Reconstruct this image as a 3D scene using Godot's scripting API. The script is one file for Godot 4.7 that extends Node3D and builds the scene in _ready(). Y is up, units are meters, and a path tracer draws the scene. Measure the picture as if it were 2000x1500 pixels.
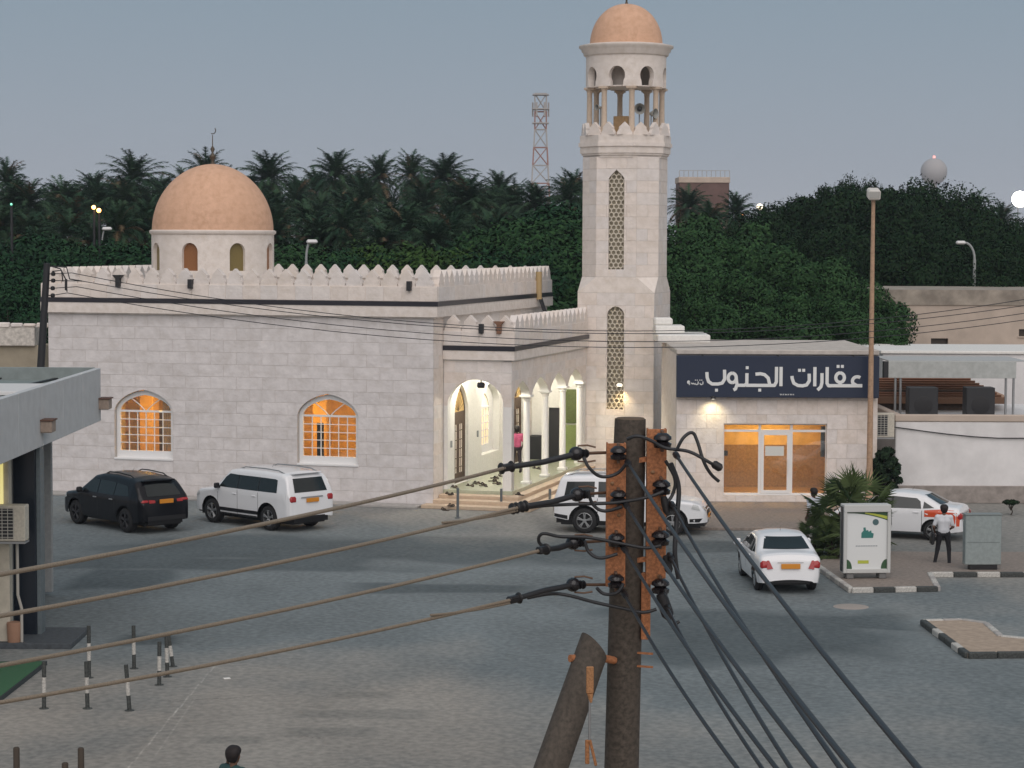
extends Node3D
# Dusk view over a parking area to a small mosque with a minaret, a shop and palms.
const FOCAL := 4449.0      # focal length of the photograph in its own pixels (2000 x 1500)
var cam_t: Transform3D
var rng := RandomNumberGenerator.new()
var used := {}
var mats := {}
var texs := {}

# ------------------------------------------------------------------ mesh builder
class MB:
	var v := PackedVector3Array()
	var n := PackedVector3Array()
	var c := PackedColorArray()
	var uv := PackedVector2Array()
	var colored := false
	var mapped := false
	var col := Color(1, 1, 1)
	func tri(a: Vector3, b: Vector3, d: Vector3):
		var m := (d - a).cross(b - a)
		if m.length_squared() < 1e-16:
			return
		m = m.normalized()
		v.append(a); v.append(b); v.append(d)
		n.append(m); n.append(m); n.append(m)
		if colored:
			c.append(col); c.append(col); c.append(col)
	func quad(a: Vector3, b: Vector3, d: Vector3, e: Vector3):
		tri(a, b, d)
		tri(a, d, e)
	func stri(a: Vector3, b: Vector3, d: Vector3, na: Vector3, nb: Vector3, nd: Vector3):
		var m := (d - a).cross(b - a)
		if m.length_squared() < 1e-18:
			return
		if m.dot(na + nb + nd) < 0.0:
			var t := b; b = d; d = t
			t = nb; nb = nd; nd = t
		v.append(a); v.append(b); v.append(d)
		n.append(na); n.append(nb); n.append(nd)
		if colored:
			c.append(col); c.append(col); c.append(col)
	func box(t: Transform3D, s: Vector3, ch := 0.0):
		var h := s * 0.5
		if ch <= 0.0:
			var p := []
			for i in 8:
				p.append(t * Vector3(h.x if i & 1 else -h.x, h.y if i & 2 else -h.y, h.z if i & 4 else -h.z))
			quad(p[0], p[1], p[3], p[2]); quad(p[4], p[6], p[7], p[5])
			quad(p[0], p[4], p[5], p[1]); quad(p[2], p[3], p[7], p[6])
			quad(p[0], p[2], p[6], p[4]); quad(p[1], p[5], p[7], p[3])
			return
		ch = minf(ch, minf(h.x, minf(h.y, h.z)) * 0.9)
		var k := [h.x, h.y, h.z]
		for ax in 3:
			var b1 := (ax + 1) % 3
			var b2 := (ax + 2) % 3
			for sg in [-1.0, 1.0]:
				var q := []
				for st in [[-1.0, -1.0], [1.0, -1.0], [1.0, 1.0], [-1.0, 1.0]]:
					var w := Vector3()
					w[ax] = sg * k[ax]
					w[b1] = st[0] * (k[b1] - ch)
					w[b2] = st[1] * (k[b2] - ch)
					q.append(t * w)
				quad(q[0], q[1], q[2], q[3])
		for ax in 3:
			var b1 := (ax + 1) % 3
			var b2 := (ax + 2) % 3
			for s1 in [-1.0, 1.0]:
				for s2 in [-1.0, 1.0]:
					var q := []
					for e in [[-1.0, 0], [1.0, 0], [1.0, 1], [-1.0, 1]]:
						var w := Vector3()
						w[ax] = e[0] * (k[ax] - ch)
						w[b1] = s1 * (k[b1] - (ch if e[1] == 0 else 0.0))
						w[b2] = s2 * (k[b2] - (0.0 if e[1] == 0 else ch))
						q.append(t * w)
					quad(q[0], q[1], q[2], q[3])
		for sx in [-1.0, 1.0]:
			for sy in [-1.0, 1.0]:
				for sz in [-1.0, 1.0]:
					tri(t * Vector3(sx * h.x, sy * (h.y - ch), sz * (h.z - ch)), t * Vector3(sx * (h.x - ch), sy * h.y, sz * (h.z - ch)), t * Vector3(sx * (h.x - ch), sy * (h.y - ch), sz * h.z))
	func cube(a: Vector3, b: Vector3, ch := 0.0):      # from corner a to corner b
		box(Transform3D(Basis(), (a + b) * 0.5), (b - a).abs(), ch)
	func bar(a: Vector3, b: Vector3, w: float, d: float, ch := 0.0, roll := Vector3.UP):
		var y := (b - a).normalized()
		var r := roll
		if absf(y.dot(r)) > 0.98:
			r = Vector3(0, 0, 1)
		var x := r.cross(y).normalized()
		box(Transform3D(Basis(x, y, x.cross(y)), (a + b) * 0.5), Vector3(w, a.distance_to(b), d), ch)
	func tube(pts: Array, rad: Array, sides := 8, caps := true):
		var rings := []
		var norms := []
		var u := Vector3()
		for i in pts.size():
			var d: Vector3 = (pts[mini(i + 1, pts.size() - 1)] - pts[maxi(i - 1, 0)]).normalized()
			if u == Vector3():
				u = (Vector3.UP if absf(d.y) < 0.9 else Vector3.RIGHT)
			u = (u - d * u.dot(d)).normalized()
			var w := d.cross(u)
			var rg := []
			var nn := []
			for k in sides:
				var a := TAU * k / sides
				var o := u * cos(a) + w * sin(a)
				rg.append(pts[i] + o * rad[mini(i, rad.size() - 1)])
				nn.append(o)
			rings.append(rg); norms.append(nn)
		for i in pts.size() - 1:
			for k in sides:
				var l := (k + 1) % sides
				stri(rings[i][k], rings[i][l], rings[i + 1][l], norms[i][k], norms[i][l], norms[i + 1][l])
				stri(rings[i][k], rings[i + 1][l], rings[i + 1][k], norms[i][k], norms[i + 1][l], norms[i + 1][k])
		if caps:
			for e in [0, pts.size() - 1]:
				for k in range(1, sides - 1):
					tri(rings[e][0], rings[e][k], rings[e][k + 1])
	func lathe(prof: Array, segs: int, t := Transform3D(), a0 := 0.0, crease := 0.5):   # prof: Vector2(radius, y)
		var m := prof.size()
		var seg_n := []
		for i in m - 1:
			var d: Vector2 = prof[i + 1] - prof[i]
			seg_n.append(Vector2(d.y, -d.x).normalized())
		for i in m - 1:
			var n0: Vector2 = seg_n[i]
			var n1: Vector2 = seg_n[i]
			if i > 0 and seg_n[i - 1].dot(seg_n[i]) > crease:
				n0 = (seg_n[i - 1] + seg_n[i]).normalized()
			if i < m - 2 and seg_n[i + 1].dot(seg_n[i]) > crease:
				n1 = (seg_n[i + 1] + seg_n[i]).normalized()
			for k in segs:
				var a := a0 + TAU * k / segs
				var b := a0 + TAU * (k + 1) / segs
				var ca := Vector3(cos(a), 0, sin(a))
				var cb := Vector3(cos(b), 0, sin(b))
				var p: Vector2 = prof[i]
				var q: Vector2 = prof[i + 1]
				var up := Vector3.UP
				var bs := t.basis
				stri(t * (ca * p.x + up * p.y), t * (cb * p.x + up * p.y), t * (cb * q.x + up * q.y), bs * (ca * n0.x + up * n0.y), bs * (cb * n0.x + up * n0.y), bs * (cb * n1.x + up * n1.y))
				stri(t * (ca * p.x + up * p.y), t * (cb * q.x + up * q.y), t * (ca * q.x + up * q.y), bs * (ca * n0.x + up * n0.y), bs * (cb * n1.x + up * n1.y), bs * (ca * n1.x + up * n1.y))
	func ext(poly: PackedVector2Array, z0: float, z1: float, mp: Callable, skip0 := INF, skip1 := INF):   # polygon from depth z0 (front) to z1 (back)
		var ix := Geometry2D.triangulate_polygon(poly)
		for i in range(0, ix.size(), 3):
			var a := poly[ix[i]]
			var b := poly[ix[i + 1]]
			var d := poly[ix[i + 2]]
			tri(mp.call(a, z0), mp.call(b, z0), mp.call(d, z0))
			if z0 != z1:
				tri(mp.call(a, z1), mp.call(d, z1), mp.call(b, z1))
		if z0 == z1:
			return
		for i in poly.size():
			var a := poly[i]
			var b := poly[(i + 1) % poly.size()]
			if absf(a.x - b.x) < 1e-4 and (absf(a.x - skip0) < 1e-3 or absf(a.x - skip1) < 1e-3):
				continue
			quad(mp.call(a, z0), mp.call(b, z0), mp.call(b, z1), mp.call(a, z1))
	func smooth(deg := 40.0):          # weld normals of faces that meet at less than deg
		var by := {}
		var lim := cos(deg_to_rad(deg))
		var fn := PackedVector3Array()
		for i in range(0, v.size(), 3):
			var m := (v[i + 2] - v[i]).cross(v[i + 1] - v[i])
			fn.append(m); fn.append(m); fn.append(m)
		for i in v.size():
			var k := Vector3i((v[i] * 2000.0).round())
			if not by.has(k):
				by[k] = []
			by[k].append(i)
		for k in by:
			var l: Array = by[k]
			for i in l:
				var s := Vector3()
				var me := fn[i].normalized()
				for j in l:
					if fn[j].normalized().dot(me) > lim:
						s += fn[j]
				n[i] = s.normalized() if s.length() > 1e-12 else me
	func mesh() -> ArrayMesh:
		var arr := []
		arr.resize(Mesh.ARRAY_MAX)
		arr[Mesh.ARRAY_VERTEX] = v
		arr[Mesh.ARRAY_NORMAL] = n
		if colored:
			arr[Mesh.ARRAY_COLOR] = c
		if mapped:
			arr[Mesh.ARRAY_TEX_UV] = uv
		var m := ArrayMesh.new()
		m.add_surface_from_arrays(Mesh.PRIMITIVE_TRIANGLES, arr)
		return m

func mb(colored := false) -> MB:
	var m := MB.new()
	m.colored = colored
	return m

# ------------------------------------------------------------------ nodes
func numbered(called: String) -> String:
	if not used.has(called):
		used[called] = 0
		return called
	used[called] += 1
	return "%s_%03d" % [called, used[called]]
func tag(o: Node, label := "", category := "", group := "", kind := ""):
	if label: o.set_meta("label", label)
	if category: o.set_meta("category", category)
	if group: o.set_meta("group", group)
	if kind: o.set_meta("kind", kind)
	return o
func thing(called: String, label: String, category: String, at := Vector3(), turn := 0.0, group := "") -> Node3D:
	var o := Node3D.new()
	o.name = numbered(called)
	add_child(o)
	o.position = at
	o.rotation.y = turn
	tag(o, label, category, group)
	return o
func part(called: String, b, m: Material, parent: Node, at := Transform3D()) -> MeshInstance3D:
	var o := MeshInstance3D.new()
	o.mesh = b.mesh() if b is MB else b
	o.material_override = m
	o.name = called
	o.transform = at
	parent.add_child(o, true)
	return o
func single(called: String, b, m: Material, label: String, category: String, at := Vector3(), turn := 0.0, group := "") -> MeshInstance3D:
	var o := part(numbered(called), b, m, self)
	o.position = at
	o.rotation.y = turn
	tag(o, label, category, group)
	return o
func struct(called: String, b, m: Material, at := Transform3D()) -> MeshInstance3D:
	var o := part(numbered(called), b, m, self, at)
	o.set_meta("kind", "structure")
	return o
func copy(src: Node3D, at: Vector3, turn := 0.0, sc := 1.0, label := "", group := "") -> Node3D:
	var o: Node3D = src.duplicate()
	o.name = numbered(String(src.name).rstrip("0123456789").trim_suffix("_"))
	add_child(o)
	o.transform = Transform3D(Basis(Vector3.UP, turn).scaled(Vector3.ONE * sc), at)
	if label: o.set_meta("label", label)
	if group: o.set_meta("group", group)
	return o
func move(x: float, y: float, z: float) -> Transform3D:
	return Transform3D(Basis(), Vector3(x, y, z))

# ------------------------------------------------------------------ from pixels to places
func ray(px: float, py: float) -> Vector3:
	return cam_t.basis * Vector3(px - 1000.0, 750.0 - py, -FOCAL)
func gp(px: float, py: float, h := 0.0) -> Vector3:        # where that line of sight meets the level h
	var d := ray(px, py)
	return cam_t.origin + d * ((h - cam_t.origin.y) / d.y)
func zp(px: float, py: float, z: float) -> Vector3:        # ... or the upright plane at depth z
	var d := ray(px, py)
	return cam_t.origin + d * ((z - cam_t.origin.z) / d.z)

# ------------------------------------------------------------------ materials (colours are linear base colours)
func lin(r: float, g: float, b: float) -> Color:
	return Color(r, g, b).linear_to_srgb()
func mat(r: float, g: float, b: float, rough := 0.8, metal := 0.0, spec := 0.5) -> StandardMaterial3D:
	var k := "%f %f %f %f %f %f" % [r, g, b, rough, metal, spec]
	if not mats.has(k):
		var m := StandardMaterial3D.new()
		m.albedo_color = lin(r, g, b)
		m.roughness = rough
		m.metallic = metal
		m.metallic_specular = spec
		mats[k] = m
	return mats[k]
func vmat(rough := 0.8, spec := 0.5) -> StandardMaterial3D:
	var k := "v%f %f" % [rough, spec]
	if not mats.has(k):
		var m := StandardMaterial3D.new()
		m.vertex_color_use_as_albedo = true
		m.roughness = rough
		m.metallic_specular = spec
		mats[k] = m
	return mats[k]
func noise(kind: String, freq: float, oct: int, seed_: int, stops: Array, size := 256) -> NoiseTexture2D:
	var k := "%s %f %d %d %s" % [kind, freq, oct, seed_, str(stops)]
	if texs.has(k):
		return texs[k]
	var f := FastNoiseLite.new()
	f.seed = seed_
	f.frequency = freq
	f.noise_type = FastNoiseLite.TYPE_CELLULAR if kind == "cell" else FastNoiseLite.TYPE_SIMPLEX_SMOOTH
	f.fractal_octaves = oct
	f.fractal_gain = 0.6
	var t := NoiseTexture2D.new()
	t.width = size
	t.height = size
	t.seamless = true
	t.noise = f
	if kind == "bump":
		t.as_normal_map = true
		t.bump_strength = stops[0]
	else:
		var g := Gradient.new()
		var offs := PackedFloat32Array()
		var cols := PackedColorArray()
		for s in stops:
			offs.append(s[0])
			cols.append(lin(s[1], s[2], s[3]))
		g.offsets = offs
		g.colors = cols
		t.color_ramp = g
	texs[k] = t
	return t
func nmat(kind: String, r: float, g: float, b: float, vary: float, freq: float, oct: int, seed_: int, scale: float, rough := 0.85, bump := 0.0, tint := Vector3(1, 1, 1)) -> StandardMaterial3D:
	var k := "n%s %f %f %f %f %f %d %d %f %f %f %s" % [kind, r, g, b, vary, freq, oct, seed_, scale, rough, bump, str(tint)]
	if not mats.has(k):
		var m := StandardMaterial3D.new()
		var lo := 1.0 - vary
		var hi := 1.0 + vary
		m.albedo_texture = noise(kind, freq, oct, seed_, [[0.15, r * lo * tint.x, g * lo * tint.y, b * lo * tint.z], [0.5, r, g, b], [0.85, minf(1, r * hi), minf(1, g * hi), minf(1, b * hi)]])
		m.uv1_triplanar = true
		m.uv1_world_triplanar = true
		m.uv1_scale = Vector3.ONE * scale
		m.roughness = rough
		if bump > 0.0:
			m.normal_enabled = true
			m.normal_texture = noise("bump", 0.05, 4, 77, [4.0])
			m.normal_scale = bump
		mats[k] = m
	return mats[k]
func glass(alpha := 0.04) -> StandardMaterial3D:
	var k := "glass%f" % alpha
	if not mats.has(k):
		var m := StandardMaterial3D.new()
		m.albedo_color = Color(0.75, 0.8, 0.8, alpha)
		m.transparency = BaseMaterial3D.TRANSPARENCY_ALPHA
		m.roughness = 0.03
		mats[k] = m
	return mats[k]
func lamp_mat(r: float, g: float, b: float, e: float) -> StandardMaterial3D:
	var k := "l%f %f %f %f" % [r, g, b, e]
	if not mats.has(k):
		var m := StandardMaterial3D.new()
		m.albedo_color = lin(0.7, 0.7, 0.7)
		m.emission_enabled = true
		m.emission = lin(r, g, b)
		m.emission_energy_multiplier = e
		mats[k] = m
	return mats[k]

# ------------------------------------------------------------------ flat shapes
func rect2(x0: float, y0: float, x1: float, y1: float) -> PackedVector2Array:
	return PackedVector2Array([Vector2(x0, y0), Vector2(x1, y0), Vector2(x1, y1), Vector2(x0, y1)])
func arch2(x0: float, x1: float, y0: float, spring: float, apex: float, pow_ := 1.0, n := 8) -> PackedVector2Array:
	# upright opening with an arch on top: pow_ 1 round or oval, less for a pointed top
	var p := PackedVector2Array([Vector2(x0, y0), Vector2(x1, y0)])
	var cx := (x0 + x1) * 0.5
	var hw := (x1 - x0) * 0.5
	for i in range(0, 2 * n + 1):
		var a := PI * i / (2.0 * n)
		var x := cos(a)
		var y := sin(a)
		if pow_ < 1.0:
			y = lerpf(1.0 - absf(x), sqrt(maxf(0.0, 1.0 - x * x)), pow_)
		p.append(Vector2(cx + hw * x, spring + (apex - spring) * y))
	return p
func flat(t: Transform3D) -> Callable:
	return func(p: Vector2, z: float) -> Vector3: return t * Vector3(p.x, p.y, z)
func round_map(t: Transform3D, r: float) -> Callable:      # x runs round a cylinder of radius r
	return func(p: Vector2, z: float) -> Vector3: return t * Vector3(sin(p.x / r) * (r + z), p.y, cos(p.x / r) * (r + z))
func panel(b: MB, outline: PackedVector2Array, holes: Array, thick: float, mp: Callable, cuts := []):
	var lo := outline[0]
	var hi := outline[0]
	for p in outline:
		lo = lo.min(p)
		hi = hi.max(p)
	var xs := [lo.x, hi.x]
	for c in cuts:
		xs.append(c)
	for h in holes:
		var s := Vector2()
		for p in h:
			s += p
		xs.append(s.x / h.size())
	xs.sort()
	for i in xs.size() - 1:
		if xs[i + 1] - xs[i] < 1e-4:
			continue
		var polys := Geometry2D.intersect_polygons(outline, rect2(xs[i], lo.y - 1, xs[i + 1], hi.y + 1))
		for h in holes:
			var nx: Array[PackedVector2Array] = []
			for p in polys:
				for q in Geometry2D.clip_polygons(p, h):
					if not Geometry2D.is_polygon_clockwise(q):
						nx.append(q)
			polys = nx
		for p in polys:
			b.ext(p, 0.0, -thick, mp, xs[i] if i > 0 else INF, xs[i + 1] if i < xs.size() - 2 else INF)
var slab_cache := {}
func slab(w: float, h: float, d: float) -> ArrayMesh:      # one stone facing: z from -d/2 to d, edges chamfered
	var k := "%.3f %.3f %.3f" % [w, h, d]
	if not slab_cache.has(k):
		var b := mb()
		b.box(move(0, 0, d * 0.25), Vector3(w, h, d * 1.5), d * 0.35)
		slab_cache[k] = b.mesh()
	return slab_cache[k]
func area2(p: PackedVector2Array) -> float:
	var s := 0.0
	for i in p.size():
		s += p[i].cross(p[(i + 1) % p.size()])
	return absf(s) * 0.5
func stones(parent: Node, x0: float, y0: float, x1: float, y1: float, holes: Array, rows: int, len_: float, t: Transform3D, ms: Array, called := "stone", proud := 0.010, gap := 0.009):
	var ch := (y1 - y0) / rows
	for r in rows:
		var ya := y0 + r * ch + gap * 0.5
		var yb := y0 + (r + 1) * ch - gap * 0.5
		var n := int(round((x1 - x0) / len_))
		var step := (x1 - x0) / n
		var xs := [x0]
		for i in range(0 if r % 2 else 1, n):
			xs.append(x0 + (i + (0.5 if r % 2 else 0.0)) * step)
		xs.append(x1)
		for i in xs.size() - 1:
			if xs[i + 1] - xs[i] < 0.05:
				continue
			var rc := rect2(xs[i] + gap * 0.5, ya, xs[i + 1] - gap * 0.5, yb)
			var polys: Array[PackedVector2Array] = [rc]
			for h in holes:
				var nx: Array[PackedVector2Array] = []
				for p in polys:
					for q in Geometry2D.clip_polygons(p, h):
						if not Geometry2D.is_polygon_clockwise(q):
							nx.append(q)
				polys = nx
			var m: Material = ms[rng.randi() % ms.size()]
			var pr := proud + rng.randf_range(-0.003, 0.003)
			for p in polys:
				if p.size() == 4 and absf(area2(p) - area2(rc)) < 1e-5:
					var w := rc[1].x - rc[0].x
					part(called, slab(w, yb - ya, proud), m, parent, t * move((rc[0].x + rc[1].x) * 0.5, (ya + yb) * 0.5, pr - proud))
				elif area2(p) > 0.004:
					var b := mb()
					b.ext(p, pr, -proud * 0.5, flat(t))
					part(called, b, m, parent)

# ------------------------------------------------------------------ the scene
var T0 := 0
func stage(s: String):
	print("%s %d ms" % [s, Time.get_ticks_msec() - T0])
func _ready():
	T0 = Time.get_ticks_msec()
	rng.seed = 20240611
	setup_view()
	make_materials()
	ground()
	stage("ground")
	mosque_hall()
	portico()
	minaret()
	stage("mosque")
	shop()
	annex()
	corner_building()
	far_structures()
	stage("buildings")
	kerbs()
	trees()
	stage("trees")
	cars()
	stage("cars")
	people()
	stage("people")
	street_furniture()
	utility_pole()
	small_things()
	stage("done")

func setup_view():
	var cam := Camera3D.new()
	cam.name = "camera"
	cam.fov = rad_to_deg(2.0 * atan(750.0 / FOCAL))
	cam.near = 0.5
	cam.far = 4000.0
	cam.position = Vector3(0, 9.2, 0)
	cam.rotation = Vector3(-atan(281.0 / FOCAL), 0, 0.0042)
	add_child(cam)
	cam.current = true
	cam_t = cam.transform
	var sky_m := ProceduralSkyMaterial.new()
	sky_m.sky_top_color = lin(0.175, 0.27, 0.345)
	sky_m.sky_horizon_color = lin(0.40, 0.412, 0.452)
	sky_m.sky_curve = 0.062
	sky_m.ground_bottom_color = lin(0.16, 0.15, 0.14)
	sky_m.ground_horizon_color = lin(0.34, 0.33, 0.34)
	sky_m.sun_angle_max = 1.0
	var sky := Sky.new()
	sky.sky_material = sky_m
	var env := Environment.new()
	env.background_mode = Environment.BG_SKY
	env.sky = sky
	env.tonemap_mode = Environment.TONE_MAPPER_LINEAR
	env.tonemap_exposure = 1.06
	env.fog_enabled = true
	env.fog_density = 0.0002
	env.fog_light_color = Color(0.74, 0.77, 0.82)
	env.sdfgi_enabled = true
	env.ssao_enabled = true
	env.ssil_enabled = true
	var we := WorldEnvironment.new()
	we.name = "environment"
	we.environment = env
	add_child(we)
	var sun := DirectionalLight3D.new()      # afterglow of the western sky behind the camera
	sun.name = "afterglow"
	sun.light_color = Color(1.0, 0.975, 0.965)
	sun.light_energy = 0.5
	sun.light_angular_distance = 70.0
	sun.shadow_enabled = true
	sun.rotation_degrees = Vector3(-42, 8, 0)
	add_child(sun)

var M := {}
func make_materials():
	M.stone = []
	for k in 5:
		var f: float = [1.0, 0.975, 1.02, 0.985, 1.01][k]
		var w: float = [0.0, 0.012, -0.008, -0.015, 0.01][k]
		M.stone.append(nmat("s", (0.71 + w) * f, 0.65 * f, (0.61 - w) * f, 0.09, 0.018, 5, 3 + k, 0.42, 0.82, 0.25, Vector3(1.0, 0.985, 0.95)))
	M.grey_stone = []
	for k in 5:
		var f: float = [1.0, 0.97, 1.02, 0.985, 1.01][k]
		M.grey_stone.append(nmat("s", 0.64 * f, 0.61 * f, 0.605 * f, 0.12, 0.016, 6, 303 + k, 0.35, 0.82, 0.25, Vector3(1.0, 0.985, 0.96)))
	M.back = mat(0.50, 0.46, 0.42, 0.9)
	M.trim = nmat("s", 0.71, 0.65, 0.605, 0.09, 0.02, 5, 21, 0.5, 0.8, 0.2, Vector3(1.0, 0.98, 0.94))
	M.dome = nmat("s", 0.62, 0.385, 0.26, 0.11, 0.02, 5, 31, 0.6, 0.75, 0.3, Vector3(1, 0.96, 0.9))
	M.white = nmat("s", 0.74, 0.73, 0.70, 0.05, 0.03, 4, 12, 0.7, 0.6)
	M.bright = mat(0.78, 0.77, 0.74, 0.55)
	M.frame = mat(0.76, 0.76, 0.76, 0.4)
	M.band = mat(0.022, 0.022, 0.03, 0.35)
	M.dark = mat(0.018, 0.019, 0.022, 0.55)
	M.black = mat(0.008, 0.008, 0.01, 0.5)
	M.steel = mat(0.32, 0.33, 0.34, 0.45, 0.6)
	M.grey = nmat("s", 0.30, 0.315, 0.32, 0.08, 0.03, 4, 14, 0.6, 0.7)
	M.wood = nmat("s", 0.075, 0.045, 0.028, 0.3, 0.03, 4, 15, 1.2, 0.6)
	M.ochre = nmat("s", 0.68, 0.45, 0.15, 0.14, 0.02, 4, 16, 0.35, 0.8)
	M.roofing = nmat("s", 0.50, 0.46, 0.42, 0.15, 0.02, 5, 17, 0.3, 0.9)
	M.beige = nmat("s", 0.47, 0.395, 0.335, 0.10, 0.015, 6, 18, 0.15, 0.9)
	M.concrete = nmat("s", 0.36, 0.345, 0.33, 0.14, 0.02, 5, 19, 0.5, 0.9)
	M.rust = nmat("s", 0.37, 0.15, 0.065, 0.35, 0.05, 5, 23, 2.5, 0.75)
	M.pole = nmat("s", 0.070, 0.058, 0.047, 0.45, 0.05, 5, 24, 1.6, 0.85)
	M.cable = mat(0.018, 0.020, 0.024, 0.5)
	M.wire = nmat("s", 0.22, 0.18, 0.135, 0.3, 0.08, 3, 25, 4.0, 0.6)
	M.paving = nmat("s", 0.225, 0.19, 0.165, 0.2, 0.04, 5, 26, 0.6, 0.9)
	M.sand = nmat("s", 0.30, 0.25, 0.20, 0.2, 0.02, 5, 27, 0.12, 0.95)
	M.whitepaint = nmat("s", 0.46, 0.45, 0.42, 0.35, 0.05, 4, 28, 1.5, 0.7)
	M.blackpaint = nmat("s", 0.045, 0.05, 0.048, 0.6, 0.05, 4, 29, 1.5, 0.7)

func ground():
	# sand and earth out to the horizon, with the asphalt yard as a sheet above it
	var b := mb()
	b.quad(Vector3(-1500, -0.02, 60), Vector3(1500, -0.02, 60), Vector3(1500, -0.02, -1800), Vector3(-1500, -0.02, -1800))
	struct("ground", b, M.sand)
	# asphalt: worn grey, dust blown over the near and far edges, darker relaid patches and oil stains
	var n := 1536
	var x0 := -25.0
	var x1 := 25.0
	var z0 := -24.0
	var z1 := -94.0
	var im := Image.create(n, n, false, Image.FORMAT_RGB8)
	var na := FastNoiseLite.new()
	na.seed = 5; na.frequency = 0.045; na.fractal_octaves = 5
	var nb := FastNoiseLite.new()
	nb.seed = 9; nb.frequency = 2.2; nb.fractal_octaves = 4
	var nc := FastNoiseLite.new()
	nc.seed = 12; nc.frequency = 0.22; nc.fractal_octaves = 4
	# darker relaid or oil-soaked patches: centre x, z, half sizes
	var patch := []
	for q in [[700, 1072, 560, 26], [1480, 1240, 270, 52], [1000, 1066, 900, 12], [420, 1100, 360, 14], [640, 1430, 90, 9], [450, 1445, 60, 7], [700, 1357, 60, 6], [690, 1395, 120, 8], [1780, 1060, 200, 34], [300, 1250, 80, 12], [240, 1130, 90, 22], [1600, 1215, 160, 16], [900, 1150, 200, 10]]:
		var c := gp(q[0], q[1])
		var e := gp(q[0] + q[2], q[1])
		var f := gp(q[0], q[1] + q[3])
		patch.append([c.x, c.z, absf(e.x - c.x), absf(f.z - c.z)])
	for j in n:
		var z := lerpf(z0, z1, (j + 0.5) / n)
		for i in n:
			var x := lerpf(x0, x1, (i + 0.5) / n)
			var a := na.get_noise_2d(x * 1.0, z * 0.6)
			var g := nb.get_noise_2d(x * 2.0, z * 2.0)
			var m := nc.get_noise_2d(x, z * 0.7)
			# dust lies on the part of the yard that traffic does not sweep
			var d := clampf((z + 49.0 - 0.35 * x) / 16.0 + a * 1.3 + m * 0.45, 0.0, 1.0)
			d = maxf(d, clampf((-66.0 - z) / 14.0 + (x - 2.0) / 14.0 + a * 1.2 + m * 0.5, 0.0, 0.7))
			d = clampf(d + 0.15 * g, 0.0, 1.0)
			var dk := 0.0
			for p in patch:
				var e: float = maxf(absf(x - p[0]) / p[2], absf(z - p[1]) / p[3])
				if e < 1.5:
					dk = maxf(dk, clampf((1.12 - e + m * 0.55 + g * 0.1) * 3.0, 0.0, 1.0))
			var s := 1.0 + 0.34 * g + 0.24 * m + 0.15 * a + rng.randf_range(-0.07, 0.07)
			var cr := lerpf(0.152, 0.235, d) * s
			var cg := lerpf(0.178, 0.222, d) * s
			var cb := lerpf(0.186, 0.200, d) * s
			dk *= 0.48 * (1.0 - 0.55 * d)
			im.set_pixel(i, j, lin(cr * (1.0 - dk), cg * (1.0 - dk * 0.93), cb * (1.0 - dk * 0.9)))
	# tyre marks and cracks
	var lines := [[60, 1064, 900, 1072, 0.16, 0.72], [80, 1090, 880, 1084, 0.13, 0.78], [900, 1066, 1400, 1100, 0.15, 0.78], [640, 1106, 1250, 1130, 0.12, 0.82], [1250, 1190, 1720, 1200, 0.16, 0.75], [1300, 1215, 1800, 1228, 0.14, 0.78], [1340, 1262, 1900, 1330, 0.14, 0.84], [1300, 1290, 1850, 1380, 0.14, 0.86], [420, 1300, 250, 1500, 0.035, 1.25], [500, 1362, 330, 1366, 0.03, 0.6], [380, 1366, 300, 1480, 0.03, 1.25], [560, 1290, 900, 1310, 0.05, 0.8], [500, 1430, 760, 1446, 0.10, 0.75], [540, 1376, 720, 1386, 0.09, 0.8], [640, 1340, 860, 1352, 0.06, 0.8], [1400, 1390, 1900, 1470, 0.05, 0.85], [800, 1240, 1120, 1300, 0.05, 0.85]]
	for q in lines:
		var pa := gp(q[0], q[1])
		var pb := gp(q[2], q[3])
		var steps := int(pa.distance_to(pb) / 0.02)
		var hw: int = maxi(1, int(round(q[4] / (absf(z1 - z0) / n))))
		for k in steps:
			var t := float(k) / steps
			var c := pa.lerp(pb, t)
			var wob := 0.5 * nc.get_noise_2d(c.x * 0.8, c.z * 0.8 + q[0])
			var ii := int((c.x - x0) / (x1 - x0) * n)
			var jj := int((c.z + wob - z0) / (z1 - z0) * n)
			var st := 0.5 + 0.9 * nb.get_noise_2d(c.x * 0.6, q[1])
			for m in range(-hw, hw + 1):
				if ii < 0 or ii >= n or jj + m < 0 or jj + m >= n or rng.randf() < 0.4:
					continue
				var o := im.get_pixel(ii, jj + m)
				var f := lerpf(1.0, pow(q[5], 0.35), clampf(st, 0.0, 1.0) * (1.0 - absf(m) / (hw + 1.0)))
				im.set_pixel(ii, jj + m, Color(o.r * f, o.g * f, o.b * f))
	var am := StandardMaterial3D.new()
	am.albedo_texture = ImageTexture.create_from_image(im)
	am.roughness = 0.88
	am.texture_repeat = false
	b = mb()
	b.mapped = true
	b.quad(Vector3(x0, 0, z0), Vector3(x1, 0, z0), Vector3(x1, 0, z1), Vector3(x0, 0, z1))
	for p in b.v:
		b.uv.append(Vector2((p.x - x0) / (x1 - x0), (p.z - z0) / (z1 - z0)))
	struct("road", b, am)
	# paved forecourt of the shop, a low step above the road
	var f0 := gp(1395, 1036)
	b = mb()
	b.cube(Vector3(5.5, -0.01, -79.4), Vector3(12.9, 0.10, f0.z), 0.02)
	struct("forecourt", b, M.paving)

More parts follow.
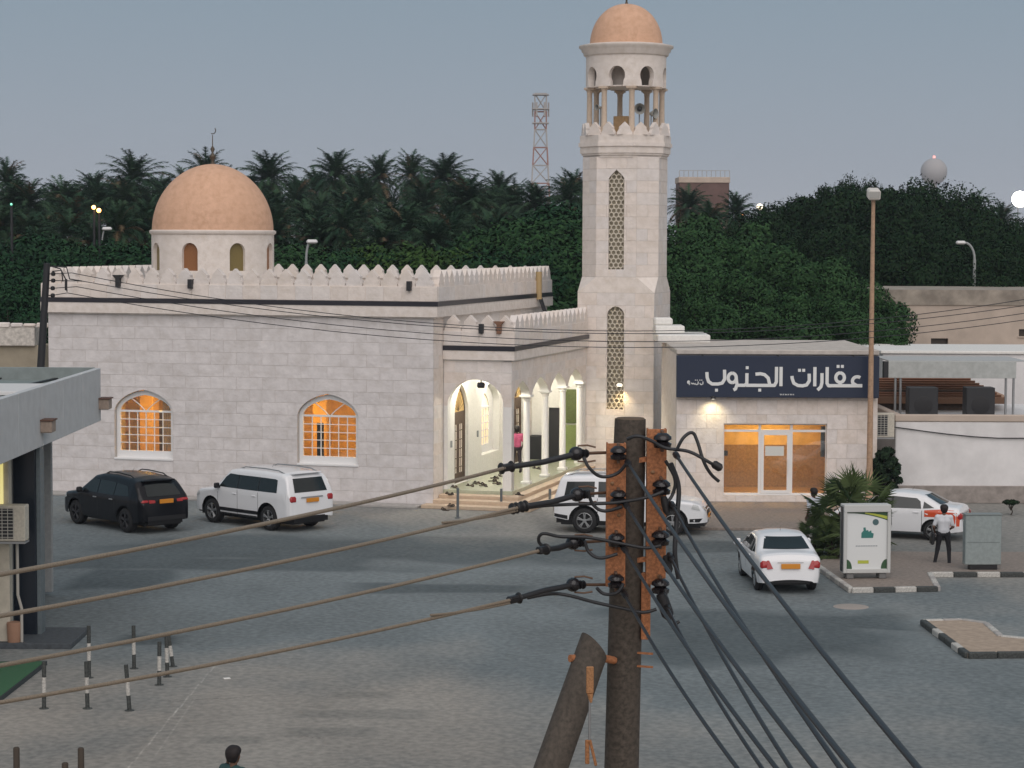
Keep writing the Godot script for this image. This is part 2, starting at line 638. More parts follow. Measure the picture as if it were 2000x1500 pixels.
# ------------------------------------------------------------------ mosque
const TURN := -0.27053       # the mosque stands 15.5 degrees out of the camera's square
var corner: Vector3          # foot of its outer corner beside the portico
func frame_in(o: Vector3, x: Vector3, z: Vector3) -> Transform3D:   # a wall's plane: x along it, z out of it
	return Transform3D(Basis(x, Vector3.UP, z), o)
func merlon_mesh(w: float, h: float, d: float) -> ArrayMesh:
	var b := mb()
	var p := PackedVector2Array([Vector2(-w * 0.5, 0), Vector2(w * 0.5, 0), Vector2(w * 0.5, h * 0.16), Vector2(w * 0.36, h * 0.42), Vector2(w * 0.36, h * 0.58), Vector2(0, h), Vector2(-w * 0.36, h * 0.58), Vector2(-w * 0.36, h * 0.42), Vector2(-w * 0.5, h * 0.16)])
	b.ext(p, d * 0.5, -d * 0.5, flat(Transform3D()))
	return b.mesh()
func merlon_row(parent: Node, m: ArrayMesh, a: Vector3, c: Vector3, n: int):
	var d := (c - a)
	var x := d.normalized()
	var z := x.cross(Vector3.UP)
	for i in n:
		var o := part("merlon", m, M.stone[rng.randi() % 5], parent, Transform3D(Basis(x, Vector3.UP, z), a + d * ((i + 0.5) / n)))
		o.rotate_object_local(Vector3.UP, rng.randf_range(-0.01, 0.01))
func spout(at: Vector3, turn: float, funnel := true):
	var b := mb()
	b.cube(Vector3(-0.075, -0.33, -0.22), Vector3(0.075, 0.0, 0.03), 0.01)
	if funnel:
		b.ext(PackedVector2Array([Vector2(-0.08, -0.02), Vector2(0.08, -0.02), Vector2(0.19, 0.1), Vector2(-0.19, 0.1)]), 0.04, -0.2, flat(Transform3D()))
	return [b, Transform3D(Basis(Vector3.UP, turn), at)]
func arched_window(parent: Node, cx: float, lit_seed: int):
	# white framed window of small panes with a pointed head, set back in the stone
	var w := Node3D.new()
	w.name = "window"
	parent.add_child(w, true)
	w.position = Vector3(cx, 0, 0)
	var hw := 0.98
	var dep := -0.17
	var b := mb()
	panel(b, arch2(-1.12, 1.12, 1.33, 3.02, 3.80, 0.8), [arch2(-hw, hw, 1.62, 3.05, 3.62, 0.8)], 0.10, flat(move(0, 0, dep)))
	part("frame", b, M.frame, w)
	b = mb()
	b.cube(Vector3(-1.14, 1.30, dep - 0.02), Vector3(1.14, 1.37, 0.05), 0.01)
	part("sill", b, M.frame, w)
	var xs := [-hw]
	for i in range(1, 7):
		xs.append(-hw + 2.0 * hw * i / 6.0)
	var ys := [1.62]
	for i in range(1, 6):
		ys.append(1.62 + 1.40 * i / 5.0)
	b = mb()
	for i in range(1, 6):
		b.cube(Vector3(xs[i] - 0.014, 1.62, dep - 0.07), Vector3(xs[i] + 0.014, 3.02, dep - 0.03))
	for i in range(1, 5):
		b.cube(Vector3(-hw, ys[i] - 0.014, dep - 0.068), Vector3(hw, ys[i] + 0.014, dep - 0.028))
	part("glazing_bars", b, M.frame, w)
	b = mb()
	b.cube(Vector3(-hw - 0.02, 3.0, dep - 0.085), Vector3(hw + 0.02, 3.07, dep - 0.02))
	for s in [-1.0, 1.0]:
		var pts := []
		for k in 7:
			var a := k / 6.0
			pts.append(Vector3(s * (0.04 + 0.50 * a), 3.05 + 0.42 * pow(a, 0.8), dep - 0.05))
		b.tube(pts, [0.02], 6)
	part("head_tracery", b, M.frame, w)
	var pane := mb()
	pane.cube(Vector3(-hw / 6.0 + 0.006, 0.006, -0.003), Vector3(hw / 6.0 - 0.006, 0.274, 0.003))
	var pm := pane.mesh()
	for r in 5:
		for q in 6:
			part("pane", pm, glass(0.03), w, move((xs[q] + xs[q + 1]) * 0.5, ys[r], dep - 0.05))
	b = mb()
	b.ext(arch2(-hw + 0.004, hw - 0.004, 3.074, 3.08, 3.615, 0.8), dep - 0.047, dep - 0.053, flat(Transform3D()))
	part("head_pane", b, glass(0.03), w)
	# half-drawn curtain inside
	var curtain := mb()
	var last := Vector3()
	for k in 13:
		var x: float = lerpf(hw - 0.5 * (1 + lit_seed), hw - 0.12, k / 12.0) if lit_seed == 0 else lerpf(-hw + 0.36, -hw + 0.62, k / 12.0)
		var p := Vector3(x, 0, dep - 0.42 + 0.035 * sin(k * 2.1))
		if k:
			var ct := 3.5 if lit_seed == 0 else 2.75
			curtain.quad(last + Vector3(0, 1.5, 0), p + Vector3(0, 1.5, 0), p + Vector3(0, ct, 0), last + Vector3(0, ct, 0))
		last = p
	part("curtain", curtain, nmat("s", 0.42, 0.30, 0.16, 0.2, 0.05, 3, 41, 1.0, 0.9) if lit_seed == 0 else M.dark, w)

func pendant(parent_label: String, at: Vector3, energy: float, col: Color, drop: float):
	var o := thing("pendant_lamp", parent_label, "lamp", at, 0.0, "pendant lamps in the prayer hall")
	var b := mb()
	b.tube([Vector3(0, 0.16, 0), Vector3(0, drop, 0)], [0.012], 6)
	part("cord", b, M.dark, o)
	b = mb()
	b.lathe([Vector2(0.02, 0.2), Vector2(0.12, 0.17), Vector2(0.26, 0.02), Vector2(0.25, 0.0)], 16)
	part("lamp_shade", b, mat(0.6, 0.45, 0.2, 0.5), o)
	b = mb()
	var pr := []
	for k in 7:
		var a := PI * k / 6.0
		pr.append(Vector2(0.11 * sin(a), -0.11 * cos(a)))
	b.lathe(pr, 12)
	part("bulb", b, lamp_mat(1.0, 0.72, 0.36, 6.0), o)
	var l := OmniLight3D.new()
	l.name = "lamp_light"
	l.light_color = col
	l.light_energy = energy
	l.light_size = 0.1
	l.omni_range = 40.0
	l.omni_attenuation = 2.0
	l.shadow_enabled = true
	o.add_child(l)

func mosque_hall():
	corner = gp(846, 990)
	corner.y = 0.0
	var h := thing("mosque_hall", "pale stone mosque hall with arched lit windows, crenellated parapet and orange dome", "mosque", corner, TURN)
	var L := 14.55
	var D := 15.4
	var tf := Transform3D()                                              # front wall, faces the yard
	var ts := Transform3D(Basis(Vector3(0, 0, -1), Vector3.UP, Vector3(1, 0, 0)), Vector3())   # side wall, x runs back
	var wx := [-10.84, -3.86]
	var holes := []
	for x in wx:
		holes.append(arch2(x - 1.13, x + 1.13, 1.31, 3.02, 3.82, 0.8))
	var b := mb()
	panel(b, rect2(-L, 0, 0, 6.55), holes, 0.35, flat(tf))
	part("front_wall", b, M.back, h)
	stones(h, -L, 0.02, 0, 6.5, holes, 15, 0.97, tf, M.grey_stone)
	# side wall: stone above and before the portico, white render under it; two doors and a window open in it
	var doors := [arch2(2.52, 4.22, 0.5, 3.0, 4.05, 0.6), arch2(10.25, 11.95, 0.5, 3.0, 4.05, 0.6), arch2(5.95, 8.35, 1.25, 3.1, 3.95, 0.55)]
	b = mb()
	panel(b, rect2(0, 0, D, 6.55), doors, 0.3, flat(ts))
	part("side_wall", b, M.white, h)
	stones(h, 0.012, 0.02, 1.15, 6.5, [], 15, 0.9, ts, M.stone, "side_stone")
	stones(h, 1.15, 6.0, D, 6.5, [], 1, 1.0, ts, M.stone, "side_stone")
	stones(h, 12.3, 0.02, D, 6.0, [], 14, 1.0, ts, M.stone, "side_stone")
	b = mb()
	b.cube(Vector3(-L, 0, -D), Vector3(0, 6.55, -D + 0.3))
	b.cube(Vector3(-L, 0, -D + 0.3), Vector3(-L + 0.3, 6.55, -0.35))
	part("rear_walls", b, M.trim, h)
	# cornice, dark band, parapet
	var ov := 0.2
	b = mb()
	for r in [[6.55, 6.93, ov], [6.50, 6.56, ov * 0.5], [7.07, 7.60, ov - 0.03]]:
		var o: float = r[2]
		b.cube(Vector3(-L - o, r[0], -0.3), Vector3(o, r[1], o))
		b.cube(Vector3(-0.3, r[0] + 0.002, -D), Vector3(o - 0.002, r[1] - 0.002, -0.3))
		b.cube(Vector3(-L - o + 0.002, r[0] + 0.002, -D), Vector3(-L + 0.3, r[1] - 0.002, -0.3))
		b.cube(Vector3(-L - o, r[0], -D - o), Vector3(o, r[1], -D))
	part("cornice", b, M.trim, h)
	b = mb()
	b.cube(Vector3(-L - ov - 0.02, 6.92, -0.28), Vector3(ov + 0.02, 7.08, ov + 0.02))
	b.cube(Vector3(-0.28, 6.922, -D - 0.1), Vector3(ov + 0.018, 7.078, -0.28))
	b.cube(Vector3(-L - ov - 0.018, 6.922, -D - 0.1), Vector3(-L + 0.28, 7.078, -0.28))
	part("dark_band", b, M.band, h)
	var np := 23
	for i in np:
		var w := (L + 2 * ov) / np
		part("parapet_stone", slab(w - 0.02, 0.49, 0.014), M.stone[rng.randi() % 5], h, move(-L - ov + (i + 0.5) * w, 7.335, ov - 0.028))
	for i in 24:
		var w := D / 24.0
		part("parapet_stone", slab(w - 0.02, 0.49, 0.014), M.stone[rng.randi() % 5], h, ts * move((i + 0.5) * w, 7.335, ov - 0.028))
	var mm := merlon_mesh(0.60, 0.56, 0.26)
	var pz := ov - 0.03 - 0.15
	merlon_row(h, mm, Vector3(-L - pz, 7.6, pz), Vector3(pz, 7.6, pz), 23)
	merlon_row(h, mm, Vector3(pz, 7.6, pz - 0.15), Vector3(pz, 7.6, -D - pz), 25)
	merlon_row(h, mm, Vector3(-L - pz, 7.6, -D - pz), Vector3(pz, 7.6, -D - pz), 23)
	merlon_row(h, mm, Vector3(-L - pz, 7.6, pz - 0.15), Vector3(-L - pz, 7.6, -D - pz), 25)
	b = mb()
	b.cube(Vector3(-L + 0.3, 6.6, -D + 0.3), Vector3(-0.3, 6.85, -0.3))
	part("roof", b, M.roofing, h)
	for q in [[232, 549, true], [373, 552, false], [800, 556, false]]:
		var d := ray(q[0], q[1])
		var hz := h.transform.basis.z
		var p := cam_t.origin + d * ((corner + hz * ov - cam_t.origin).dot(hz) / d.dot(hz))
		var lp := h.transform.affine_inverse() * p
		var sp: Array = spout(Vector3(lp.x, lp.y + 0.12, ov + 0.12), 0.0, q[2])
		part("rain_spout", sp[0], M.dark, h, sp[1])
	# downpipe on the side parapet and the two pipes that lead from it to the portico roof
	b = mb()
	b.tube([ts * Vector3(13.1, 7.95, ov + 0.06), ts * Vector3(13.1, 7.0, ov + 0.06), ts * Vector3(13.1, 6.85, ov + 0.07)], [0.13], 8)
	part("downpipe", b, mat(0.42, 0.30, 0.15, 0.7), h)
	b = mb()
	for k in 2:
		b.tube([ts * Vector3(13.1 + 0.25 * k, 6.9, ov + 0.1), ts * Vector3(13.1 + 0.25 * k, 6.45, ov + 0.25), ts * Vector3(13.2 + 0.25 * k, 5.9, 0.75)], [0.05], 6)
	part("drain_pipes", b, M.dark, h)
	for x in wx:
		arched_window(h, x, 0 if x < -6 else 1)
	# the room behind the windows
	b = mb()
	b.cube(Vector3(-L + 0.31, 0.0, -8.3), Vector3(-0.31, 5.3, -8.1))
	part("inner_wall", b, M.ochre, h)
	b = mb()
	b.cube(Vector3(-L + 0.31, 5.3, -8.3), Vector3(-0.31, 5.4, -0.36))
	part("ceiling", b, M.ochre, h)
	b = mb()
	b.cube(Vector3(-L + 0.31, 0.1, -8.1), Vector3(-0.31, 0.2, -0.36))
	part("carpet", b, mat(0.22, 0.05, 0.03, 0.95), h)
	b = mb()
	for x in [-12.9, -9.9, -5.9, -2.6]:
		b.cube(Vector3(x - 0.28, 0.2, -5.3), Vector3(x + 0.28, 5.3, -4.7), 0.03)
	part("inner_pillars", b, nmat("s", 0.55, 0.36, 0.17, 0.12, 0.02, 4, 43, 0.5, 0.7), h)
	b = mb()
	for x in [-13.5, -11.2, -4.6]:
		b.cube(Vector3(x - 0.5, 0.2, -8.09), Vector3(x + 0.5, 2.4, -7.7), 0.02)
	part("bookcases", b, M.wood, h)
	for q in [-11.4, -7.3, -3.4]:
		pendant("warm pendant lamp with a brass shade inside the prayer hall", h.transform * Vector3(q, 3.55, -3.0), 8.5, Color(1.0, 0.76, 0.32), 1.75)
	# doors: amber fanlight over dark timber leaves with narrow amber lights
	for k in 2:
		var d := Node3D.new()
		d.name = "door"
		h.add_child(d, true)
		d.transform = ts * move([3.37, 11.10][k], 0.5, -0.12)
		b = mb()
		panel(b, arch2(-0.85, 0.85, 0.0, 2.5, 3.55, 0.6), [arch2(-0.77, 0.77, 2.55, 2.56, 3.45, 0.6), rect2(-0.55, 0.35, -0.15, 2.1), rect2(0.15, 0.35, 0.55, 2.1)], 0.06, flat(Transform3D()))
		part("door_leaves", b, M.wood, d)
		b = mb()
		b.ext(arch2(-0.77, 0.77, 2.55, 2.56, 3.45, 0.6), -0.02, -0.04, flat(Transform3D()))
		part("fanlight", b, nmat("s", 0.60, 0.40, 0.14, 0.3, 0.09, 4, 403, 2.0, 0.4), d)
		for s in [-1.0, 1.0]:
			b = mb()
			b.cube(Vector3(s * 0.35 - 0.2, 0.35, -0.045), Vector3(s * 0.35 + 0.2, 2.1, -0.025))
			part("door_light", b, lamp_mat(0.30, 0.15, 0.03, 0.45), d)
			b = mb()
			b.bar(Vector3(s * 0.35, 0.36, -0.012), Vector3(s * 0.35, 2.09, -0.012), 0.03, 0.02)
			for j in 5:
				b.bar(Vector3(s * 0.35 - 0.2, 0.55 + 0.33 * j, -0.01), Vector3(s * 0.35 + 0.2, 0.55 + 0.33 * j, -0.01), 0.03, 0.02)
			part("door_grille", b, M.wood, d)
		b = mb()
		for j in 9:
			var a := PI * (j + 1) / 10.0
			b.bar(Vector3(0, 2.57, -0.005), Vector3(0.72 * cos(a), 2.57 + 0.8 * sin(a), -0.005), 0.008, 0.01)
		part("fanlight_bars", b, M.wood, d)
	# the white niche window beside the first door
	var wn := Node3D.new()
	wn.name = "niche_window"
	h.add_child(wn, true)
	wn.transform = ts * move(7.15, 0.0, -0.26)
	b = mb()
	panel(b, arch2(-1.2, 1.2, 1.25, 3.1, 3.95, 0.55), [arch2(-0.68, 0.68, 1.55, 2.95, 3.5, 0.55)], 0.05, flat(Transform3D()))
	b.cube(Vector3(-0.68, 2.9, -0.05), Vector3(0.68, 2.97, 0.01))
	for j in range(1, 4):
		b.cube(Vector3(-0.68 + 0.34 * j - 0.015, 1.55, -0.045), Vector3(-0.68 + 0.34 * j + 0.015, 2.9, -0.005))
	for j in range(1, 5):
		b.cube(Vector3(-0.68, 1.55 + 0.27 * j - 0.015, -0.043), Vector3(0.68, 1.55 + 0.27 * j + 0.015, -0.007))
	part("frame", b, M.frame, wn)
	b = mb()
	b.ext(arch2(-0.69, 0.69, 1.54, 2.95, 3.52, 0.55), -0.055, -0.065, flat(Transform3D()))
	part("pane", b, lamp_mat(0.75, 0.48, 0.16, 0.8), wn)
	# dome on its drum
	var dc := h.transform.affine_inverse() * zp(416, 500, (h.transform * Vector3(-10.6, 0, -5.5)).z)
	dc = Vector3(dc.x, 0, dc.z)
	var R := 2.30
	var dr := Node3D.new()
	dr.name = "dome_drum"
	h.add_child(dr, true)
	dr.position = dc
	dr.rotation.y = PI / 8.0 + 0.02
	var wins := []
	for k in 8:
		var a := (k - 3.5) * TAU / 8.0 + 0.0
		wins.append(arch2(a * R - 0.31, a * R + 0.31, 8.02, 8.72, 9.05, 1.0))
	var cuts := []
	for k in 49:
		cuts.append((k / 48.0 - 0.5) * TAU * R)
	b = mb()
	panel(b, rect2(-PI * R, 6.86, PI * R, 9.42), wins, 0.22, round_map(Transform3D(), R), cuts.slice(1, 48))
	b.smooth(25.0)
	part("wall", b, M.trim, dr)
	for k in 8:
		var a := (k - 3.5) * TAU / 8.0
		b = mb()
		b.ext(arch2(-0.32, 0.32, 8.0, 8.72, 9.06, 1.0), 0.0, -0.03, flat(Transform3D(Basis(Vector3.UP, a), Vector3(sin(a) * (R - 0.16), 0, cos(a) * (R - 0.16)))))
		part("window", b, nmat("s", 0.26, 0.11, 0.04, 0.5, 0.08, 4, 401, 2.5, 0.35) if k % 2 == 1 else nmat("s", 0.19, 0.145, 0.05, 0.4, 0.08, 4, 402, 2.5, 0.35), dr)
	b = mb()
	b.lathe([Vector2(R - 0.1, 9.36), Vector2(R + 0.02, 9.36), Vector2(R + 0.08, 9.42), Vector2(R + 0.08, 9.50), Vector2(R + 0.02, 9.53), Vector2(R - 0.2, 9.54)], 64)
	part("ring_cornice", b, M.trim, dr)
	var dm := Node3D.new()
	dm.name = "dome"
	h.add_child(dm, true)
	dm.position = dc
	b = mb()
	var pr := []
	for k in 25:
		var a := k / 24.0 * PI * 0.5
		pr.append(Vector2((R - 0.02) * pow(cos(a), 1.04) if k < 24 else 0.0, 9.52 + 2.50 * sin(a)))
	b.lathe(pr, 64, Transform3D(), 0.0, 0.2)
	part("shell", b, M.dome, dm)
	b = mb()
	b.lathe([Vector2(0.0, 11.98), Vector2(0.10, 12.0), Vector2(0.05, 12.15), Vector2(0.13, 12.3), Vector2(0.03, 12.44), Vector2(0.09, 12.58), Vector2(0.02, 12.7), Vector2(0.015, 13.1), Vector2(0.0, 13.12)], 12)
	for k in 6:
		var a := -2.3 + k * 0.46 + PI * 0.5
		var c := -2.3 + (k + 1) * 0.46 + PI * 0.5
		b.tube([Vector3(0.13 * cos(a), 13.28 - 0.13 * sin(a), 0), Vector3(0.13 * cos(c), 13.28 - 0.13 * sin(c), 0)], [0.018], 5)
	part("finial", b, mat(0.10, 0.08, 0.06, 0.5, 0.5), dm)

func portico():
	var h := thing("arcade_portico", "white-lit arcaded portico with stone parapet between the hall and the minaret", "portico", corner, TURN)
	var X := 2.48
	var v0 := 1.15
	var v1 := 11.98
	var tf := move(0, 0, -v0)
	var ts := Transform3D(Basis(Vector3(0, 0, -1), Vector3.UP, Vector3(1, 0, 0)), Vector3(X, 0, 0))
	var fh := arch2(0.16, 2.2, 0.45, 3.42, 4.36, 1.0, 12)
	var b := mb()
	panel(b, rect2(0.02, 0.5, X, 5.05), [fh], 0.32, flat(tf))
	part("front_wall", b, M.white, h)
	stones(h, 0.03, 3.42, X, 5.0, [fh], 4, 0.8, tf, M.stone)
	stones(h, 2.21, 0.5, X, 3.42, [], 7, 0.27, tf, [M.bright])
	# side arcade: four arches on slender columns
	var cols := [3.72, 6.32, 8.95, 11.62]
	var hs := []
	var edge := v0 + 0.30
	for k in 4:
		hs.append(arch2(edge, cols[k] - 0.16, 3.0, 3.72, 4.28, 0.45))
		edge = cols[k] + 0.16
	b = mb()
	panel(b, rect2(v0, 3.68, v1, 5.05), hs, 0.32, flat(ts))
	part("arcade_wall", b, M.white, h)
	stones(h, v0 + 0.01, 3.70, v1, 5.0, hs, 4, 0.85, ts, M.stone)
	b = mb()
	b.cube(Vector3(X - 0.32, 0.5, -v0 - 0.30), Vector3(X - 0.002, 3.68, -v0 - 0.32 + 0.0))
	panel(b, rect2(v0 + 0.002, 0.5, v0 + 0.3, 3.685), [], 0.318, flat(ts))
	part("corner_pier", b, M.bright, h)
	for c in cols:
		var cn := Node3D.new()
		cn.name = "column"
		h.add_child(cn, true)
		cn.position = Vector3(X - 0.16, 0.5, -c)
		b = mb()
		b.lathe([Vector2(0.14, 0.1), Vector2(0.125, 0.12), Vector2(0.115, 2.98)], 20)
		part("shaft", b, M.bright, cn)
		b = mb()
		b.cube(Vector3(-0.17, 0, -0.17), Vector3(0.17, 0.1, 0.17), 0.02)
		part("base", b, M.bright, cn)
		b = mb()
		b.lathe([Vector2(0.115, 2.96), Vector2(0.15, 3.0), Vector2(0.13, 3.04), Vector2(0.2, 3.12)], 16)
		b.cube(Vector3(-0.21, 3.11, -0.21), Vector3(0.21, 3.19, 0.21), 0.01)
		part("capital", b, M.bright, cn)
	b = mb()
	b.cube(Vector3(X - 0.32, 0.5, -v1), Vector3(X, 3.68, -11.82))
	part("end_pier", b, M.white, h)
	# cornice, dark band, parapet with merlons
	var ov := 0.12
	b = mb()
	for r in [[5.05, 5.38, ov], [5.52, 6.05, ov - 0.03]]:
		b.cube(Vector3(0.02, r[0], -v0 - 0.3), Vector3(X + r[2], r[1], -v0 + r[2]))
		b.cube(Vector3(X - 0.3, r[0] + 0.002, -v1), Vector3(X + r[2] - 0.002, r[1] - 0.002, -v0 - 0.3))
	part("cornice", b, M.trim, h)
	b = mb()
	b.cube(Vector3(0.02, 5.37, -v0 - 0.28), Vector3(X + ov + 0.02, 5.53, -v0 + ov + 0.02))
	b.cube(Vector3(X - 0.28, 5.372, -v1), Vector3(X + ov + 0.018, 5.528, -v0 - 0.28))
	part("dark_band", b, M.band, h)
	for i in 4:
		part("parapet_stone", slab(0.63, 0.49, 0.014), M.stone[rng.randi() % 5], h, move(0.36 + 0.64 * i, 5.785, -v0 + ov - 0.028))
	for i in 17:
		part("parapet_stone", slab(0.61, 0.49, 0.014), M.stone[rng.randi() % 5], h, Transform3D(ts.basis, Vector3(X + ov - 0.028, 5.785, -v0 - 0.32 - 0.63 * i)))
	var mm := merlon_mesh(0.60, 0.55, 0.24)
	merlon_row(h, mm, Vector3(0.05, 6.05, -v0 + ov - 0.16), Vector3(X + ov - 0.05, 6.05, -v0 + ov - 0.16), 4)
	merlon_row(h, mm, Vector3(X + ov - 0.16, 6.05, -v0 - 0.1), Vector3(X + ov - 0.16, 6.05, -v1), 17)
	for q in [1.42, 2.06]:
		var sp: Array = spout(Vector3(q, 6.30, -v0 + ov + 0.1), 0.0, q > 2.0)
		part("rain_spout", sp[0], M.dark if q < 2.0 else mat(0.2, 0.1, 0.06, 0.7), h, sp[1])
	b = mb()
	b.cube(Vector3(0.02, 4.75, -v1 - 1.0), Vector3(X - 0.32, 5.0, -v0 - 0.32))
	b.cube(Vector3(0.02, 5.05, -v1 - 1.0), Vector3(X - 0.3, 5.2, -v0 - 0.3))
	part("ceiling", b, M.bright, h)
	# end wall of the portico
	b = mb()
	var te := move(0, 0, -13.0)
	panel(b, rect2(0.02, 0.5, X, 4.75), [rect2(0.72, 0.52, 1.22, 2.55)], 0.2, flat(te))
	part("end_wall", b, M.white, h)
	b = mb()
	b.cube(Vector3(0.72, 0.52, -13.12), Vector3(1.22, 2.55, -13.08), 0.005)
	part("end_door", b, M.dark, h)
	b = mb()
	b.cube(Vector3(0.04, 0.5, -12.95), Vector3(0.55, 1.45, -12.6), 0.02)
	part("shoe_cabinet", b, M.dark, h)
	b = mb()
	b.cube(Vector3(1.42, 1.95, -12.99), Vector3(1.92, 3.3, -12.95), 0.01)
	part("notice_panel", b, nmat("s", 0.10, 0.13, 0.035, 0.9, 0.06, 4, 51, 2.0, 0.6), h)
	b = mb()
	b.cube(Vector3(1.45, 0.5, -12.95), Vector3(1.95, 1.9, -12.6), 0.02)
	part("cupboard", b, nmat("s", 0.20, 0.25, 0.08, 0.3, 0.06, 4, 52, 2.0, 0.6), h)
	b = mb()
	for q in [[0.0, 0.0, 0.0, 0.95], [0.0, 0.95, 0.5, 0.95], [0.5, 0.95, 0.5, 0.0], [0.5, 0.0, 0.0, 0.0]]:
		b.bar(Vector3(0.05, 1.75 + q[1], -12.35 + q[0]), Vector3(0.05, 1.75 + q[3], -12.35 + q[2]), 0.03, 0.03)
	part("wall_frame", b, M.dark, h)
	for q in [[2.05, 2.0], [5.35, 2.1]]:
		b = mb()
		b.cube(Vector3(0.003, q[1] - 0.12, -q[0] - 0.06), Vector3(0.05, q[1] + 0.12, -q[0] + 0.06), 0.01)
		part("switch_box", b, M.grey, h)
	# raised floor and the steps that wrap its outer corner
	b = mb()
	b.cube(Vector3(0.02, 0.0, -13.2), Vector3(X + 0.05, 0.5, -v0 + 0.06), 0.012)
	part("floor", b, nmat("s", 0.42, 0.44, 0.33, 0.08, 0.03, 4, 53, 0.8, 0.25), h)
	for k in range(1, 4):
		b = mb()
		var top := 0.5 - 0.125 * k
		var xo := X + 0.05 + 0.36 * k
		var zo := -v0 + 0.06 + 0.55 * k
		b.cube(Vector3(0.03 - 0.10 * k if zo > 0.0 else 0.03, 0.0, -v0 + 0.055 if k == 1 else zo - 0.56), Vector3(xo, top, zo), 0.015)
		b.cube(Vector3(xo - 0.37, 0.0, -v1 + 0.02), Vector3(xo - 0.001, top - 0.001, -v0 + 0.05 if k == 1 else zo - 0.56), 0.012)
		part("step", b, nmat("s", 0.52, 0.40, 0.29, 0.1, 0.03, 4, 54, 0.8, 0.6), h)
	# ceiling lamps of the portico
	for q in [2.9, 6.9, 10.7]:
		var l := thing("ceiling_lamp", "round white ceiling lamp glowing under the portico roof", "lamp", h.transform * Vector3(1.2, 4.63, -q), 0.0, "portico ceiling lamps")
		b = mb()
		b.lathe([Vector2(0.0, 0.12), Vector2(0.2, 0.12), Vector2(0.2, 0.07)], 20)
		part("base", b, M.bright, l)
		b = mb()
		b.lathe([Vector2(0.19, 0.07), Vector2(0.17, 0.02), Vector2(0.1, -0.03), Vector2(0.0, -0.05)], 20)
		part("diffuser", b, lamp_mat(1.0, 0.97, 0.88, 3.0), l)
		var o := OmniLight3D.new()
		o.name = "lamp_light"
		o.light_color = Color(1.0, 0.97, 0.90)
		o.light_energy = 4.6
		o.light_size = 0.15
		o.position = Vector3(0, -0.12, 0)
		o.omni_range = 40.0
		o.omni_attenuation = 2.0
		o.shadow_enabled = true
		l.add_child(o)
	# black lamp head at the crown of the front arch
	var fl := thing("arch_floodlight", "small black floodlight at the crown of the portico front arch", "floodlight", h.transform * Vector3(1.33, 4.16, -v0 - 0.14), TURN)
	b = mb()
	b.box(Transform3D(Basis(Vector3(1, 0, 0), -0.5), Vector3(0, 0, 0)), Vector3(0.26, 0.17, 0.14), 0.02)
	part("body", b, M.black, fl)
	b = mb()
	b.bar(Vector3(0, 0.05, 0), Vector3(0, 0.21, -0.02), 0.03, 0.03)
	part("bracket", b, M.dark, fl)

func ngon(cx: float, cz: float, hs: float, ch: float, y: float) -> Array:   # square of half side hs with corners cut by ch
	var k := hs - ch
	var p := []
	for q in [[hs, k], [k, hs], [-k, hs], [-hs, k], [-hs, -k], [-k, -hs], [k, -hs], [hs, -k]]:
		p.append(Vector3(cx + q[0], y, cz + q[1]))
	return p
func lattice(x0: float, x1: float, y0: float, y1: float, apex: float, t: Transform3D) -> MB:
	# pierced screen of small six-sided rings
	var b := mb()
	var r := 0.105
	var shape := arch2(x0, x1, y0, y1, apex, 0.5)
	var row := 0
	var y := y0
	while y < apex + 0.1:
		var x := x0 + (r * 0.9 if row % 2 else 0.0)
		while x < x1 + 0.1:
			for k in 6:
				var a := PI / 6.0 + k * PI / 3.0
				var c := a + PI / 3.0
				var p := Vector2(x + r * cos(a), y + r * sin(a))
				var q := Vector2(x + r * cos(c), y + r * sin(c))
				if Geometry2D.is_point_in_polygon((p + q) * 0.5, shape):
					b.bar(t * Vector3(p.x, p.y, 0.0006 * k), t * Vector3(q.x, q.y, 0.0006 * k), 0.034, 0.05, 0.0, t.basis.z)
			x += r * 1.8
		y += r * 1.55
		row += 1
	return b
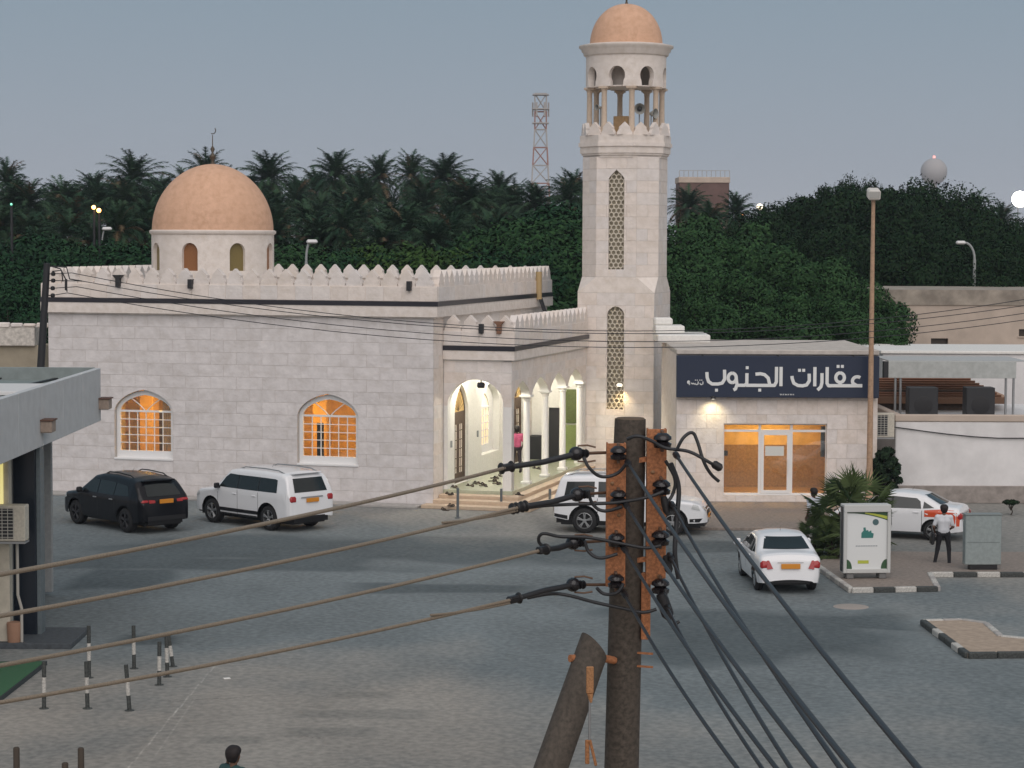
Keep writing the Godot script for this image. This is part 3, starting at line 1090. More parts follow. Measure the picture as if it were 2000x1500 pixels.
func minaret():
	var c := Vector2(3.66, -13.52)           # its axis in the mosque's own frame
	var h := thing("minaret", "tall pale stone minaret with lattice windows, columned gallery and orange dome", "minaret", corner + Basis(Vector3.UP, TURN) * Vector3(c.x, 0, c.y), TURN)
	var s := 1.525
	var g := Node3D.new()
	g.name = "base"
	h.add_child(g, true)
	var lat2 := arch2(-0.34, 0.34, 2.62, 6.3, 6.64, 0.9)
	var b := mb()
	panel(b, rect2(-s, 0, s, 7.17), [lat2], 0.28, flat(move(0, 0, s)))
	b.cube(Vector3(s - 0.28, 0, -s), Vector3(s, 7.17, s - 0.28))
	b.cube(Vector3(-s, 0, -s), Vector3(-s + 0.28, 7.17, s - 0.28))
	b.cube(Vector3(-s + 0.28, 0, -s), Vector3(s - 0.28, 7.17, -s + 0.28))
	part("wall", b, M.back, g)
	stones(g, -s, 0.0, s, 7.16, [lat2], 15, 0.76, move(0, 0, s), M.stone)
	stones(g, -s, 0.0, s, 7.16, [], 15, 0.76, Transform3D(Basis(Vector3(0, 0, -1), Vector3.UP, Vector3(1, 0, 0)), Vector3(s, 0, 0)), M.stone)
	stones(g, -s, 5.5, s, 7.16, [], 3, 0.76, Transform3D(Basis(Vector3(0, 0, 1), Vector3.UP, Vector3(-1, 0, 0)), Vector3(-s, 0, 0)), M.stone)
	part("lattice_window", lattice(-0.34, 0.34, 2.62, 6.3, 6.64, move(0, 0, s - 0.12)), nmat("s", 0.58, 0.53, 0.44, 0.12, 0.03, 4, 61, 1.0, 0.8), g)
	b = mb()
	b.cube(Vector3(-0.4, 2.5, s - 0.26), Vector3(0.4, 6.7, s - 0.22))
	part("lattice_backing", b, nmat("s", 0.40, 0.36, 0.28, 0.15, 0.03, 4, 62, 1.0, 0.8), g)
	# splayed transition from the square base to the eight-sided shaft
	var s2 := 1.522
	var ch := 0.72
	var lo := ngon(0, 0, s + 0.011, 0.0, 7.17)
	var hi := ngon(0, 0, s2 + 0.009, ch, 7.78)
	b = mb()
	for k in 8:
		var l := (k + 1) % 8
		b.quad(lo[k], lo[l], hi[l], hi[k])
	for k in range(1, 7):
		b.tri(hi[0], hi[k], hi[k + 1])
		b.tri(lo[0], lo[k], lo[k + 1])
	part("splayed_collar", b, M.trim, h)
	# shaft
	var sh := Node3D.new()
	sh.name = "shaft"
	h.add_child(sh, true)
	var y1 := 12.45
	var lat1 := arch2(-0.31, 0.31, 8.08, 11.6, 11.95, 0.2)
	hi = ngon(0, 0, s2, ch, 7.78)
	b = mb()
	panel(b, rect2(-s2 + ch, 7.78, s2 - ch, y1), [lat1], 0.25, flat(move(0, 0, s2)))
	var top := ngon(0, 0, s2, ch, y1)
	for k in 8:
		var l := (k + 1) % 8
		if absf(hi[k].z - s2) < 1e-3 and absf(hi[l].z - s2) < 1e-3:
			continue
		b.quad(hi[k], hi[l], top[l], top[k])
	part("wall", b, M.back, sh)
	for k in 8:
		var l := (k + 1) % 8
		var a: Vector3 = hi[k]
		var d: Vector3 = hi[l]
		var mid := (a + d) * 0.5
		var z := Vector3(mid.x, 0, mid.z).normalized()
		if z.z < -0.3:
			continue
		var w := a.distance_to(d)
		var hl := []
		if z.z > 0.99:
			hl = [lat1]
		stones(sh, -w * 0.5, 7.79, w * 0.5, y1, hl, 10, maxf(w * 0.5, 0.7), Transform3D(Basis(Vector3.UP.cross(z), Vector3.UP, z), Vector3(mid.x, 0, mid.z)), M.stone)
	part("lattice_window", lattice(-0.31, 0.31, 8.08, 11.6, 11.95, move(0, 0, s2 - 0.1)), nmat("s", 0.58, 0.53, 0.44, 0.12, 0.03, 4, 61, 1.0, 0.8), sh)
	b = mb()
	b.cube(Vector3(-0.36, 8.0, s2 - 0.24), Vector3(0.36, 12.0, s2 - 0.2))
	part("lattice_backing", b, nmat("s", 0.40, 0.36, 0.28, 0.15, 0.03, 4, 62, 1.0, 0.8), sh)
	# gallery ring
	var ga := Node3D.new()
	ga.name = "gallery"
	h.add_child(ga, true)
	b = mb()
	var ring := [[12.42, 12.52, 1.56], [12.52, 12.60, 1.62], [12.60, 12.86, 1.67], [12.86, 13.02, 1.73], [13.02, 13.30, 1.68]]
	for q in ring:
		var r8: float = q[2] / cos(PI / 8.0)
		b.lathe([Vector2(0, q[0]), Vector2(r8, q[0]), Vector2(r8, q[1]), Vector2(0, q[1])], 8, Transform3D(), PI / 8.0, 0.99)
	var b2 := mb()
	b2.v = b.v
	b2.n = b.n
	b2.smooth(10.0)
	part("floor_ring", b2, M.trim, ga)
	var mm := merlon_mesh(0.60, 0.50, 0.16)
	for k in 16:
		var a := (k + 0.5) * TAU / 16.0
		var f8 := PI / 8.0
		var fa := fposmod(a, 2 * f8) - f8
		var rr := 1.59 / cos(fa)
		part("merlon", mm, M.stone[k % 5], ga, Transform3D(Basis(Vector3.UP, a - fa), Vector3(sin(a) * rr, 13.3, cos(a) * rr)))
	# columns and the arched drum above
	var RD := 1.58
	for k in 8:
		var a := k * TAU / 8.0 + 0.385
		var cn := Node3D.new()
		cn.name = "column"
		ga.add_child(cn, true)
		cn.position = Vector3(sin(a) * 1.44, 13.3, cos(a) * 1.44)
		b = mb()
		b.lathe([Vector2(0.17, 0.0), Vector2(0.17, 0.12), Vector2(0.12, 0.2), Vector2(0.105, 1.62), Vector2(0.12, 1.68), Vector2(0.11, 1.72), Vector2(0.18, 1.80)], 14)
		b.cube(Vector3(-0.19, 1.80, -0.19), Vector3(0.19, 1.88, 0.19))
		part("column_body", b, nmat("s", 0.52, 0.42, 0.33, 0.12, 0.03, 4, 63, 1.0, 0.7), ga, cn.transform)
		cn.free()
	var dr := Node3D.new()
	dr.name = "arched_drum"
	h.add_child(dr, true)
	var arches := []
	for k in 8:
		var a := (k + 0.5) * TAU / 8.0 - PI
		# horseshoe head: wider above the springing than between the capitals
		var p := PackedVector2Array([Vector2(a * RD - 0.24, 15.1), Vector2(a * RD + 0.24, 15.1)])
		for j in 15:
			var e := -0.62 + (PI + 1.24) * j / 14.0
			p.append(Vector2(a * RD + 0.325 * cos(e), 15.60 + 0.36 * sin(e)))
		arches.append(p)
	var cuts := []
	for k in range(1, 64):
		cuts.append((k / 64.0 - 0.5) * TAU * RD)
	b = mb()
	panel(b, rect2(-PI * RD, 15.18, PI * RD, 16.44), arches, 0.24, round_map(Transform3D(Basis(Vector3.UP, 0.385 + PI), Vector3()), RD), cuts)
	b.smooth(20.0)
	part("wall", b, M.trim, dr)
	b = mb()
	b.lathe([Vector2(0, 16.40), Vector2(1.60, 16.40), Vector2(1.68, 16.46), Vector2(1.68, 16.54), Vector2(1.76, 16.60), Vector2(1.76, 16.68), Vector2(1.86, 16.74), Vector2(1.86, 16.82), Vector2(1.62, 16.87), Vector2(0, 16.88)], 48)
	part("ring_cornice", b, M.trim, dr)
	var dm := Node3D.new()
	dm.name = "dome"
	h.add_child(dm, true)
	b = mb()
	var pr := []
	for k in 21:
		var a := k / 20.0 * PI * 0.5
		pr.append(Vector2(1.43 * pow(cos(a), 0.95) if k < 20 else 0.0, 16.86 + 1.62 * sin(a)))
	b.lathe(pr, 48, Transform3D(), 0.0, 0.2)
	part("shell", b, M.dome, dm)
	b = mb()
	b.lathe([Vector2(0, 18.45), Vector2(0.07, 18.46), Vector2(0.03, 18.6), Vector2(0.09, 18.72), Vector2(0.02, 18.85), Vector2(0.015, 19.3), Vector2(0, 19.31)], 10)
	part("finial", b, mat(0.10, 0.08, 0.06, 0.5, 0.5), dm)
	b = mb()
	b.lathe([Vector2(0.0, 15.19), Vector2(1.345, 15.19), Vector2(1.345, 15.23), Vector2(0.6, 15.23), Vector2(0.6, 16.41)], 40)
	part("inner_core", b, M.trim, dr)
	# inner newel of the gallery
	b = mb()
	b.cube(Vector3(-0.5, 13.3, -0.6), Vector3(0.1, 14.1, 0.0), 0.02)
	part("stair_hatch", b, nmat("s", 0.42, 0.28, 0.15, 0.15, 0.03, 4, 64, 1.0, 0.8), h)
	# loudspeakers between the columns
	for q in [[1249, 213, 0.22, 0.0], [1274, 222, 0.2, 1.0], [1171, 210, 0.12, -0.9]]:
		var p := zp(q[0], q[1], h.position.z + 1.1)
		var n := Vector3(0, 0, 1).rotated(Vector3.UP, q[3])
		var r: float = q[2]
		var ls := thing("horn_loudspeaker", ["grey horn loudspeaker facing the yard from the minaret gallery", "grey horn loudspeaker turned aside in the minaret gallery", "small dark horn loudspeaker between two gallery columns"][[1249, 1274, 1171].find(q[0])], "loudspeaker", p, q[3])
		b = mb()
		b.lathe([Vector2(r, 0.16), Vector2(r * 0.98, 0.15), Vector2(r * 0.45, -0.02), Vector2(r * 0.3, -0.1), Vector2(0, -0.1)], 20, Transform3D(Basis(Vector3(1, 0, 0), PI * 0.5), Vector3()))
		part("horn", b, mat(0.30, 0.30, 0.28, 0.5), ls)
		b = mb()
		b.lathe([Vector2(0, 0.06), Vector2(r * 0.32, 0.04), Vector2(r * 0.4, -0.05)], 14, Transform3D(Basis(Vector3(1, 0, 0), PI * 0.5), Vector3()))
		part("driver", b, M.dark, ls)
		b = mb()
		b.tube([Vector3(0, -r * 0.4, -0.05), Vector3(0, 13.3 + 0.02 - p.y, -0.05)], [0.025], 6)
		part("stand", b, M.steel, ls)
	# lamp that lights the foot of the lower lattice
	var lp := zp(1210, 752, h.position.z + s + 0.3)
	var ll := thing("wall_lamp", "small bright lamp on the lower lattice window of the minaret", "lamp", lp, TURN)
	b = mb()
	b.box(Transform3D(), Vector3(0.2, 0.1, 0.12), 0.02)
	part("bulb_head", b, lamp_mat(1.0, 0.9, 0.7, 2.2), ll)
	b = mb()
	b.bar(Vector3(0, 0.02, -0.05), Vector3(0, 0.05, -0.36), 0.03, 0.03)
	part("bracket", b, M.dark, ll)
	var so := SpotLight3D.new()
	so.name = "lamp_light"
	so.light_color = Color(1.0, 0.88, 0.66)
	so.light_energy = 1.5
	so.light_size = 0.06
	so.spot_angle = 50.0
	so.spot_range = 12.0
	so.spot_attenuation = 2.0
	so.shadow_enabled = true
	so.position = Vector3(0, -0.08, 0.0)
	so.rotation = Vector3(-PI * 0.5 + 0.55, PI, 0)
	so.rotation = Vector3(-1.25, 0, 0)
	ll.add_child(so)

# ------------------------------------------------------------------ shop
func stroke(parent: Node, called: String, pts: Array, w: float, m: Material, o: Transform3D, zoff: float, butt := true):
	var pl := PackedVector2Array()
	for p in pts:
		pl.append(p)
	for poly in Geometry2D.offset_polyline(pl, w * 0.5, Geometry2D.JOIN_ROUND, Geometry2D.END_BUTT if butt else Geometry2D.END_ROUND):
		if not Geometry2D.is_polygon_clockwise(poly):
			var b := mb()
			b.ext(poly, zoff, -0.01, flat(o))
			part(called, b, m, parent)
func arc(cx: float, cy: float, rx: float, ry: float, a0: float, a1: float, n := 10) -> Array:
	var p := []
	for i in n + 1:
		var a := lerpf(a0, a1, float(i) / n)
		p.append(Vector2(cx + rx * cos(a), cy + ry * sin(a)))
	return p
func shop():
	var zf := -79.3
	var xl := zp(1321, 800, zf).x
	var xr := zp(1714, 800, zf).x
	var h := thing("corner_shop", "flat-roofed stone shop with a lit glazed front beside the minaret", "shop", Vector3(0, 0, zf))
	var gl := [zp(1412, 967, zf), zp(1615, 828, zf)]
	var op := rect2(gl[0].x, gl[0].y, gl[1].x, gl[1].y)
	var D := 8.0
	var b := mb()
	panel(b, rect2(xl, 0, xr, 5.25), [op], 0.3, flat(Transform3D()))
	part("front_wall", b, M.back, h)
	stones(h, xl, 0.1, xr, 5.2, [op], 10, 0.72, Transform3D(), M.stone)
	b = mb()
	b.cube(Vector3(xl, 0, -D), Vector3(xl + 0.3, 5.25, -0.3))
	b.cube(Vector3(xr - 0.3, 0, -D), Vector3(xr, 5.25, -0.3))
	b.cube(Vector3(xl + 0.3, 0, -D), Vector3(xr - 0.3, 5.25, -D + 0.3))
	part("walls", b, M.trim, h)
	b = mb()
	b.cube(Vector3(xl - 0.02, 5.26, -D - 0.05), Vector3(xr + 0.02, 5.42, 0.12), 0.02)
	part("roof", b, M.roofing, h)
	# stepped parapet at the minaret end
	b = mb()
	b.cube(Vector3(xl - 0.35, 5.42, -D), Vector3(xl + 1.6, 5.72, -D + 3.0), 0.03)
	b.cube(Vector3(xl - 0.35, 5.72, -D), Vector3(xl + 0.75, 6.0, -D + 1.6), 0.03)
	b.cube(Vector3(xl - 0.35, 6.0, -D), Vector3(xl + 0.35, 6.28, -D + 0.9), 0.06)
	part("stepped_parapet", b, M.white, h)
	# interior
	var ix0: float = gl[0].x - 0.5
	var ix1: float = gl[1].x + 0.5
	b = mb()
	b.cube(Vector3(ix0, 1.75, -4.2), Vector3(ix1, 3.4, -4.0))
	b.cube(Vector3(ix0 - 0.1, 0.1, -4.2), Vector3(ix0, 3.4, -0.31))
	b.cube(Vector3(ix1, 0.1, -4.2), Vector3(ix1 + 0.1, 3.4, -0.31))
	b.cube(Vector3(ix0, 3.4, -4.2), Vector3(ix1, 3.5, -0.31))
	part("inner_walls", b, nmat("s", 0.58, 0.41, 0.17, 0.12, 0.02, 4, 72, 0.4, 0.8), h)
	b = mb()
	b.cube(Vector3(ix0, 0.1, -4.15), Vector3(ix1, 1.75, -3.95))
	b.cube(Vector3(ix0, 0.1, -3.95), Vector3(ix1, 0.2, -0.31))
	part("inner_dado", b, nmat("s", 0.22, 0.135, 0.06, 0.25, 0.03, 4, 71, 1.0, 0.6), h)
	var il := thing("shop_ceiling_lamp", "warm ceiling lamp inside the glazed shop front", "lamp", Vector3((ix0 + ix1) * 0.5, 3.28, zf - 2.2))
	b = mb()
	b.cube(Vector3(-0.6, 0.06, -0.1), Vector3(0.6, 0.12, 0.1))
	part("base", b, M.bright, il)
	b = mb()
	b.cube(Vector3(-0.55, 0.0, -0.08), Vector3(0.55, 0.06, 0.08), 0.01)
	part("tube", b, lamp_mat(1.0, 0.8, 0.5, 4.0), il)
	var al := AreaLight3D.new()
	al.name = "lamp_light"
	al.area_size = Vector2(1.1, 0.16)
	al.light_color = Color(1.0, 0.80, 0.46)
	al.light_energy = 14.0
	al.position = Vector3(0, -0.03, 0)
	al.rotation.x = -PI * 0.5
	al.shadow_enabled = true
	il.add_child(al)
	# glazing: two side lights and a door under a transom
	var ty := zp(1500, 842, zf).y
	var xs := [zp(1412, 900, zf).x, zp(1484, 900, zf).x, zp(1546, 900, zf).x, zp(1615, 900, zf).x]
	var y0: float = gl[0].y
	var y1: float = gl[1].y
	b = mb()
	var fz := -0.12
	b.cube(Vector3(xs[0] - 0.02, y0, fz - 0.05), Vector3(xs[3] + 0.02, y0 + 0.07, fz))
	b.cube(Vector3(xs[0] - 0.02, y1 - 0.05, fz - 0.052), Vector3(xs[3] + 0.02, y1 + 0.02, fz - 0.002))
	b.cube(Vector3(xs[0], ty - 0.04, fz - 0.048), Vector3(xs[3], ty + 0.04, fz + 0.002))
	for i in 4:
		b.cube(Vector3(xs[i] - 0.045, y0 + 0.01, fz - 0.054), Vector3(xs[i] + 0.045, y1, fz + 0.004))
	part("window_frame", b, M.frame, h)
	for i in 3:
		b = mb()
		b.cube(Vector3(xs[i] + 0.045, ty + 0.04, fz - 0.03), Vector3(xs[i + 1] - 0.045, y1 - 0.05, fz - 0.024))
		part("transom_pane", b, glass(0.04), h)
		if i != 1:
			b = mb()
			b.cube(Vector3(xs[i] + 0.045, y0 + 0.07, fz - 0.03), Vector3(xs[i + 1] - 0.045, ty - 0.04, fz - 0.024))
			part("shop_pane", b, glass(0.04), h)
	var door := Node3D.new()
	door.name = "door"
	h.add_child(door, true)
	b = mb()
	panel(b, rect2(xs[1] + 0.05, y0 + 0.07, xs[2] - 0.05, ty - 0.045), [rect2(xs[1] + 0.15, y0 + 0.17, xs[2] - 0.15, ty - 0.15)], 0.045, flat(move(0, 0, fz + 0.02)))
	part("door_frame", b, M.frame, door)
	b = mb()
	b.cube(Vector3(xs[1] + 0.15, y0 + 0.17, fz - 0.01), Vector3(xs[2] - 0.15, ty - 0.15, fz - 0.004))
	part("door_pane", b, glass(0.04), door)
	b = mb()
	b.tube([Vector3(xs[2] - 0.12, 1.1, fz + 0.03), Vector3(xs[2] - 0.12, 1.1, fz + 0.09), Vector3(xs[2] - 0.12, 1.6, fz + 0.09), Vector3(xs[2] - 0.12, 1.6, fz + 0.03)], [0.014], 6)
	part("handle", b, M.frame, door)
	var nt := [zp(1495, 891, zf), zp(1532, 872, zf)]
	b = mb()
	b.cube(Vector3(nt[0].x, nt[0].y, fz - 0.003), Vector3(nt[1].x, nt[1].y, fz + 0.003))
	var paper := single("paper_notice", b, mat(0.62, 0.63, 0.60, 0.8), "white paper notice stuck inside the glass of the shop door", "notice", Vector3(0, 0, zf))
	b = mb()
	b.cube(Vector3(xs[3] - 0.19, zp(1500, 893, zf).y, fz - 0.2), Vector3(xs[3] - 0.05, y1 - 0.1, fz - 0.07))
	part("roller_blind", b, M.dark, h)
	b = mb()
	var sb := zp(1415, 886, zf)
	b.cube(sb + Vector3(0, -0.09, -zf + fz - 0.15), sb + Vector3(0.13, 0.09, -zf + fz - 0.035))
	part("card_reader", b, M.dark, h)
	# sign board
	var sg := [zp(1321, 776, zf + 0.35), zp(1718, 696, zf + 0.35)]
	var s := thing("shop_sign", "long navy sign board with white Arabic lettering above the shop front", "sign", Vector3(0, 0, zf))
	b = mb()
	b.cube(Vector3(sg[0].x, sg[0].y, 0.06), Vector3(sg[1].x, sg[1].y, 0.34), 0.015)
	part("board", b, mat(0.016, 0.026, 0.055, 0.35), s)
	b = mb()
	for k in 3:
		var x := lerpf(sg[0].x + 0.9, sg[1].x - 0.9, k / 2.0)
		b.bar(Vector3(x, sg[1].y, 0.02), Vector3(x, sg[1].y, 0.36), 0.05, 0.05)
		b.bar(Vector3(x, sg[0].y + 0.3, 0.0), Vector3(x, sg[0].y + 0.3, 0.1), 0.05, 0.05)
	part("brackets", b, M.dark, s)
	var white := mat(0.72, 0.74, 0.74, 0.5)
	# lettering drawn in the units of an enlarged view of the board: 4.285 units to a picture pixel
	var k: float = (sg[1].x - sg[0].x) / (397.0 * 4.285)
	var ot := Transform3D(Basis(Vector3(k, 0, 0), Vector3(0, -k, 0), Vector3(0, 0, 1)), Vector3(sg[0].x - 176.0 * k, sg[1].y + 282.0 * k, 0.342))
	var W := 27.0
	var zo := 0.018
	var L := [
		arc(1692, 492, 40, 38, -0.9, -PI * 1.5 + 1.1, 12) + [Vector2(1690, 529), Vector2(1735, 529)],
		[Vector2(1735, 530), Vector2(1450, 530)],
		arc(1548, 462, 36, 40, PI * 0.5, -PI * 0.5, 10), arc(1548, 462, 36, 40, PI * 0.5, PI * 1.5, 10), [Vector2(1548, 495), Vector2(1548, 530)],
		[Vector2(1439, 374), Vector2(1439, 510), Vector2(1452, 531), Vector2(1475, 531)],
		[Vector2(1396, 425), Vector2(1396, 505), Vector2(1388, 540), Vector2(1360, 568)],
		[Vector2(1336, 374), Vector2(1336, 536)],
		[Vector2(1288, 430), Vector2(1290, 490), Vector2(1268, 525), Vector2(1235, 532), Vector2(1195, 530), Vector2(1160, 510), Vector2(1146, 470), Vector2(1144, 450)],
		[Vector2(1052, 374), Vector2(1052, 536)],
		[Vector2(1014, 374), Vector2(1014, 500), Vector2(998, 530), Vector2(760, 530)],
		[Vector2(838, 436), Vector2(880, 432), Vector2(915, 440), Vector2(945, 468), Vector2(960, 530)],
		[Vector2(766, 428), Vector2(766, 515), Vector2(748, 530), Vector2(680, 530)],
		arc(643, 468, 34, 40, PI * 0.5, -PI * 0.5, 10), arc(643, 468, 34, 40, PI * 0.5, PI * 1.5, 10), [Vector2(676, 470), Vector2(684, 525), Vector2(672, 560), Vector2(655, 570)],
		[Vector2(578, 400), Vector2(580, 478), Vector2(560, 512), Vector2(525, 520), Vector2(475, 520), Vector2(445, 500), Vector2(433, 465), Vector2(430, 420)],
	]
	for i in L.size():
		stroke(s, "letter", L[i], W, white, ot, zo + 0.0012 * (i % 5))
	for d in [[1530, 368], [1566, 368], [1207, 402], [1242, 402], [875, 570], [768, 382], [512, 572]]:
		stroke(s, "letter_dot", [Vector2(d[0] - 12, d[1]), Vector2(d[0] + 12, d[1])], 25, white, ot, zo)
	# small company suffix and the number line at the foot
	for q in [arc(385, 512, 12, 14, 0.2, PI, 6), [Vector2(398, 500), Vector2(398, 524)], arc(345, 512, 12, 14, 0.2, PI, 6), [Vector2(358, 500), Vector2(358, 524)], arc(328, 512, 8, 10, 0.2, PI, 5), arc(278, 506, 10, 11, 0.0, PI * 1.9, 8), [Vector2(288, 506), Vector2(284, 530)], arc(310, 510, 8, 10, 0.2, PI, 5)]:
		stroke(s, "small_letter", q, 8, white, ot, zo)
	for q in [[372, 488], [388, 488], [335, 488], [350, 488]]:
		stroke(s, "small_letter", [Vector2(q[0] - 4, q[1]), Vector2(q[0] + 4, q[1])], 8, white, ot, zo)
	for i in 9:
		stroke(s, "number", [Vector2(1046 + i * 14, 601), Vector2(1046 + i * 14 + (3 if i % 3 else 8), 611)], 5.5, white, ot, zo)
	# lamp under the sign that washes the wall
	var lp := zp(1393, 779, zf + 0.45)
	var l := thing("sign_downlight", "small downlight under the sign washing the shop wall", "lamp", lp)
	b = mb()
	b.lathe([Vector2(0.0, 0.10), Vector2(0.07, 0.10), Vector2(0.09, 0.0)], 14)
	part("housing", b, M.dark, l)
	b = mb()
	b.lathe([Vector2(0.085, 0.01), Vector2(0.05, -0.01), Vector2(0.0, -0.015)], 14)
	part("lens", b, lamp_mat(1.0, 0.93, 0.75, 2.0), l)
	var so := SpotLight3D.new()
	so.name = "lamp_light"
	so.light_color = Color(1.0, 0.93, 0.74)
	so.light_energy = 1.1
	so.light_size = 0.05
	so.spot_angle = 58.0
	so.spot_angle_attenuation = 1.0
	so.spot_range = 12.0
	so.spot_attenuation = 2.0
	so.shadow_enabled = true
	so.position = Vector3(0, -0.04, 0)
	so.rotation.x = -1.1
	l.add_child(so)
	# split unit hung on the far side wall
	ac_unit("white air conditioner hung on the shop side wall above the taxi", Vector3(xr + 0.34, 2.35, zf - 0.3), 0.0, 0.62, 0.85, 0.35, xr - 0.05)

func ac_unit(label: String, at: Vector3, turn: float, w: float, hh: float, d: float, wall_x := INF):
	var a := thing("air_conditioner", label, "air conditioner", at, turn)
	var b := mb()
	b.cube(Vector3(-w * 0.5, 0, -d), Vector3(w * 0.5, hh, 0), 0.02)
	part("casing", b, nmat("s", 0.50, 0.47, 0.40, 0.12, 0.03, 4, 73, 1.2, 0.6), a)
	b = mb()
	b.cube(Vector3(-w * 0.46, hh * 0.08, 0.0), Vector3(w * 0.12, hh * 0.92, 0.012))
	part("fan_opening", b, M.dark, a)
	b = mb()
	for i in 9:
		var y := hh * (0.12 + 0.095 * i)
		b.bar(Vector3(-w * 0.46, y, 0.018), Vector3(w * 0.12, y, 0.018), 0.014, 0.014)
	for i in 4:
		var x := w * (-0.46 + 0.19 * i)
		b.bar(Vector3(x, hh * 0.08, 0.02), Vector3(x, hh * 0.92, 0.02), 0.014, 0.014)
	part("guard_grille", b, mat(0.45, 0.44, 0.40, 0.6), a)
	b = mb()
	b.cube(Vector3(-w * 0.5, -0.05, -d), Vector3(w * 0.5, -0.005, 0.02))
	if wall_x != INF:
		b.cube(Vector3(wall_x - at.x, -0.05, -d * 0.7), Vector3(-w * 0.5, -0.006, -d * 0.3))
	part("bracket", b, M.steel, a)
	return a

# ------------------------------------------------------------------ compound at the far side of the shop
func annex():
	var zf := -80.0
	var x0 := zp(1748, 900, zf).x
	var x1 := 23.0
	var top := zp(1850, 810, zf).y
	var h := thing("compound_building", "low white-rendered building with a flat roof beyond the shop", "building", Vector3(0, 0, zf))
	var b := mb()
	b.cube(Vector3(x0, 0, -9.0), Vector3(x1, top - 0.25, 0), 0.03)
	part("wall", b, nmat("s", 0.68, 0.67, 0.67, 0.09, 0.012, 6, 81, 0.2, 0.85), h)
	b = mb()
	b.cube(Vector3(x0 - 0.05, 0.0, -0.02), Vector3(x1, 0.62, 0.06), 0.02)
	part("plinth", b, nmat("s", 0.28, 0.25, 0.23, 0.2, 0.02, 5, 82, 0.4, 0.9), h)
	b = mb()
	b.cube(Vector3(x0 - 0.03, top - 0.25, -0.25), Vector3(x1, top, 0.03), 0.03)
	b.cube(Vector3(x0 - 0.032, top - 0.252, -9.0), Vector3(x0 + 0.25, top - 0.002, -0.25), 0.03)
	part("parapet", b, M.beige, h)
	var ry := top - 0.25
	# loose cable along the wall
	b = mb()
	var pts := []
	for q in [[1745, 834], [1775, 838], [1810, 843], [1850, 848], [1900, 853], [1950, 856], [2030, 856]]:
		pts.append(zp(q[0], q[1], zf + 0.06))
	b.tube(pts, [0.022], 5)
	single("wall_cable", b, M.dark, "dark loose cable strung along the white compound wall", "cable")
	# two dark condensers standing on the roof
	for q in [[1775, 1832], [1887, 1943]]:
		var a := zp(q[0], 800, zf - 1.2)
		var c := zp(q[1], 800, zf - 1.2)
		var tp := zp(q[0], 757, zf - 1.2).y
		var o := thing("roof_condenser", "black boxy condenser on the white compound roof" + (" beneath the awning middle" if q[0] < 1800 else " near the awning end posts"), "condenser", Vector3((a.x + c.x) * 0.5, ry, zf - 1.5))
		var w := (c.x - a.x)
		b = mb()
		b.cube(Vector3(-w * 0.5, 0.1, -0.4), Vector3(w * 0.5, tp - ry, 0.3), 0.02)
		part("casing", b, M.dark, o)
		b = mb()
		b.lathe([Vector2(0, 0.31), Vector2(0.3, 0.31), Vector2(0.33, 0.305)], 20, Transform3D(Basis(Vector3(1, 0, 0), PI * 0.5), Vector3(0, 0.5, 0.0)))
		part("fan_grille", b, M.black, o)
		b = mb()
		for sx in [-1, 1]:
			b.cube(Vector3(sx * w * 0.38 - 0.05, 0, -0.4), Vector3(sx * w * 0.38 + 0.05, 0.11, 0.3))
		part("feet", b, M.steel, o)
	# awning frame with a pale fascia on thin posts
	var za := zf - 2.6
	var f0 := zp(1735, 738, za)
	var f1 := zp(1985, 706, za)
	var o := thing("awning", "pale sheet awning on thin posts above the compound roof", "awning", Vector3(0, ry, za))
	b = mb()
	b.cube(Vector3(f0.x, f0.y - ry, -0.02), Vector3(f1.x, f1.y - ry, 0.03), 0.01)
	part("fascia", b, nmat("s", 0.40, 0.42, 0.41, 0.1, 0.02, 4, 83, 0.5, 0.7), o)
	b = mb()
	b.cube(Vector3(f0.x, f1.y - ry - 0.02, -3.2), Vector3(f1.x + 0.4, f1.y - ry + 0.02, -0.02))
	part("roof_sheet", b, mat(0.42, 0.43, 0.43, 0.7), o)
	for q in [1749, 1759, 1965, 1980]:
		b = mb()
		var x := zp(q, 760, za).x
		b.tube([Vector3(x, 0, -0.05), Vector3(x, f0.y - ry + 0.1, -0.05)], [0.045], 8)
		part("post", b, M.steel, o)
	# tiled hut behind
	var zt := zf - 5.0
	var t := thing("tiled_hut", "small hut with a brown tiled roof under the awning", "hut", Vector3(0, ry, zt))
	var r0 := zp(1700, 805, zt)
	var r1 := zp(1965, 775, zt)
	b = mb()
	b.cube(Vector3(r0.x, 0, -3.5), Vector3(r1.x - 0.4, 0.75, -0.6))
	part("wall", b, M.wood, t)
	var ridge := zp(1888, 741, zt - 2.0)
	var eave := zp(1800, 782, zt)
	var rows := 9
	var n := 0
	for r in rows:
		var ya := lerpf(eave.y, ridge.y, r / float(rows)) - ry
		var za2 := lerpf(0.0, -2.0, r / float(rows))
		var xa := r0.x - 0.3
		var xb := lerpf(r1.x, ridge.x, r / float(rows))
		b = mb()
		b.bar(Vector3(xa, ya, za2 - 0.1), Vector3(xb, ya, za2 - 0.1), 0.30, 0.045, 0.01, Vector3(0, 0.62, -1).normalized())
		part("tile_course", b, nmat("s", 0.26 + 0.02 * (r % 3), 0.15, 0.095, 0.3, 0.06, 4, 84, 2.0, 0.8), t)
	b = mb()
	b.tri(Vector3(ridge.x, ridge.y - ry, -2.05), Vector3(r1.x, eave.y - ry - 0.02, -0.1), Vector3(r1.x + 0.7, eave.y - ry - 0.02, -3.6))
	b.tri(Vector3(ridge.x, ridge.y - ry, -2.05), Vector3(r1.x + 0.7, eave.y - ry - 0.02, -3.6), Vector3(r0.x - 0.3, ridge.y - ry, -2.2))
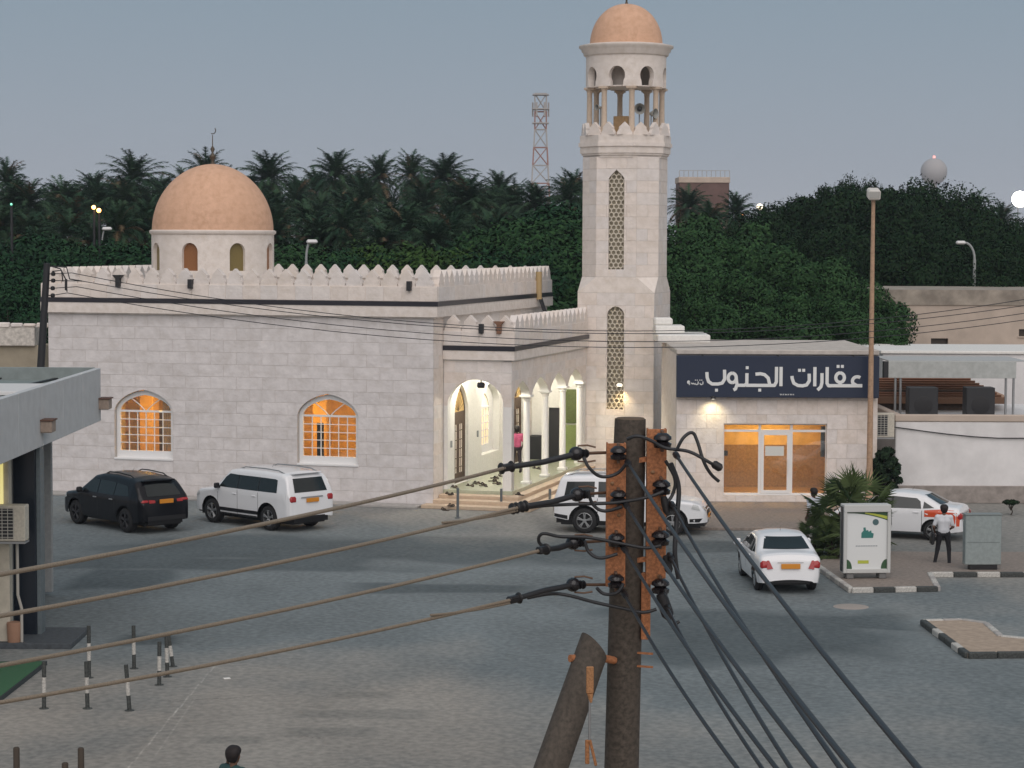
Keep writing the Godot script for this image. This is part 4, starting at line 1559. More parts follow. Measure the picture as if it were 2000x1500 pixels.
	b.quad(Vector3(r0.x - 0.3, eave.y - ry, -0.1), Vector3(r1.x, eave.y - ry, -0.1), Vector3(ridge.x, ridge.y - ry - 0.03, -2.03), Vector3(r0.x - 0.3, ridge.y - ry - 0.03, -2.03))
	part("hip_slope", b, mat(0.33, 0.20, 0.13, 0.85), t)
	# white building behind
	var zw := -92.0
	var w := thing("white_back_building", "plain white building wall behind the awning", "building", Vector3(0, 0, zw))
	var wa := zp(1724, 700, zw)
	var wt := zp(1850, 691, zw).y
	b = mb()
	b.cube(Vector3(wa.x, 0, -6), Vector3(26, wt, 0), 0.03)
	part("wall", b, nmat("s", 0.66, 0.65, 0.65, 0.06, 0.02, 5, 85, 0.2, 0.8), w)
	b = mb()
	b.cube(Vector3(wa.x - 0.1, wt, -6.1), Vector3(26.1, wt + 0.12, 0.1), 0.02)
	part("coping", b, M.white, w)
	b = mb()
	var vw := zp(1733, 722, zw)
	b.cube(vw + Vector3(-0.2, -0.35, -zw), vw + Vector3(0.2, 0.35, -zw + 0.25), 0.02)
	part("vent_box", b, M.dark, w)
	# beige block further back
	var zb := -112.0
	var bb := thing("beige_building", "long beige rendered building with small windows before the dark trees", "building", Vector3(0, 0, zb))
	var ba := zp(1672, 600, zb)
	var bt := zp(1850, 566, zb).y
	var wn := []
	for q in [[1818, 661, 1852, 686], [1990, 643, 2012, 657]]:
		var c := zp(q[0], q[3], zb)
		var e := zp(q[2], q[1], zb)
		wn.append(rect2(c.x, c.y, e.x, e.y))
	b = mb()
	panel(b, rect2(ba.x, 0, 40, bt), wn, 0.4, flat(Transform3D()))
	b.cube(Vector3(ba.x, 0, -9), Vector3(ba.x + 0.3, bt, -0.4))
	part("wall", b, M.beige, bb)
	b = mb()
	b.cube(Vector3(ba.x - 0.1, bt - 0.75, -9), Vector3(40, bt, 0.06))
	part("parapet", b, nmat("s", 0.30, 0.265, 0.225, 0.28, 0.012, 6, 86, 0.25, 0.9), bb)
	for q in wn:
		b = mb()
		b.cube(Vector3(q[0].x, q[0].y, -0.3), Vector3(q[2].x, q[2].y, -0.25))
		part("window", b, mat(0.05, 0.035, 0.025, 0.4), bb)
		b = mb()
		b.cube(Vector3(q[0].x - 0.05, q[0].y - 0.06, -0.05), Vector3(q[2].x + 0.05, q[0].y, 0.06))
		part("window_sill", b, M.beige, bb)

# ------------------------------------------------------------------ building at the near corner
func corner_building():
	var xr := -10.62
	var z0 := -44.0
	var z1 := -58.7
	var h := thing("canopy_building", "grey clad building with a deep canopy fascia and dark column at the yard edge", "building", Vector3(xr, 0, z1))
	var y0 := 4.5
	var y1 := 5.86
	var b := mb()
	var ln := z0 - z1
	b.cube(Vector3(-9, y0 + 0.002, 0.02), Vector3(-0.17, y0 + 0.25, ln - 0.02))
	part("canopy_slab", b, M.grey, h)
	# fascia sheets, each 2.4 m
	var n := 6
	for i in n:
		b = mb()
		var a := ln * i / n
		b.cube(Vector3(-0.16, y0, a + 0.006), Vector3(0.0, y1, a + ln / n - 0.006), 0.01)
		part("fascia_sheet", b, nmat("s", 0.50, 0.515, 0.525, 0.06, 0.02, 5, 91 + i % 2, 0.4, 0.65), h)
	b = mb()
	b.cube(Vector3(-9, y0, -0.14), Vector3(-0.17, y1 + 0.01, 0.0), 0.01)
	part("rear_parapet", b, nmat("s", 0.20, 0.235, 0.235, 0.1, 0.02, 5, 93, 0.4, 0.7), h)
	b = mb()
	b.cube(Vector3(-9, y1 - 0.42, 0.0), Vector3(-0.17, y1 - 0.3, ln), 0.01)
	part("roof_deck", b, nmat("s", 0.19, 0.225, 0.22, 0.1, 0.02, 5, 93, 0.4, 0.7), h)
	b = mb()
	for x in [-1.15, -2.6]:
		b.bar(Vector3(x, y1 - 0.28, 0.0), Vector3(x - 0.25, y1 - 0.28, 3.4), 0.09, 0.05)
	part("roof_seams", b, M.dark, h)
	b = mb()
	b.cube(Vector3(-4.2, y1 - 0.29, 3.2), Vector3(-0.5, y1 - 0.2, 6.2), 0.01)
	part("roof_patch", b, mat(0.62, 0.62, 0.62, 0.7), h)
	# small light boxes fixed to the fascia
	for q in [[180, 781, 211, 799], [67, 819, 104, 844]]:
		var dd := ray(q[0] + 16, q[3])
		var p := cam_t.origin + dd * ((xr - cam_t.origin.x) / dd.x)
		var lb := thing("fascia_box", "small tan metal box bolted to the grey canopy fascia" + (" at its far end" if q[0] > 100 else " above the dark column"), "box", p)
		b = mb()
		b.cube(Vector3(-0.01, 0.0, -0.24), Vector3(0.26, 0.27, 0.24), 0.02)
		part("casing", b, nmat("s", 0.30, 0.235, 0.19, 0.15, 0.04, 4, 94, 1.0, 0.7), lb)
		b = mb()
		b.cube(Vector3(-0.01, 0.27, -0.27), Vector3(0.29, 0.30, 0.27))
		part("lid", b, mat(0.12, 0.06, 0.04, 0.7), lb)
	# dark column, the wall beside it and the raised plinth
	var c0 := gp(27, 1250)
	var c1 := gp(72, 1250)
	b = mb()
	b.cube(Vector3(c0.x - xr, 0.1, c0.z - z1 - 0.5), Vector3(c1.x - xr, y0, c0.z - z1), 0.02)
	part("dark_column", b, mat(0.014, 0.02, 0.03, 0.25), h)
	b = mb()
	b.cube(Vector3(c1.x - xr + 0.002, 0.1, c0.z - z1 - 0.5), Vector3(c1.x - xr + 0.1, y0, c0.z - z1 - 0.05), 0.01)
	part("column_trim", b, nmat("s", 0.12, 0.15, 0.165, 0.1, 0.03, 4, 95, 0.8, 0.5), h)
	var wz := c0.z + 0.9
	var we := zp(19, 1150, wz).x
	b = mb()
	b.cube(Vector3(-9, 0.1, wz - z1 - 0.3), Vector3(we - xr, y0, wz - z1), 0.01)
	part("front_wall", b, nmat("s", 0.50, 0.46, 0.38, 0.1, 0.02, 5, 96, 0.5, 0.8), h)
	b = mb()
	b.cube(Vector3(-9, 0.1, -0.0 + 0.3), Vector3(-1.2, y0, 0.5), 0.01)
	part("rear_wall", b, M.grey, h)
	b = mb()
	var pl := gp(152, 1256)
	b.cube(Vector3(-9, -0.02, c0.z - z1 - 1.0), Vector3(pl.x - xr, 0.13, wz - z1 + 0.25), 0.02)
	part("plinth", b, nmat("s", 0.06, 0.07, 0.08, 0.2, 0.03, 4, 97, 0.8, 0.8), h)
	b = mb()
	var lw := zp(2, 945, wz)
	b.cube(Vector3(lw.x - xr - 0.5, lw.y - 0.5, wz - z1), Vector3(lw.x - xr + 0.05, lw.y + 0.55, wz - z1 + 0.05))
	part("lit_panel", b, lamp_mat(0.62, 0.52, 0.12, 0.9), h)
	var ap := zp(18, 1058, wz + 0.45)
	ac_unit("beige air conditioner hung beside the dark canopy column", Vector3(ap.x + 0.02, ap.y, wz + 0.42), 0.0, 0.66, 0.8, 0.42)
	# conduit under the unit
	b = mb()
	b.tube([Vector3(ap.x + 0.1, ap.y - 0.04, wz + 0.1), Vector3(ap.x + 0.1, 1.2, wz + 0.08), Vector3(ap.x + 0.18, 0.9, wz + 0.08), Vector3(ap.x + 0.18, 0.13, wz + 0.08)], [0.035], 7)
	single("drain_conduit", b, mat(0.42, 0.40, 0.36, 0.6), "pale conduit running down under the beige air conditioner", "pipe")
	b = mb()
	b.lathe([Vector2(0.0, 0.0), Vector2(0.15, 0.0), Vector2(0.17, 0.42), Vector2(0.15, 0.45), Vector2(0.0, 0.43)], 14)
	var pt := single("plant_tub", b, mat(0.30, 0.17, 0.11, 0.8), "brown tub on the plinth below the air conditioner", "tub", Vector3(zp(26, 1262, wz + 0.15).x, 0.13, wz + 0.05))
	# green mat on a low ramp
	var g := []
	for q in [[-60, 1292], [92, 1290], [0, 1362], [-150, 1400]]:
		g.append(gp(q[0], q[1], 0.1))
	var mt := thing("green_mat", "green artificial turf mat on a low ramp by the striped posts", "mat", Vector3(g[1].x, 0, g[1].z))
	b = mb()
	for k in [[0.0, 0.095]]:
		var lo := []
		for p in g:
			lo.append(Vector3(p.x - g[1].x, 0.0, p.z - g[1].z))
		var hi := []
		for p in lo:
			hi.append(Vector3(p.x, 0.095, p.z))
		for i in 4:
			b.quad(lo[i], lo[(i + 1) % 4], hi[(i + 1) % 4], hi[i])
		b.quad(hi[0], hi[1], hi[2], hi[3])
	part("ramp", b, mat(0.035, 0.045, 0.05, 0.8), mt)
	b = mb()
	var q4 := []
	var cen := Vector3()
	for p in g:
		cen += Vector3(p.x - g[1].x, 0.101, p.z - g[1].z) * 0.25
	for p in g:
		q4.append(cen + (Vector3(p.x - g[1].x, 0.101, p.z - g[1].z) - cen) * 0.97)
	b.quad(q4[0], q4[1], q4[2], q4[3])
	part("turf", b, nmat("s", 0.03, 0.11, 0.05, 0.3, 0.08, 4, 98, 2.0, 0.95), mt)

# ------------------------------------------------------------------ far things
func far_structures():
	# neighbour's low stone building seen past the hall
	var zn := -98.0
	var a := zp(-60, 640, zn)
	var e := zp(82, 640, zn)
	var h := thing("neighbour_building", "low building with a rough pale parapet behind the leaning pole", "building", Vector3(0, 0, zn))
	var tp := zp(40, 634, zn).y
	var b := mb()
	b.cube(Vector3(a.x, 0, -6), Vector3(e.x, tp - 0.9, -0.1), 0.03)
	part("wall", b, nmat("s", 0.33, 0.29, 0.22, 0.12, 0.015, 5, 101, 0.2, 0.9), h)
	b = mb()
	b.cube(Vector3(a.x, tp - 0.92, -6.1), Vector3(e.x - 0.3, tp - 0.1, 0.1), 0.03)
	part("parapet", b, nmat("s", 0.52, 0.49, 0.45, 0.25, 0.03, 5, 102, 0.5, 0.9), h)
	for i in 9:
		b = mb()
		var x := a.x + 0.4 + i * 0.55
		b.box(Transform3D(Basis(Vector3.UP, rng.randf_range(-0.2, 0.2)), Vector3(x, tp - 0.02, 0.0)), Vector3(0.5, rng.randf_range(0.14, 0.24), 0.3), 0.04)
		part("coping_stone", b, M.stone[i % 5], h)
	# lattice mast
	var zm := -420.0
	var c := zp(1055, 400, zm)
	var top := zp(1055, 183, zm).y
	var m := thing("lattice_mast", "red and white lattice telecom mast beyond the palms", "mast", Vector3(c.x, 0, zm))
	var red := mat(0.30, 0.17, 0.145, 0.7)
	var wht := mat(0.36, 0.35, 0.345, 0.7)
	var segs := 11
	for i in segs:
		var ya := top * i / segs
		var yb := top * (i + 1) / segs
		var ra := lerpf(2.6, 1.05, minf(1.0, i / 9.0))
		var rb := lerpf(2.6, 1.05, minf(1.0, (i + 1) / 9.0))
		b = mb()
		for s in [[-1, -1], [1, -1], [1, 1], [-1, 1]]:
			b.bar(Vector3(s[0] * ra, ya, s[1] * ra), Vector3(s[0] * rb, yb, s[1] * rb), 0.24, 0.24)
			var t := [-s[1], s[0]]
			b.bar(Vector3(s[0] * ra, ya, s[1] * ra), Vector3(t[0] * rb, yb, t[1] * rb), 0.14, 0.14)
			b.bar(Vector3(t[0] * ra, ya, t[1] * ra), Vector3(s[0] * rb, yb, s[1] * rb), 0.14, 0.14)
			b.bar(Vector3(s[0] * rb, yb, s[1] * rb), Vector3(t[0] * rb, yb, t[1] * rb), 0.16, 0.16)
		part("mast_section", b, red if i % 2 else wht, m)
	b = mb()
	for i in 3:
		b.cube(Vector3(-1.5, top - 0.3 - 2.6 * i, -1.5), Vector3(1.5, top - 0.1 - 2.6 * i, 1.5))
	part("platforms", b, wht, m)
	b = mb()
	for i in 6:
		var an := i * TAU / 6.0
		b.bar(Vector3(1.45 * cos(an), top - 4.2, 1.45 * sin(an)), Vector3(1.45 * cos(an), top - 1.6, 1.45 * sin(an)), 0.3, 0.18)
	part("antennas", b, wht, m)
	# brown tank block with a pale rim
	var zt := -300.0
	var t0 := zp(1323, 392, zt)
	var t1 := zp(1420, 345, zt)
	var tk := thing("water_tank_block", "square brown tank house with a pale rim above the trees", "tank", Vector3((t0.x + t1.x) * 0.5, 0, zt))
	var w := (t1.x - t0.x) * 0.5
	b = mb()
	b.cube(Vector3(-w, 0, -w), Vector3(w, t1.y - 0.9, w), 0.05)
	part("body", b, nmat("s", 0.135, 0.085, 0.075, 0.12, 0.02, 4, 103, 0.1, 0.9), tk)
	b = mb()
	b.cube(Vector3(-w - 0.1, t1.y - 0.9, -w - 0.1), Vector3(w + 0.1, t1.y - 0.15, w + 0.1), 0.05)
	part("rim", b, M.beige, tk)
	b = mb()
	for i in 12:
		var x := lerpf(-w, w, i / 11.0)
		b.bar(Vector3(x, t1.y - 0.2, w), Vector3(x, t1.y + 0.7, w), 0.07, 0.07)
	b.bar(Vector3(-w, t1.y + 0.68, w), Vector3(w, t1.y + 0.68, w), 0.06, 0.06)
	part("railing", b, M.concrete, tk)
	# far water tower, almost lost in the haze
	var zo := -1800.0
	var wc := zp(1824, 335, zo)
	var wt := thing("water_tower", "pale bulbous water tower faint in the haze over the trees", "tower", Vector3(wc.x, 0, zo))
	b = mb()
	var pr := []
	for i in 13:
		var an := PI * i / 12.0
		pr.append(Vector2(10.5 * sin(an) + 0.01, wc.y - 10.5 * cos(an)))
	b.lathe(pr, 24)
	part("tank", b, mat(0.40, 0.385, 0.38, 0.8), wt)
	b = mb()
	b.lathe([Vector2(3.4, 0), Vector2(2.6, wc.y - 9.5)], 16)
	part("stem", b, mat(0.40, 0.385, 0.38, 0.8), wt)
	b = mb()
	b.lathe([Vector2(0.0, wc.y + 10.3), Vector2(1.1, wc.y + 10.4), Vector2(1.1, wc.y + 12.4), Vector2(0.0, wc.y + 12.6)], 10)
	part("beacon", b, lamp_mat(1.0, 0.25, 0.2, 1.2), wt)
	# distant lamps among the trees
	var lamps := [[1992, 389, -330.0, 1.15, 1.0, 0.93, 0.80, 30.0, "large stadium floodlight glaring over the trees"], [183, 405, -112.0, 0.1, 1.0, 0.45, 0.10, 8.0, "small orange street lamp glowing among the palms"], [193, 411, -112.0, 0.11, 1.0, 0.42, 0.08, 8.0, "second small orange lamp close to the first among the palms"], [22, 399, -112.0, 0.06, 0.05, 0.6, 0.35, 1.6, "tiny green light among the palms"], [1448, 421, -260.0, 0.22, 1.0, 0.38, 0.08, 7.0, "orange lamp glowing at the edge of the dark mango tree"], [1484, 404, -300.0, 0.42, 1.0, 0.85, 0.6, 2.4, "pale lamp glowing behind the edge of the dark mango tree"], [1834, 410, -200.0, 0.14, 1.0, 0.95, 0.7, 5.0, "small white lamp showing through a gap in the trees"]]
	for q in lamps:
		var p := zp(q[0], q[1], q[2])
		var l := thing("distant_lamp", q[8], "lamp", Vector3(p.x, 0, p.z))
		b = mb()
		var r: float = q[3]
		pr = []
		for i in 9:
			var an := PI * i / 8.0
			pr.append(Vector2(r * sin(an), -r * cos(an)))
		b.lathe(pr, 14, move(0, p.y, 0))
		part("bulb", b, lamp_mat(q[4], q[5], q[6], q[7]), l)
		b = mb()
		b.tube([Vector3(0, 0, -r), Vector3(0, p.y, -r)], [0.09, 0.06], 6)
		part("post", b, M.dark, l)
		var ol := OmniLight3D.new()
		ol.name = "lamp_light"
		ol.light_color = Color(q[4], q[5], q[6])
		ol.light_energy = r * r * q[7] * 1.2
		ol.light_size = r
		ol.omni_range = 60.0
		ol.omni_attenuation = 2.0
		ol.shadow_enabled = true
		ol.position = Vector3(0, p.y, 0)
		if r < 0.25:
			l.add_child(ol)
		else:
			ol.position.z = r + 0.05
			ol.light_size = 0.05
			l.add_child(ol)

# ------------------------------------------------------------------ kerbed islands
func island(called: String, pix: Array, painted: Array, m: Material):
	# pix: corners in the picture, painted: which edges carry black and white blocks
	var pts := []
	for q in pix:
		pts.append(gp(q[0], q[1]))
	var poly := PackedVector2Array()
	for p in pts:
		poly.append(Vector2(p.x, -p.z))
	if Geometry2D.is_polygon_clockwise(poly):
		pass
	var o := struct(called, mb_island(poly, 0.11), m)
	for i in pts.size():
		var a: Vector3 = pts[i]
		var c: Vector3 = pts[(i + 1) % pts.size()]
		var n := maxi(1, int(round(a.distance_to(c) / 0.62)))
		if painted[i] < 0:
			continue
		for k in n:
			var p := a.lerp(c, (k + 0.01) / n)
			var q := a.lerp(c, (k + 0.99) / n)
			var b := mb()
			var d := (q - p).normalized()
			var sd := d.cross(Vector3.UP)
			var t := Transform3D(Basis(d, Vector3.UP, d.cross(Vector3.UP)), (p + q) * 0.5 + Vector3(0, 0.065, 0))
			b.box(t, Vector3(p.distance_to(q), 0.15, 0.16), 0.02)
			var mm: Material = M.concrete
			if painted[i] == 1:
				mm = M.blackpaint if k % 2 else M.whitepaint
			elif painted[i] == 2:
				mm = M.whitepaint if k % 2 else M.concrete
			elif painted[i] == 3:
				mm = M.blackpaint if k % 3 != 2 else M.whitepaint
			part("kerb_block", b, mm, o)
func mb_island(poly: PackedVector2Array, y: float) -> MB:
	var b := mb()
	var ix := Geometry2D.triangulate_polygon(poly)
	for i in range(0, ix.size(), 3):
		b.tri(Vector3(poly[ix[i]].x, y, -poly[ix[i]].y), Vector3(poly[ix[i + 1]].x, y, -poly[ix[i + 1]].y), Vector3(poly[ix[i + 2]].x, y, -poly[ix[i + 2]].y))
	for i in poly.size():
		var a := poly[i]
		var c := poly[(i + 1) % poly.size()]
		b.quad(Vector3(a.x, -0.01, -a.y), Vector3(c.x, -0.01, -c.y), Vector3(c.x, y, -c.y), Vector3(a.x, y, -a.y))
	return b
func kerbs():
	island("pavement", [[1592, 1108], [1663, 1158], [1831, 1155], [1816, 1127], [1816, 1085], [1640, 1082]], [2, 1, 2, -1, -1, -1], M.paving)
	island("pavement", [[1816, 1127], [2090, 1127], [2090, 1085], [1816, 1085]], [1, -1, -1, -1], M.paving)
	island("traffic_island", [[1803, 1221], [1890, 1286], [2060, 1284], [2060, 1262], [1955, 1252], [1925, 1226], [1880, 1219]], [3, 3, -1, 2, 2, 2, 2], nmat("s", 0.36, 0.285, 0.22, 0.15, 0.03, 5, 110, 0.4, 0.95))
	# manhole cover in the road
	var b := mb()
	var c := gp(1662, 1185)
	b.lathe([Vector2(0.0, 0.012), Vector2(0.42, 0.012), Vector2(0.45, 0.0)], 24)
	single("manhole_cover", b, nmat("s", 0.32, 0.28, 0.25, 0.1, 0.05, 3, 111, 2.0, 0.7), "pale round manhole cover in the dark road patch", "manhole", c)
	# scrap of white litter
	b = mb()
	b.box(Transform3D(Basis(Vector3.UP, 0.4), Vector3(0, 0.012, 0)), Vector3(0.14, 0.02, 0.1), 0.004)
	single("paper_scrap", b, M.white, "scrap of white paper lying on the dusty road", "litter", gp(443, 1326))

# ------------------------------------------------------------------ plants
func palm_proto(called: String, label: String, seed_: int, H: float, n: int, group: String) -> Node3D:
	var r := RandomNumberGenerator.new()
	r.seed = seed_
	var o := thing(called, label, "palm tree", Vector3(), 0.0, group)
	var b := mb(true)
	b.col = Color(0.085, 0.075, 0.06)
	var pts := []
	var rad := []
	var lean := Vector3(r.randf_range(-0.9, 0.9), 0, r.randf_range(-0.5, 0.5))
	for i in 9:
		var f := i / 8.0
		pts.append(Vector3(lean.x * f * f, (H - 2.3) * f, lean.z * f * f))
		rad.append(lerpf(0.24, 0.15, f))
	b.tube(pts, rad, 8)
	part("trunk", b, vmat(0.9), o)
	var top: Vector3 = pts[8]
	b = mb(true)
	for i in n:
		var az := i * 2.39996 + r.randf_range(-0.2, 0.2)
		var q := float(i) / n
		var el := lerpf(1.5, -0.9, pow(q, 1.15)) + r.randf_range(-0.12, 0.12)
		var L := r.randf_range(2.4, 3.3) * (0.85 if q > 0.8 else 1.0)
		var dry := q > 0.86 or r.randf() < 0.05
		var base := Color(0.018, 0.046, 0.028).lerp(Color(0.040, 0.076, 0.040), r.randf())
		if dry:
			base = Color(0.10, 0.075, 0.045)
		var dir := Vector3(cos(az), 0, sin(az))
		var p := top
		var e := el
		var seg := 9
		var side := dir.cross(Vector3.UP).normalized()
		var prev := p
		for k in seg:
			var fw := dir * cos(e) + Vector3.UP * sin(e)
			var nx := p + fw * (L / seg)
			e -= lerpf(0.03, 0.26, float(k) / seg) * (1.0 + 0.4 * cos(el))
			b.col = base * 0.9
			var up := side.cross(fw).normalized()
			b.tri(p - side * 0.04, p + side * 0.04, nx)
			for s in [-1.0, 1.0]:
				for j in 6:
					var f := (k + j / 6.0) / seg
					if f < 0.10:
						continue
					var ll := 0.60 * sin(PI * clampf(0.16 + f * 0.80, 0, 1)) + 0.12
					var a := p.lerp(nx, j / 6.0)
					var hang := r.randf_range(-0.1, 0.95)
					var tip: Vector3 = a + side * s * ll * 0.66 + fw * ll * 0.62 + Vector3(0, -hang * ll * 0.75, 0) + up * 0.05
					b.col = base * r.randf_range(0.75, 1.3)
					var wd := fw * 0.036
					b.tri(a - wd, a + wd, tip)
			prev = p
			p = nx
	part("crown", b, vmat(0.75, 0.2), o)
	o.set_meta("h", H)
	return o
func leaf(b: MB, r: RandomNumberGenerator, p: Vector3, n: Vector3, s: float, o := Vector3()):
	var u := n.cross(Vector3(r.randf_range(-1, 1), r.randf_range(-1, 1), r.randf_range(-1, 1))).normalized()
	var w := n.cross(u)
	if o != Vector3():
		b.stri(p - u * s, p + w * s * 0.5, p + u * s, o, o, o)
		b.stri(p - u * s, p + u * s, p - w * s * 0.5, o, o, o)
		return
	b.quad(p - u * s, p + w * s * 0.5, p + u * s, p - w * s * 0.5)
func tree_proto(called: String, label: String, seed_: int, H: float, R: float, clumps: int, per: int, size: float, c0: Color, c1: Color, group: String, low := 0.22) -> Node3D:
	var r := RandomNumberGenerator.new()
	r.seed = seed_
	var o := thing(called, label, "tree", Vector3(), 0.0, group)
	var cy := H * (0.5 + low * 0.5)
	var hy := H * (1.0 - low) * 0.5
	var cl := []
	for i in clumps:
		var a := i * 2.39996
		var f := (i + 0.5) / clumps
		var yy := 1.0 - 2.0 * f
		var rr := sqrt(1.0 - yy * yy)
		var k := r.randf_range(0.72, 1.04)
		var cr := r.randf_range(0.20, 0.40) * R
		cl.append([Vector3(cos(a) * rr * (R - cr) * k, cy + yy * (hy - cr) * k * 1.05, sin(a) * rr * (R - cr) * k), cr])
	var b := mb(true)
	b.col = Color(0.06, 0.05, 0.04)
	b.tube([Vector3(0, 0, 0), Vector3(0.1, H * 0.2, 0), Vector3(-0.05, H * 0.38, 0.1)], [R * 0.085, R * 0.06, R * 0.045], 9)
	for i in range(0, clumps, maxi(1, clumps / 9)):
		var c: Vector3 = cl[i][0]
		b.tube([Vector3(0, H * 0.3, 0), Vector3(c.x * 0.5, lerpf(H * 0.3, c.y, 0.6), c.z * 0.5), c], [R * 0.04, R * 0.022, R * 0.008], 5)
	part("trunk", b, vmat(0.95), o)
	b = mb(true)
	for c in cl:
		for i in per:
			var d := Vector3(r.randfn(), r.randfn(), r.randfn()).normalized()
			if d.y < -0.25 - 0.4 * r.randf():
				d.y = -d.y
			var rad: float = c[1] * pow(r.randf(), 0.2) * (1.0 + 0.11 * sin(d.x * 9.0 + c[0].x * 3.0) * sin(d.z * 8.0 + c[0].y * 2.0) + 0.05 * r.randfn())
			var p: Vector3 = c[0] + d * rad
			b.col = c0.lerp(c1, r.randf())
			var nn := (d + 0.7 * Vector3(r.randf_range(-1, 1), r.randf_range(-1, 1), r.randf_range(-1, 1))).normalized()
			leaf(b, r, p, nn, size * r.randf_range(0.7, 1.35), (d + 0.35 * nn).normalized())
	part("crown", b, vmat(0.8, 0.15), o)
	o.set_meta("h", H)
	return o
var first_use := {}
func put(src: Node3D, px: float, py: float, z: float, wide := 1.0):
	var p := zp(px, py, z)
	var s: float = p.y / src.get_meta("h")
	var o: Node3D = src
	if first_use.has(src):
		o = copy(src, Vector3(), 0.0)
		if o.has_meta("own"):
			o.remove_meta("own")
	first_use[src] = true
	o.transform = Transform3D(Basis(Vector3.UP, rng.randf() * TAU).scaled(Vector3(s * wide, s, s * wide)), Vector3(p.x, 0, p.z))
	return o
func trees():
	var palms := []
	for k in 4:
		palms.append(palm_proto("date_palm", "shaggy dark palm tree in the grove behind the mosque", 300 + k, 16.0, 52 + 5 * k, "palms in the grove behind the mosque"))
	var spots := [[12, 312, -128], [48, 372, -140], [100, 365, -150], [185, 338, -140], [150, 382, -132], [262, 303, -132], [232, 350, -145], [318, 345, -142], [398, 296, -140], [360, 330, -150], [440, 330, -155], [520, 302, -134], [490, 345, -150], [580, 345, -142], [612, 330, -150], [655, 296, -134], [700, 330, -150], [742, 303, -136], [800, 298, -142], [855, 306, -136], [830, 345, -126], [905, 345, -142], [940, 365, -150], [985, 338, -132], [1122, 335, -128], [1040, 405, -150], [1340, 365, -140], [1446, 378, -150], [1385, 395, -145], [1905, 376, -150], [1960, 395, -160], [1870, 400, -165], [690, 385, -122], [600, 398, -120], [770, 392, -121], [880, 398, -122], [90, 420, -120], [290, 390, -122], [545, 400, -119], [820, 432, -112], [480, 400, -120], [225, 400, -121], [950, 415, -118], [640, 425, -114], [735, 432, -113], [30, 402, -118]]
	var own := {8: "shaggy palm whose crown shows directly behind the dome finial", 23: "slender palm with arching fronds beside the lattice mast", 24: "palm whose crown pokes out beside the minaret shaft", 27: "small palm between the tank house and the dark mango tree", 0: "tall palm past the leaning pole with wide fronds", 29: "pale palm rising between the dark trees and the floodlight"}
	for i in spots.size():
		spots[i][2] = spots[i][2] * 1.55 if spots[i][1] < 375 else spots[i][2] * 1.3
	for i in 27:
		spots.append([-15 + i * 43 + rng.randf_range(-14, 14), rng.randf_range(345, 392), -rng.randf_range(170, 195)])
	for i in 24:
		spots.append([-10 + i * 47 + rng.randf_range(-16, 16), rng.randf_range(395, 448), -rng.randf_range(135, 158)])
	for i in spots.size():
		var q: Array = spots[i]
		var o: Node3D = put(palms[i % 4], q[0], q[1], q[2], rng.randf_range(0.85, 1.3))
		o.set_meta("own", ["tall shaggy palm of the back row whose crown meets the sky", "shaggy palm of the middle row below the tall back row", "low shaggy palm just above the leafy trees behind the hall"][0 if i < 46 else 1 if i < 73 else 2])
		o.set_meta("row", ["palms of the back row", "palms of the middle row", "palms of the front row"][0 if i < 46 else 1 if i < 73 else 2])
		if own.has(i):
			o.set_meta("own", own[i])
			o.set_meta("row", "")
	for o in get_children():
		if o.has_meta("own"):
			o.set_meta("label", o.get_meta("own"))
			if o.get_meta("row"):
				o.set_meta("group", o.get_meta("row"))
			else:
				o.remove_meta("group")
	var grove := "leafy trees behind the mosque"
	var mid := []
	var kinds := [Color(1, 1, 1), Color(1.5, 1.25, 0.9), Color(0.75, 0.85, 1.0)]      # three kinds of tree
	for k in 3:
		mid.append(tree_proto("leafy_tree", "mid green bushy tree filling the grove behind the mosque", 320 + k, 9.0, 4.8, 24, 1300, 0.105, Color(0.016, 0.042, 0.020) * kinds[k], Color(0.036, 0.082, 0.032) * kinds[k], grove, 0.08))
	for q in [[20, 470, -112], [90, 452, -116], [170, 462, -113], [250, 470, -111], [60, 520, -106], [160, 512, -107], [240, 506, -108], [20, 545, -102], [320, 460, -116], [420, 455, -118], [540, 455, -114], [620, 470, -111], [700, 480, -110], [780, 462, -112], [860, 470, -111], [940, 455, -113], [1020, 420, -116], [1075, 398, -114], [1110, 392, -118], [1090, 450, -110], [1010, 480, -109], [900, 510, -107], [800, 520, -106], [660, 530, -107], [1060, 520, -106], [1120, 430, -121], [570, 510, -108]]:
		put(mid[rng.randi() % 3], q[0], q[1], q[2], rng.randf_range(1.0, 1.3))
	var deep := []
	for k in 2:
		deep.append(tree_proto("mango_tree", "huge dark rounded tree rising behind the shop and street lamp", 340 + k, 13.0, 7.6, 26, 2300, 0.115, Color(0.010, 0.024, 0.013), Color(0.022, 0.044, 0.020), "dark rounded trees behind the shop", 0.05))
	for q in [[1535, 374, -142, 0.85], [1618, 356, -146, 0.8], [1662, 331, -152, 0.42], [1712, 346, -140, 0.9], [1778, 337, -144, 0.8], [1838, 356, -140, 0.85], [1872, 402, -132, 0.9], [1945, 424, -138, 0.9], [2010, 412, -144, 0.9], [1600, 425, -128, 0.9], [1745, 432, -126, 1.0], [1905, 462, -124, 1.0], [1990, 455, -127, 1.0], [1500, 412, -140, 0.7]]:
		put(deep[rng.randi() % 2], q[0], q[1], q[2], q[3])
	var pale := []
	for k in 2:
		pale.append(tree_proto("feathery_tree", "loose feathery green tree behind the shop roof", 360 + k, 8.0, 4.4, 26, 1250, 0.085, Color(0.020, 0.050, 0.022), Color(0.046, 0.098, 0.038), "feathery trees behind the shop", 0.05))
